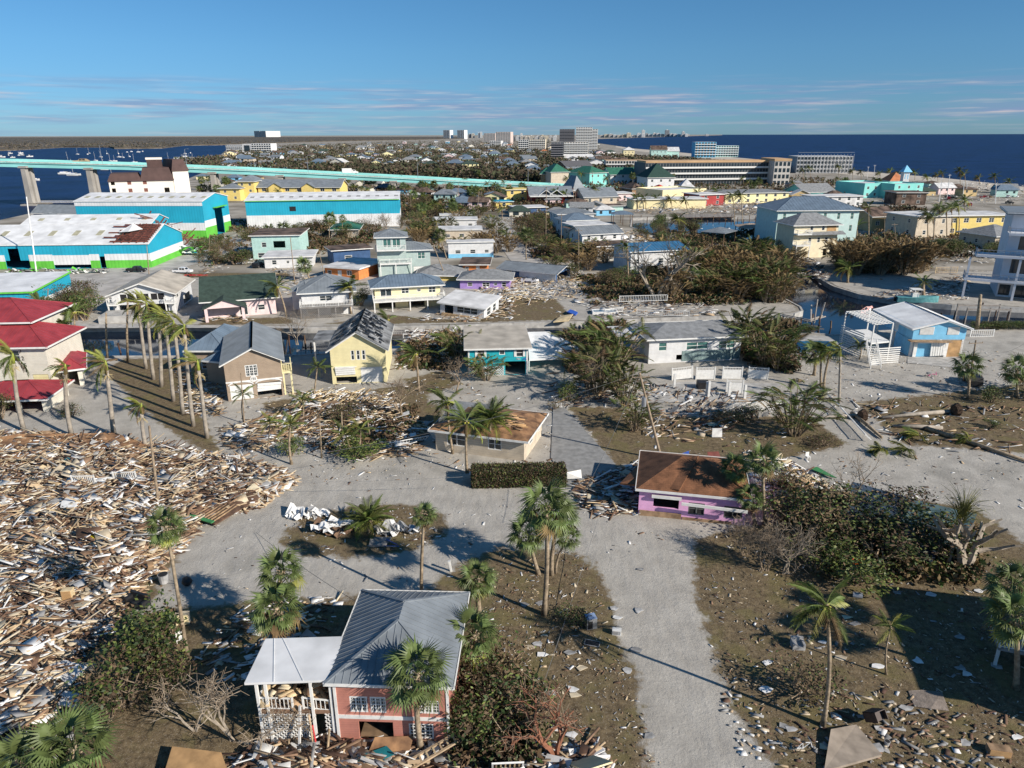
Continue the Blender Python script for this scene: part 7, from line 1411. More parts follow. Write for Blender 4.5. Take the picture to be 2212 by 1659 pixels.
# fine litter over the yards and streets
def litter(name, px, n, s0, s1, wts, label):
    P2 = zone_pts(px, n); k = NR.rand(n) < .25 + .75 * (noise2(P2[:, 0] * .9, P2[:, 1] * .9) > -.1); P2 = P2[k]; n = len(P2); s = NR.uniform(s0, s1, n) * NR.choice([.5, .7, 1, 1.6], n); w_ = np.array(wts, float)
    o = npboxes(name, np.column_stack([P2, np.full(n, .075)]), np.column_stack([s * 1.3, s * NR.uniform(.12, .6, n), np.full(n, .012)]), np.column_stack([NR.normal(0, .08, (n, 2)), NR.uniform(0, 6.28, n)]), NR.choice(6, n, p=w_ / w_.sum()), dm); tag(o, label, 'litter', kind='stuff')
litter('yard_litter', [(700, 1659), (1000, 1400), (1080, 1180), (1245, 1195), (1310, 1300), (1400, 1580), (1440, 1659), (1440, 1750), (700, 1750)], 3000, .05, .28, (5, 4, 1, 1, 6, 4), 'small pale litter scattered over the central brown yard')
litter('yard_litter', [(1500, 1165), (1700, 1100), (2300, 1230), (2400, 1750), (1690, 1750), (1535, 1400)], 3600, .05, .28, (5, 4, 1, 1, 5, 4), 'small pale litter scattered over the right brown yard')
litter('yard_litter', [(600, 1170), (650, 1120), (880, 1090), (970, 1150), (900, 1190), (650, 1200)], 420, .08, .35, (2, 1, 1, 4, 4, 1), 'small litter over the roundabout island')
litter('street_litter', [(380, 1290), (450, 1130), (640, 1040), (720, 985), (1240, 1080), (1490, 1160), (1300, 1230), (700, 1290)], 420, .06, .35, (2, 2, 1, 4, 3, 1), 'sparse litter on the sandy street')
litter('street_litter', [(1230, 860), (2212, 800), (2212, 1100), (1700, 1060), (1400, 980)], 1700, .08, .5, (3, 2, 1, 5, 4, 1), 'litter over the middle right lots')
litter('street_litter', [(400, 600), (1250, 600), (1250, 690), (160, 700)], 1300, .15, .8, (2, 3, 2, 6, 2, 1), 'litter over the north canal bank'); litter('street_litter', [(1700, 740), (2212, 760), (2212, 860), (1720, 870)], 900, .1, .5, (3, 2, 1, 4, 3, 1), 'litter on the sandy lot before the blue house')
litter('street_litter', [(1050, 480), (1200, 480), (1650, 600), (1650, 660), (1250, 650)], 1600, .2, 1.0, (3, 3, 2, 5, 3, 1), 'litter among the mid-distance trees'); litter('street_litter', [(540, 850), (1000, 800), (1250, 880), (1330, 1000), (700, 1050), (450, 1000)], 1700, .1, .5, (3, 3, 2, 4, 3, 1), 'litter around the central lots'); litter('street_litter', [(1300, 430), (2300, 430), (2300, 600), (1700, 620)], 1800, .3, 1.6, (3, 2, 1, 5, 4, 1), 'litter among the buildings near the beach')
for i, (u, v) in enumerate([(R.uniform(1100, 1420), R.uniform(1210, 1640)) if i % 2 else (R.uniform(1570, 2200), R.uniform(1260, 1640)) for i in range(46)]):
    p = P(u, v, .1); n_ = R.randint(5, 7); mb = MB(); pts = [(R.uniform(.25, .6) * cos(k * 6.28 / n_), R.uniform(.15, .5) * sin(k * 6.28 / n_), R.uniform(0, .06)) for k in range(n_)]; mb.slab(pts, .04); o = mb.build('torn_sheet', R.choice([dgrey, dwhite, dgrey, dtan]), None, p); tag(o, 'torn pale sheet scrap lying on the brown yard', 'scrap', 'torn scraps on the brown yards')
# ------------------------------------------------------------------ named pieces
def rail_panel(u, v, L, h, rz, label, tilt=0.0, z=.3, m=None):
    p = P(u, v, z); o = empty('railing_panel', p, rz, label, 'railing'); o.matrix_basis = o.matrix_basis @ Matrix.Rotation(tilt, 4, 'X'); n = int(L / (.22 if L < 4 else .42)); mb = MB(); mb.box(0, L, -.05, .05, 0, .1); mb.box(0, L, -.05, .05, h - .1, h); mb.build('rail', m or white, o)
    me = MB().box(-.035, .035, -.03, .03, .1, h - .1).mesh('baluster', m or white); [inst('baluster', me, o, T(.1 + (L - .2) * i / n, 0, 0)) for i in range(n + 1)]
    me = MB().box(-.06, .06, -.06, .06, -.1, h + .1).mesh('post', m or white); [inst('post', me, o, T(x, 0, 0)) for x in (0, L)]; return o
rail_panel(158, 1045, 2.6, 1.1, .05, 'white railing panel standing in the lumber pile, left one', .12, .9); rail_panel(247, 1037, 2.6, 1.1, .08, 'white railing panel standing in the lumber pile, right one', .12, .9); rail_panel(20, 1048, 2.0, 1.0, .2, 'white railing panel tipped flat at the left of the lumber pile', 1.0, 1.0)
rail_panel(155, 975, 1.7, 1.0, -.4, 'small white railing piece tilted on the far pile edge', .9, 1.2); rail_panel(492, 1002, 1.6, 1.2, .1, 'white railing piece standing near the street debris', .1, .1); rail_panel(1305, 658 + 20, 5.2, 1.2, .5, 'white collapsed stair railing on the canal bank', .3, 1)
rail_panel(1338, 652, 12, 1.5, .12, 'long white arched dock railing lying before the banyan', .1, 1.4); rail_panel(1375, 680, 12, 1.3, -.12, 'long white horizontal railing fallen along the seawall', .2, .3); rail_panel(830, 985 - 20, 6, 1.1, .45, 'white stair railing lying in the central debris', .8, .4); rail_panel(935, 975 - 30, 2.2, 1.8, -.9, 'white gate panel leaning by the stripped house', .4, .3)
for i, (a, b) in enumerate((((1772, 838), (1822, 882)), ((1825, 888), (1880, 948)))):
    p, q = P(*a), P(*b); d = q - p; rail_panel(a[0], a[1], d.length, 1.0, atan2(d.y, d.x), 'white railing lying along the lot edge, ' + ('far part' if i == 0 else 'near part'), .9, .5)
for a, b, lb in (((1808, 766), (1888, 768), 'white picket pool fence left of the blue house stairs'), ((2095, 728), (2145, 727), 'white picket fence right of the blue house')):
    p, q = P(*a), P(*b); d = q - p; rail_panel(a[0], a[1], d.length, 1.5, atan2(d.y, d.x), lb, 0, 0)
def vinyl(u, v, W, h, rz, label, tilt=0.0, z=.0):
    p = P(u, v, z); o = empty('fence_panel', p, rz, label, 'fence'); o.matrix_basis = o.matrix_basis @ Matrix.Rotation(tilt, 4, 'Y'); MB().box(.12, W - .12, -.03, .03, .1, h - .45).build('board', white, o); MB().box(.1, W - .1, -.04, .04, h - .1, h).build('rail', white, o)
    me = MB().box(-.03, .03, -.02, .02, h - .45, h - .1).mesh('baluster', white); [inst('baluster', me, o, T(.2 + (W - .4) * i / 11, 0, 0)) for i in range(12)]
    me = MB().box(-.08, .08, -.08, .08, 0, h + .12).mesh('post', white); [inst('post', me, o, T(x, 0, 0)) for x in (0, W)]
for a in ((1452, 822, 3.6, 2.2, .1, 'white fence panel tilted, leftmost of the broken pool fence', -.08), (1503, 820, 3.2, 2.2, 0, 'white fence panel left of the open gap in the pool fence'), (1560, 819, 3.3, 2.2, -.05, 'white fence panel in the middle of the pool fence'), (1616, 818, 3.2, 2.1, -.2, 'white fence panel at the right end of the pool fence'), (1568, 850, 2.6, 2.3, -.1, 'white fence panel standing alone on the pool slab'), (1345, 862, 1.9, 2.4, .3, 'lone white fence panel by the leaning pole', -.05)): vinyl(*a)
o = empty('louvre_fence', P(1558, 893), .12, 'white horizontal-slat fence leaning on shrubs below the pool yard', 'fence'); me = MB().box(0, 8.5, -.03, .03, -.07, .07).mesh('slat', white); [inst('slat', me, o, T(.1 * i, -.15 * i, .25 + .27 * i, .04)) for i in range(7)]
for a, hh in (((1456, 840), 2.6), ((1530, 858), 2.7), ((1526, 856), 2.5), ((1574, 858), 2.6), ((1608, 862), 2.4)):
    p = P(*a); tag(MB().box(-.18, .18, -.18, .18, 0, hh).build('standing_post', white, None, p), 'white square column left standing on the pool slab', 'column', 'white columns on the pool slab')
sheet('pool_slab', pp([(1400, 872), (1640, 868), (1690, 830), (1470, 826), (1380, 850)]), .15, concrete)
o = MB().box(0, 1.9, 0, 1.5, 0, 1.3).build('pool_heater', black, None, P(1508, 843)); tag(o, 'black cube-shaped pool heater on the pool slab', 'pool heater')
pz = pp([(1700, 738), (1790, 738), (1820, 760), (1680, 762)]); sheet('pool_deck', pp([(1660, 722), (1790, 728), (1850, 768), (1640, 770), (1650, 735)]), .1, concrete); sheet('pool_water', pz, .13, mat('pool_blue', (.02, .12, .2), .1)); sheet('driveway', pp([(1960, 772), (2090, 772), (2110, 800), (1960, 785)]), .1, concrete)
sheet('paved_driveway', pp([(1195, 880), (1216, 878), (1330, 1005), (1300, 1050), (1225, 1050), (1190, 990)]), .13, mat('grey_paving', (.26, .26, .255), .9, .12, 1.2, bump=.3))
sheet('canal_walk', pp([(160, 700), (660, 706), (660, 710.5), (410, 709), (160, 710)]), .12, concrete)
def pole(b, c, label, th=.17, arm=True, trafo=False, group=None, m=None):
    p = P(*b); q = PY(c[0], c[1], p.y); o = empty('utility_pole', p, 0, label, 'utility pole', group); t_ = Vector((q.x - p.x, 0, q.z)); MB().tube([(0, 0, 0), t_ * .5, t_], [th, th * .85, th * .7], 8).build('pole', m or polem, o)
    if arm: a = t_ * .95; mb = MB(); mb.bar(a + Vector((-1.1, -.1, 0)), a + Vector((1.1, -.1, .1)), .1); [mb.tube([a + Vector((x, -.1, .08)), a + Vector((x, -.1, .32))], .05, 5) for x in (-1, 0, 1)]; mb.build('crossarm', m or polem, o)
    if trafo: a = t_ * .68; MB().tube([a + Vector((-.35, -.1, -.6)), a + Vector((-.35, -.1, .6))], .3, 10).build('transformer', steel, o)
    return p + t_
pole((1429, 994), (1381, 805), 'leaning utility pole with grey transformer behind the lilac house', .2, True, True); pt1 = pole((343, 1093), (322, 920), 'bare utility pole leaning over the lumber pile', .17, False)
pole((528, 916), (520, 805), 'slim utility pole in front of the taupe garage', .1, False); pole((2089, 862), (2108, 735), 'leaning utility pole beside the right fan palm', .16); pole((704, 612), (688, 536), 'tall thin pole by the low white house', .1, False)
pole((637, 613), (627, 512), 'weathered pole right of the low white house', .14, False); pole((932, 583), (897, 538), 'diagonal fallen pole leaning on the three-storey house', .18, False); pole((965, 604), (937, 532), 'pole leaning over the collapsed grey roof', .16, False); pole((322, 594), (317, 530), 'dark pole at the torn warehouse corner', .16, False); pole((452, 545), (452, 505), 'short dark pole at the rear warehouse corner', .12, False)
pole((79, 590), (57, 425), 'tall white leaning mast before the torn warehouse', .22, False, m=dwhite); pole((1250, 586), (1250, 494), 'grey street pole by the navy house', .13, True); pole((1212, 540), (1213, 462), 'wooden pole at the middle of the side street', .13); pole((1179, 520), (1180, 405), 'tall pole on the upper side street', .14); pole((101, 686), (104, 623), 'dark short pole with lamp arm by the low warehouse', .14)
pole((2152, 600), (2168, 515), 'tall thin pole left of the white villa', .12); pole((1911, 524), (1911, 458), 'pole with white box before the tan house', .12); pole((1939, 548), (1932, 482), 'second pole before the tan house', .12)
for b, c in (((2028, 438), (2036, 384)), ((2045, 430), (2052, 376)), ((2150, 440), (2152, 396)), ((1887, 390), (1890, 356)), ((2080, 425), (2083, 392)), ((1873, 385), (1876, 360)), ((2086, 424), (2090, 390))): pole(b, c, 'white utility pole among the beach wreckage', .22, True, group='white beach poles', m=dwhite)
for u, v in [(R.uniform(600, 1340), R.uniform(400, 470)) for _ in range(16)]: pole((u, v), (u, v - R.uniform(28, 45)), 'distant wooden pole around the bridge end', .14, group='distant wooden poles')
def wire(a, b, sag, label, group='sagging wires'):
    mb = MB(); n = 14; pts = [a.lerp(b, i / n) - Vector((0, 0, sag * 4 * (i / n) * (1 - i / n))) for i in range(n + 1)]; mb.tube([p - a for p in pts], .022, 3, 0, False); tag(mb.build('power_wire', mat('grey_cable', (.2, .2, .2)), None, a), label, 'wire', group)
top = PY(1381, 805, P(1429, 994).y)
wire(top, P(1248, 1090, 5), .8, 'wire from the leaning pole down to the street'); wire(top, P(420, 1010, 4) , 2, 'wire from the leaning pole to the lumber pile'); wire(top, P(1750, 900, .3), 1, 'wire from the leaning pole to the right lawn'); wire(P(1110, 1659, .5), P(1292, 1120, 2), .5, 'wire crossing the brown yard to the lilac house'); wire(P(553, 1150, .2), P(770, 1300, 4.6), .3, 'wire from the street to the salmon house roof'); wire(P(0, 1010, 5), P(1000, 1030, 3), 1.2, 'long wire over the lumber pile'); wire(P(2100, 740, 7.5), P(2230, 730, 9), 2.2, 'thick drooping cable at the right pole')
# dock bits and pilings
pil = MB().tube([(0, 0, -2.5), (0, 0, 1.4)], .17, 7).mesh('piling', woodd); 
for i, (u, v) in enumerate([(170, 765), (205, 770), (232, 768), (260, 760), (625, 745), (660, 750), (672, 762), (1664, 712), (1690, 706), (1770, 700), (1730, 700), (1755, 690), (1795, 706), (2082, 700), (2060, 690), (2120, 668), (2150, 680), (2175, 690), (2030, 690)] + [(1385 + i * 13, 474 + (i % 3) * 3) for i in range(24)]):
    o = inst('dock_piling', pil, None, Matrix.Translation(P(u, v, -1)) @ T(0, 0, 0, i, R.uniform(-.12, .12), 0, 1) @ Matrix.Diagonal((1, 1, R.uniform(.8, 1.9), 1))); tag(o, 'dark wooden piling standing in the canal water', 'piling', 'canal pilings')
def dock(pts, z, label, m=None):
    q = [P(u, v, z) for u, v in pts]; o = empty('wooden_dock', q[0], 0, label, 'dock'); e = [p - q[0] for p in q]; n = max(4, int((e[1]).length / .35))
    me = None; L1 = (e[3] - e[0]).length; d = (e[3] - e[0]).normalized(); mb_ = MB().box(0, L1, -.13, .13, -.06, 0).mesh('plank', m or mat('grey_dock_wood', (.33, .30, .27), .9, .15, 2, rnd=.2)); n = min(n, 120)
    for i in range(n): inst('plank', mb_, o, Matrix.Translation(e[0].lerp(e[1], (i + .5) / n)) @ Matrix.Rotation(atan2(d.y, d.x), 4, 'Z'))
    mb = MB(); [mb.bar(e[a] - Vector((0, 0, .15)), e[b] - Vector((0, 0, .15)), .15) for a, b in ((0, 1), (3, 2))]; mb.build('stringer', woodd, o)
dock([(922, 735), (992, 728), (988, 712), (925, 712)], .1, 'grey plank dock slab on the canal behind the teal house'); dock([(840, 722), (925, 722), (925, 712), (840, 712)], .1, 'grey dock on the canal behind the yellow house'); dock([(640, 772), (690, 772), (690, 755), (640, 755)], -.2, 'dark dock between the taupe and yellow houses'); dock([(150, 779), (215, 776), (215, 758), (150, 760)], -.2, 'dark dock by the left canal end')
dock([(1470, 470), (1590, 468), (1590, 462), (1470, 463)], .2, 'white railed dock along the inner canal'); dock([(60, 438), (330, 437), (330, 432), (60, 433)], .6, 'long pale pier on the bay by the bridge piers', dwhite); dock([(375, 342), (440, 342), (440, 339), (375, 339)], .4, 'pale dock on the right bay shore', dwhite)
o = empty('boat_lift', P(871, 737, -1), 0, 'white boat lift frame in the canal behind the yellow house', 'boat lift'); mb = MB(); [mb.box(x, x + .15, y, y + .15, 0, 1.6) for x in (0, 5) for y in (0, 3)]; mb.bar((0, .1, 1.5), (5, .1, 1.5), .16); mb.bar((0, 3.1, 1.5), (5, 3.1, 1.5), .16); mb.bar((.5, 0, .4), (3, 2, 2.4), .14); mb.build('frame', dwhite, o)
o = empty('boat_lift', P(2082, 704, -1), -.05, 'grey timber boat lift right of the blue house', 'boat lift'); mb = MB(); [mb.box(x, x + .25, y, y + .25, 0, 4.2) for x in (0, 5, 9.4) for y in (0, 4)]; mb.bar((0, .1, 3.8), (9.6, .1, 3.8), .3); mb.bar((0, 4.1, 3.8), (9.6, 4.1, 3.8), .3); mb.build('frame', MC['grey_dock_wood'], o)
o = empty('broken_dock', P(1742, 700, -1), 0, 'tilted broken dock frame in the right canal basin', 'dock'); mb = MB(); 
for a, b in (((0, 0, .5), (5, 2, 1.3)), ((0, 1.5, .2), (5, 3.5, 1.1)), ((1, 0, .5), (1.4, 2, 4)), ((3, .5, 0), (4.4, 2, 4.6)), ((-5, 4, 1.2), (1, -.5, .6)), ((-4, 4.6, 1.2), (2, .2, .6)), ((2.2, 1, 0), (2.2, 1, 5.5))): mb.bar(a, b, .28, .2)
mb.build('frame', MC['grey_dock_wood'], o)
# appliances, furniture and single finds
def thing(name, label, cat, u, v, z=0, rz=0, ext=None):
    o = empty(name, P(u, v, z), rz, label, cat)
    if ext is not None: o.matrix_basis = o.matrix_basis @ ext
    return o
o = thing('stove', 'steel stove standing in the brown yard by the road', 'appliance', 1268, 1362, 0, .25); MB().box(0, .9, 0, .8, 0, 1.05).build('body', steel, o); MB().box(.08, .5, -.03, 0, .1, .85).build('oven_door', black, o); MB().box(0, .9, 0, .8, 1.05, 1.09).build('cooktop', mat('painted_sky_reflection', (.3, .4, .6), .15), o)  # cooktop's blue base colour stands in for a sky reflection
o = thing('microwave_oven', 'white microwave oven lying beside the stove', 'appliance', 1322, 1372, 0, -.2); MB().box(0, .75, 0, .45, 0, .5).build('body', white, o); MB().box(.05, .5, -.015, 0, .08, .42).build('door_window', dgrey, o); MB().box(.56, .7, -.015, 0, .08, .42).build('keypad', dgrey, o)
o = thing('window_screen', 'black framed screen lying flat below the stove', 'screen', 1262, 1392, .08, -.3); MB().box(0, 1.2, 0, .6, 0, .04).build('mesh_sheet', black, o); mb = MB(); [mb.box(*b, .01, .07) for b in ((0, 1.2, -.04, 0), (0, 1.2, .6, .64), (-.04, 0, 0, .6), (1.2, 1.24, 0, .6))]; mb.build('frame', dgrey, o)
o = thing('armchair', 'grey upholstered armchair in the lower right yard', 'armchair', 1712, 1405, 0, -.1); MB().box(0, 1.0, 0, .9, 0, .35).build('seat', dgrey, o); MB().box(0, 1.0, .75, .95, .35, .75).build('backrest', dgrey, o); [inst('armrest', MB().box(0, .18, 0, .8, .35, .58).mesh('armrest', dgrey), o, T(x, 0, 0)) for x in (0, .82)]
o = thing('fire_hydrant', 'yellow fire hydrant at the edge of the lumber pile', 'hydrant', 383, 1161, .0); hy = mat('hydrant_yellow', (.75, .62, .02), .5); MB().tube([(0, 0, 0), (0, 0, .65), (0, 0, .8), (0, 0, .95)], [.18, .18, .2, .06], 10).build('barrel', hy, o); MB().tube([(-.32, 0, .55), (.32, 0, .55)], .1, 8).build('outlet', hy, o)
o = thing('bedside_cabinet', 'open dark brown drawer cabinet tipped in the lower right debris', 'cabinet', 1870, 1560, .3, .4, Matrix.Rotation(.9, 4, 'X')); MB().box(0, 1.0, 0, .7, 0, .05).box(0, .05, 0, .7, .05, 1.2).box(.95, 1, 0, .7, .05, 1.2).box(0, 1, .65, .7, .05, 1.2).box(.05, .95, 0, .65, .4, .44).box(.05, .95, 0, .65, .8, .84).build('carcass', mat('dark_furniture', (.06, .04, .035), .6), o)
o = thing('cabinet', 'orange-brown cabinet on its side in the lower right corner', 'cabinet', 2135, 1632, .0, -.2); MB().box(0, 1.4, 0, .6, 0, .55).build('carcass', woodm, o); MB().box(.05, 1.35, -.03, 0, .05, .5).build('door', plywood, o)
o = thing('metal_bucket', 'galvanised metal drum lying above the coconut palm', 'bucket', 1842, 1284, .25, -.3, Matrix.Rotation(pi / 2, 4, 'Y')); MB().tube([(0, 0, 0), (0, 0, .8)], .28, 12).build('drum', steel, o); MB().tube([(0, 0, .78), (0, 0, .82)], .24, 12).build('open_end_shade', dark, o)  # dark disc on the drum end paints the shade within
o = thing('bucket', 'grey bucket upright in the lower right debris', 'bucket', 1915, 1610, 0); MB().tube([(0, 0, 0), (0, 0, .38)], [.15, .2], 12).build('pail', dgrey, o); MB().tube([(0, 0, .37), (0, 0, .385)], .17, 12).build('inside_shade', dark, o)  # dark top disc stands for the shade in the pail
o = thing('bicycle', 'tangled white bicycle in the lower right debris', 'bicycle', 1720, 1625, .1, .1); wm_ = MB()
for k in range(14): a, b = k * pi / 7, (k + 1) * pi / 7; wm_.bar((.34 * cos(a), 0, .34 * sin(a) + .34), (.34 * cos(b), 0, .34 * sin(b) + .34), .03)
wmh = wm_.mesh('wheel', black); [inst('wheel', wmh, o, T(x, 0, 0)) for x in (0, 1.1)]; mb = MB(); [mb.bar(a, b, .04) for a, b in (((0, 0, .34), (.35, 0, .8)), ((.35, 0, .8), (.9, 0, .78)), ((.35, 0, .8), (.45, 0, .34)), ((.45, 0, .34), (.9, 0, .78)), ((1.1, 0, .34), (.85, 0, 1.0)), ((0, 0, .34), (.45, 0, .34)))]; mb.build('frame', dwhite, o); MB().box(.25, .5, -.08, .08, .85, .9).build('saddle', black, o); MB().bar((.82, -.3, 1.02), (.82, .3, 1.02), .04).build('handlebar', steel, o)
o = thing('tricycle', 'pink tricycle with basket lying on the sandy lot', 'tricycle', 2005, 815, .0, .05); [inst('wheel', wmh, o, T(x, y, 0)) for x, y in ((0, -.35), (0, .35), (1.4, 0))]; mb = MB(); [mb.bar(a, b, .06) for a, b in (((0, 0, .34), (.5, 0, .6)), ((.5, 0, .6), (1.2, 0, .55)), ((1.4, 0, .34), (1.2, 0, 1.0)), ((0, -.35, .34), (0, .35, .34)))]; mb.build('frame', mat('pink_enamel', (.7, .05, .3), .4), o); MB().box(-.3, .3, -.3, .3, .6, .9).build('basket', dgrey, o)
for lb, u, v, rz in (('brown wooden chair standing at the lumber pile edge', 585 - 265, 1240, .3), ('white metal chair frame by the leaning palm foot', 383, 1395, .5), ('white chair on the corner of the upper debris', 1743 - 0, 995, .2)):
    o = thing('chair', lb, 'chair', u, v, .1, rz); m = woodm if 'brown' in lb else white; MB().box(0, .5, 0, .5, .45, .5).build('seat', m, o); MB().box(0, .5, .45, .5, .5, 1.0).build('backrest', m, o); me = MB().box(0, .05, 0, .05, 0, .45).mesh('leg', m); [inst('leg', me, o, T(x, y, 0)) for x in (0, .45) for y in (0, .45)]
o = thing('bin_liner', 'black rubbish bag among the pile furniture', 'bag', 405, 1262, .2); smooth(MB().tube([(0, 0, 0), (0, 0, .3), (0, 0, .6), (.1, 0, .8)], [.35, .5, .4, .1], 9).build('bag', black, o)); o = thing('dustbin', 'grey round bin tipped in the pile furniture', 'bin', 355, 1258, .3); MB().tube([(0, 0, 0), (0, 0, .9)], [.38, .48], 12).build('bin_body', dgrey, o); MB().tube([(0, 0, .88), (0, 0, .91)], .43, 12).build('inside_shade', dark, o)  # bin is solid; a dark disc paints its inner shade
o = thing('sofa', 'black leather sofa overturned in the lower lumber pile', 'sofa', 270, 1305, .3, -.4); MB().box(0, 2.2, 0, .9, 0, .4).build('seat', black, o); MB().box(0, 2.2, .7, .95, .4, .95).build('backrest', black, o); [inst('armrest', MB().box(0, .25, 0, .8, .4, .65).mesh('armrest', black), o, T(x, 0, 0)) for x in (0, 1.95)]
o = thing('dresser', 'cream chest of drawers at the lower lumber pile edge', 'dresser', 395 - 190, 1375 - 0, .2, .2); o.location = P(205 + 175, 1352, .1); MB().box(0, 1.1, 0, .6, 0, 1.0).build('carcass', dtan, o); [inst('drawer', MB().box(0, 1.0, -.04, 0, 0, .27).mesh('drawer', paley), o, T(.05, 0, .06 + .31 * i)) for i in range(3)]
o = thing('dresser', 'light wood drawer stack in the pile left of the sofa', 'dresser', 135, 1300, .5, .1); MB().box(0, .9, 0, .6, 0, 1.1).build('carcass', woodl, o); [inst('drawer', MB().box(0, .8, -.05, 0, 0, .3).mesh('drawer', plywood), o, T(.05, 0, .05 + .35 * i)) for i in range(3)]
# house doors / big sheets with own look
def sheetobj(name, label, cat, pts, z, m, th=.08, dz=None, extra=None):
    q = [P(u, v, z + (dz[i] if dz else 0)) for i, (u, v) in enumerate(pts)]; mb = MB(); mb.slab([p - q[0] for p in q], th); o = mb.build(name, m, None, q[0]); return tag(o, label, cat)
sheetobj('plywood_sheet', 'large brown plywood sheet at the bottom edge left of centre', 'plywood', [(355, 1668), (490, 1659), (478, 1625), (372, 1612)], .8, plywood, .06, (0, .2, .3, .1)); sheetobj('teal_door', 'dark teal door panel lying before the salmon house', 'door', [(780, 1659), (852, 1628), (835, 1611), (763, 1638)], .6, mat('dark_teal_paint', (.01, .14, .17), .5), .09, (0, .1, .2, .1))
sheetobj('plywood_sheet', 'brown plywood sheet leaning below the salmon house doorway', 'plywood', [(795, 1627), (885, 1620), (893, 1590), (810, 1592)], .5, sheath, .06, (0, 0, .5, .5)); sheetobj('concrete_slab', 'broken pale slab with a dark strip in the lower right corner', 'slab', [(1780, 1665), (1905, 1630), (1850, 1565), (1795, 1575)], .3, mat('pale_tan_slab', (.36, .30, .24), .9, .15, 1), .2, (0, .1, .1, .2))
sheetobj('carpet', 'torn grey-brown carpet spread on the lower right yard', 'carpet', [(1975, 1525), (2010, 1530), (2050, 1535), (2035, 1495), (1990, 1490), (1962, 1492)], .08, mat('grey_brown_carpet', (.25, .21, .18), .95, .15, 2, bump=.4), .05, (0, .1, 0, .15, .1, 0)); sheetobj('roof_deck', 'brown fallen roof deck behind the left lumber pile', 'roof section', [(-20, 1000), (150, 962), (330, 965), (250, 935), (30, 938), (-30, 950)], 1.0, sheath, .2, (0, .2, 0, .3, .6, .3))
sheetobj('boarded_frame', 'large slatted floor frame with green strip at the pile right edge', 'floor frame', [(400, 1112), (465, 1132), (560, 1075), (550, 1058), (470, 1055)], .5, woodd, .15, (0, 0, .2, .5, .5))
o = empty('floor_joists', P(410, 1112, .68), 0, 'row of parallel brown joists on the slatted floor frame', 'joists'); a0, a1, b0_, b1_ = [P(*q, .72) - o.location for q in ((408, 1108), (462, 1125), (490, 1062), (550, 1068))]; me = None
for i in range(9):
    s_, e_ = a0.lerp(a1, i / 8), b0_.lerp(b1_, i / 8); MB().bar(s_, e_, .1, .14).build('joist', woodm, o)
MB().bar(a0 + Vector((0, -.3, 0)), a1 + Vector((0, -.3, 0)), .5, .1).build('green_strip', mat('green_trim_board', (.05, .22, .08)), o)
for lb, pts, z, m in (('white panelled door lying on the lower pile', [(95, 1440 + 0), (150, 1480), (188, 1440), (140, 1425)], .7, dwhite), ('white door with window cut-out on the lower left pile', [(50, 1480), (92, 1478), (118, 1440), (85, 1436)], .7, dwhite), ('white bed sheet crumpled on the lower left pile', [(96, 1520), (160, 1525), (182, 1500), (130, 1490), (108, 1500)], .6, dwhite), ('long white board in the lower left pile', [(15, 1545), (28, 1550), (55, 1505), (40, 1502)], .7, dwhite),
    ('white octagonal table top in the middle of the pile', [(130, 1095), (160, 1097), (176, 1085), (172, 1073), (145, 1073), (133, 1083)], 1.4, dwhite), ('grey-white glass door lying near the pine boards', [(222, 1175), (246, 1187), (264, 1181), (240, 1164)], 1.1, dgrey), ('white long panel pair in the pile', [(200, 1090), (210, 1096), (242, 1083), (236, 1075)], 1.3, dwhite), ('white folding panel in the mid pile', [(262, 1095), (272, 1103), (303, 1090), (295, 1082)], 1.2, dwhite),
    ('yellow plywood sheet with coiled cable in the pile', [(58, 1165), (90, 1175), (122, 1140), (92, 1130)], 1.2, dtan), ('brown sofa-like cushion slab at the pile right', [(420, 1072), (450, 1078), (468, 1055), (432, 1050)], .8, mat('dark_brown_hide', (.05, .02, .015), .5))):
    sheetobj('loose_sheet', lb, 'panel', pts, z, m, .12, tuple(.12 * (i % 2) for i in range(len(pts))))
sheetobj('tarp', 'turquoise scrap of tarp on the upper lumber pile', 'tarp', [(138, 990), (148, 998), (158, 990), (155, 987)], 1.3, dteal, .05); sheetobj('plastic_sheet', 'bright yellow plastic tray in the pile', 'tray', [(195, 1158), (202, 1162), (212, 1155), (205, 1148)], 1.3, hy, .08); sheetobj('white_board', 'bright white board lying at the right end of the hedge', 'board', [(1225, 1034), (1257, 1032), (1255, 1014), (1225, 1020)], .5, white, .06, (0, 0, .9, .9))
sheetobj('blue_pool_table_top', 'deep blue table top tilted behind the brown roof', 'table top', [(1447, 991), (1489, 985), (1488, 974), (1450, 988)], 1.6, dblue, .1, (0, 0, 1, .3)); sheetobj('brown_shutter', 'dark red-brown door leaning behind the brown roof', 'door', [(1530, 998), (1560, 996), (1552, 975), (1528, 976)], .8, mat('red_brown_door', (.16, .04, .03), .6), .08, (0, 0, .9, .9)); sheetobj('white_shed_door', 'white and brown cabinet standing on the paved circle', 'cabinet', [(1538, 943), (1560, 943), (1560, 925), (1539, 925)], .2, dwhite, .1, (0, 0, 1.2, 1.2))
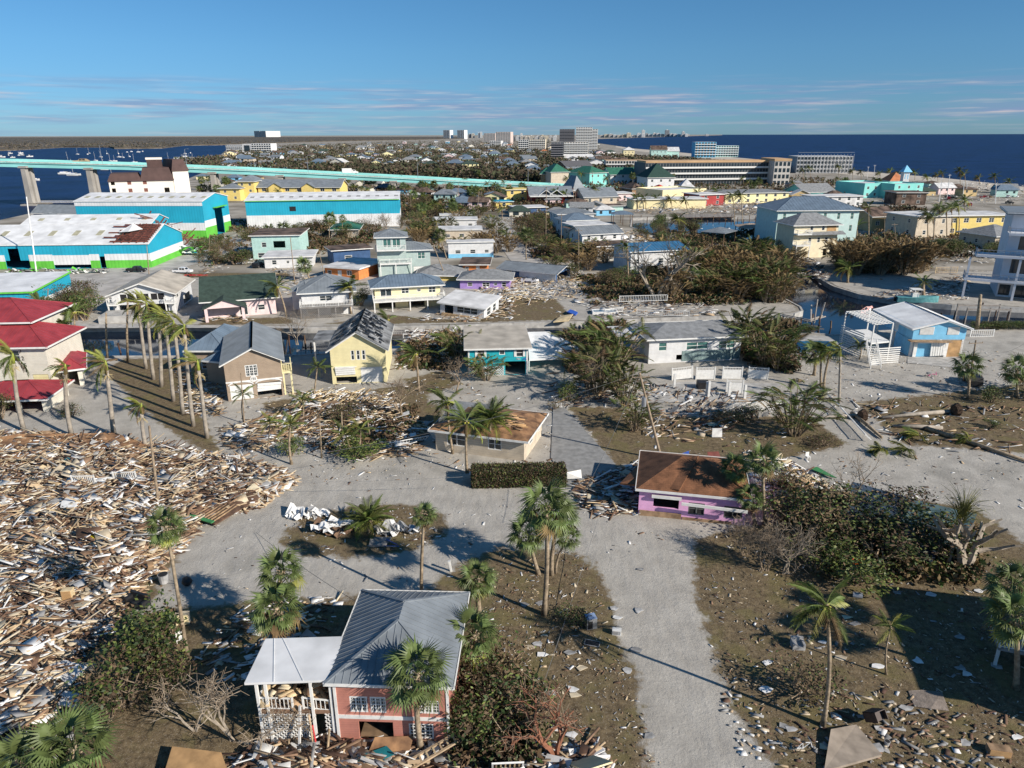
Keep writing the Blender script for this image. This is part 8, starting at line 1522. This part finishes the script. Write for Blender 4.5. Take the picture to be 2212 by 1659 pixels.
# framed wall piece and slatted crate at the bottom
o = thing('wall_section', 'fallen cream wall section with window and exposed studs, bottom centre', 'wall section', 1226, 1650, .5, .35, Matrix.Rotation(.9, 4, 'X')); MB().box(0, 1.9, -.05, .05, .0, 3.3).build('cladding', paley, o); f_, p_ = win_mesh('w2', 1.0, .8, white, glass); w0 = inst('window', f_, o, T(.2, -.08, 1.9)); inst('pane', p_, w0); me = MB().box(0, .1, -.2, -.1, 0, 1.4).mesh('stud', woodl); [inst('stud', me, o, T(.15 + .35 * i, 0, 0)) for i in range(5)]
o = thing('door_leaf', 'cream door leaf attached to the fallen wall section', 'door', 1255, 1655, .4, .5, Matrix.Rotation(.8, 4, 'X')); MB().box(0, .9, -.04, .04, 0, 2.4).build('leaf', paley, o); MB().box(.1, .8, -.06, -.04, 1.3, 2.2).build('raised_panel', white, o)
o = thing('slatted_frame', 'white slatted gate frame at the bottom edge', 'gate', 1062, 1662, .5, .05, Matrix.Rotation(.5, 4, 'X')); MB().box(0, 2.1, -.05, .05, 0, .12).box(0, 2.1, -.05, .05, 1.3, 1.42).box(0, .12, -.05, .05, .12, 1.3).box(1.98, 2.1, -.05, .05, .12, 1.3).build('frame', white, o); me = MB().box(0, .1, -.04, .04, .12, 1.3).mesh('slat', woodl); [inst('slat', me, o, T(.25 + .3 * i, 0, 0)) for i in range(6)]
o = thing('timber_truss', 'pale timber ladder-like truss leaning at the bottom centre', 'truss', 890, 1662, .4, .45, Matrix.Rotation(-.25, 4, 'Y')); MB().box(0, 3.4, -.08, .08, 0, .12).box(0, 3.4, .6, .76, 0, .12).build('beam', woodl, o); me = MB().box(0, .12, .05, .6, .0, .12).mesh('rung', woodl); [inst('rung', me, o, T(.2 + .5 * i, 0, .02)) for i in range(7)]
sheets('crumpled white roof shell with brown gash on the roundabout', (710, 1150), 16, 1.5, .8, 1.0, [dwhite, dwhite, dwhite, woodd], 'roof_wreck', 'wreckage', (1.4, 3)); sheets('white crumpled sheeting behind the roundabout wreck', (668, 1115), 12, 1.8, .7, .7, [dwhite, dwhite, dgrey], 'roof_wreck', 'wreckage', (1.2, 2.4)); sheets('bent grey-white metal strips right on the roundabout', (865, 1145), 12, 1.7, .8, .5, [dwhite, dgrey, steel], 'roof_wreck', 'wreckage', (1.2, 2.6))
sheetobj('mattress', 'pale rectangular mattress on the roundabout', 'mattress', [(797, 1177), (832, 1178), (845, 1160), (800, 1160)], .25, dgrey, .22)
for lb, tx, u, v, rz in (('blue street sign lying flat reading Matanzas', 'Matanzas', 846, 1180, -.05), ('second blue street sign crossing above the first', 'Matanzas', 846, 1171, -.7)):
    o = thing('street_sign', lb, 'street sign', u, v, .35, rz, Matrix.Rotation(.95, 4, 'X')); MB().box(-.75, .75, 0, .05, -.16, .16).build('plate', mat('sign_blue', (.02, .07, .4), .4), o); text(tx, .27, white, o, T(0, -.02, 0, 0, 0, pi / 2), 'lettering')
o = thing('mailbox_post', 'short white post standing at the street edge', 'post', 975, 1235, 0, 0, Matrix.Rotation(-.15, 4, 'Y')); MB().box(-.09, .09, -.09, .09, 0, 1.15).build('post', white, o); MB().box(-.13, .13, -.13, .13, 1.15, 1.22).build('cap', white, o)
# fallen trunks and uprooted stumps on the right lot, blue fallen roof
def log(a, b, r_, label, m=None, z=.3):
    p, q = P(*a, z), P(*b, z); smooth_o = MB().tube([Vector((0, 0, 0)), (q - p) * .5 + Vector((0, 0, .1)), q - p], [r_, r_ * .85, r_ * .6], 8).build('fallen_palm_trunk', m or royalm, None, p); tag(smooth(smooth_o), label, 'palm trunk')
log((2062, 888), (1905, 902), .35, 'fallen grey palm trunk with root ball on the sandy lot'); log((1862, 897), (1745, 905), .3, 'fallen pale palm trunk by the white railing'); log((2035, 925), (1930, 920), .35, 'short fallen trunk with green fronds on the right lot'); log((1840, 892), (1905, 945), .3, 'dark fallen trunk pointing to the street', trunkm); log((2000, 925), (2230, 1000), .35, 'long dark fallen trunk on the right street', trunkm)
def root(u, v, s, label):
    o = thing('uprooted_root_ball', label, 'root ball', u, v, s * .5, .2); r = random.Random(int(u)); mb = MB(); mb.tube([(-.35 * s, 0, 0), (0, 0, 0), (.25 * s, 0, 0)], [s * .45, s * .62, s * .3], 10); mb.build('root_disc', mat('root_brown', (.09, .055, .035), .95, .3, 4, bump=.5), o); mb = MB()
    for i in range(40): a = r.uniform(0, 6.28); mb.bar((0, cos(a) * s * .5, sin(a) * s * .5), (r.uniform(-.3, .3), cos(a) * s * r.uniform(.6, .85), sin(a) * s * r.uniform(.6, .85)), .04)
    mb.build('roots', barkm, o)
root(2068, 885, 1.7, 'brown root ball standing at the fallen grey trunk'); root(1866, 897, 1.6, 'round root ball by the white railing')
for i, (u, v) in enumerate(((1985, 945), (1960, 975), (2090, 950), (1905, 975))):
    o = thing('palm_frond_heap', ['green fallen palm crown heap on the right lot', 'yellowed fallen palm crown by the street', 'brown fallen fronds near the long trunk', 'flattened frond heap left of the street'][i], 'fronds', u, v, .2); [inst('frond', FE[R.choice(['g', 'y', 'y'])][R.randrange(3)], o, T(0, 0, .3, pi + R.gauss(0, .8), -R.uniform(-.1, .5), R.uniform(-1, 1), R.uniform(2, 3))) for _ in range(16)]
dkr = mat('dark_blue_ribbed_roof', (.035, .055, .085), .5, .15, .6, pat='x', ps=.4)
sheetobj('fallen_roof', 'dark blue ribbed roof slab fallen in the thicket', 'roof section', [(1815, 1150), (2010, 1215), (2090, 1110), (1840, 1040)], 1.2, dkr, .2, (.3, 0, .4, 2.6)); sheetobj('fallen_roof', 'teal-grey roof plane behind the pollarded tree', 'roof section', [(1930, 1140), (2080, 1190), (2110, 1110), (1975, 1080)], 1.6, mat('teal_grey_roof', (.06, .11, .13), .6, .2, .8), .15, (.2, 0, .8, 1.6)); sheetobj('capsized_hull', 'dark grey boat-like hull leaning by the fan palms', 'hull', [(1680, 1105), (1740, 1130), (1700, 1060), (1672, 1058)], .8, mat('shaded_grey_hull', (.15, .15, .16), .5), .5, (0, 0, 1.6, 1.2))
sheetobj('orange_kayak', 'orange plastic boat poking from the thicket', 'kayak', [(1838, 1212), (1868, 1213), (1875, 1203), (1850, 1198)], 1.1, mat('vivid_orange', (.8, .12, .01), .5), .35, (0, 0, .3, .5)); sheetobj('green_panel', 'green roof trim panel lying above the thicket', 'trim', [(1750, 1012), (1790, 1028), (1808, 1032), (1765, 1008)], .4, mat('green_trim_board', (.05, .22, .08)), .08)
sheetobj('blue_chair_tarp', 'blue plastic item tangled on the canal bank', 'tarp', [(1225, 673), (1243, 680), (1248, 674), (1232, 668)], .8, dblue, .3); sheetobj('loose_raft', 'splayed yellow lumber raft on the canal bank edge', 'lumber', [(1195, 695), (1228, 692), (1238, 678), (1212, 682)], .6, woodl, .2, (0, .3, .8, .2))
o = thing('hot_tub', 'small blue-tiled pool box on the canal bank', 'pool', 1280, 680, 0, 0); MB().box(0, 6, 0, .3, 0, .7).box(0, 6, 2.7, 3, 0, .7).box(0, .3, .3, 2.7, 0, .7).box(5.7, 6, .3, 2.7, 0, .7).build('rim', dwhite, o); MB().box(.3, 5.7, .3, 2.7, 0, .5).build('water', MC['pool_blue'], o)
for u, v, n_ in ((1960, 585, 14), (2020, 590, 14)): rail_panel(u, v, 7, 1.8, .1, 'pale timber pier skeleton before the white villa, ' + ('left' if u < 2000 else 'right') + ' part', 0, .3, woodl)
# porch corner at the right edge with the big shadow-casting house out of frame
q = P(2146, 1440); o = empty('house_porch', (q.x, q.y, 0), -.35, 'white railed raised porch corner at the right edge', 'porch'); MB().box(0, 6, 0, 3, 1.6, 1.85).build('deck', dgrey, o); railing(o, [(.05, 2.9, 1.85), (.05, .05, 1.85), (6, .05, 1.85)], 1.0); pm = MB().box(0, .2, 0, .2, 0, 1.6).mesh('post', white); [inst('post', pm, o, T(x, .05, 0)) for x in (0, 2.5, 5)]
bld('salmon house just beyond the right edge of the picture', 'house', (2566, 1685), (2987, 1750), 1600, 10.2, salmon, greymetal, 'flat', 0, .5, H=8)
pole((1735, 1520), (1752, 1230), 'x') if 0 else None
# tools on marina road, mast lights
p = P(1795, 1535)
for o in sc.objects:
    if o.name.startswith('lagoon'): o['kind'] = 'structure'
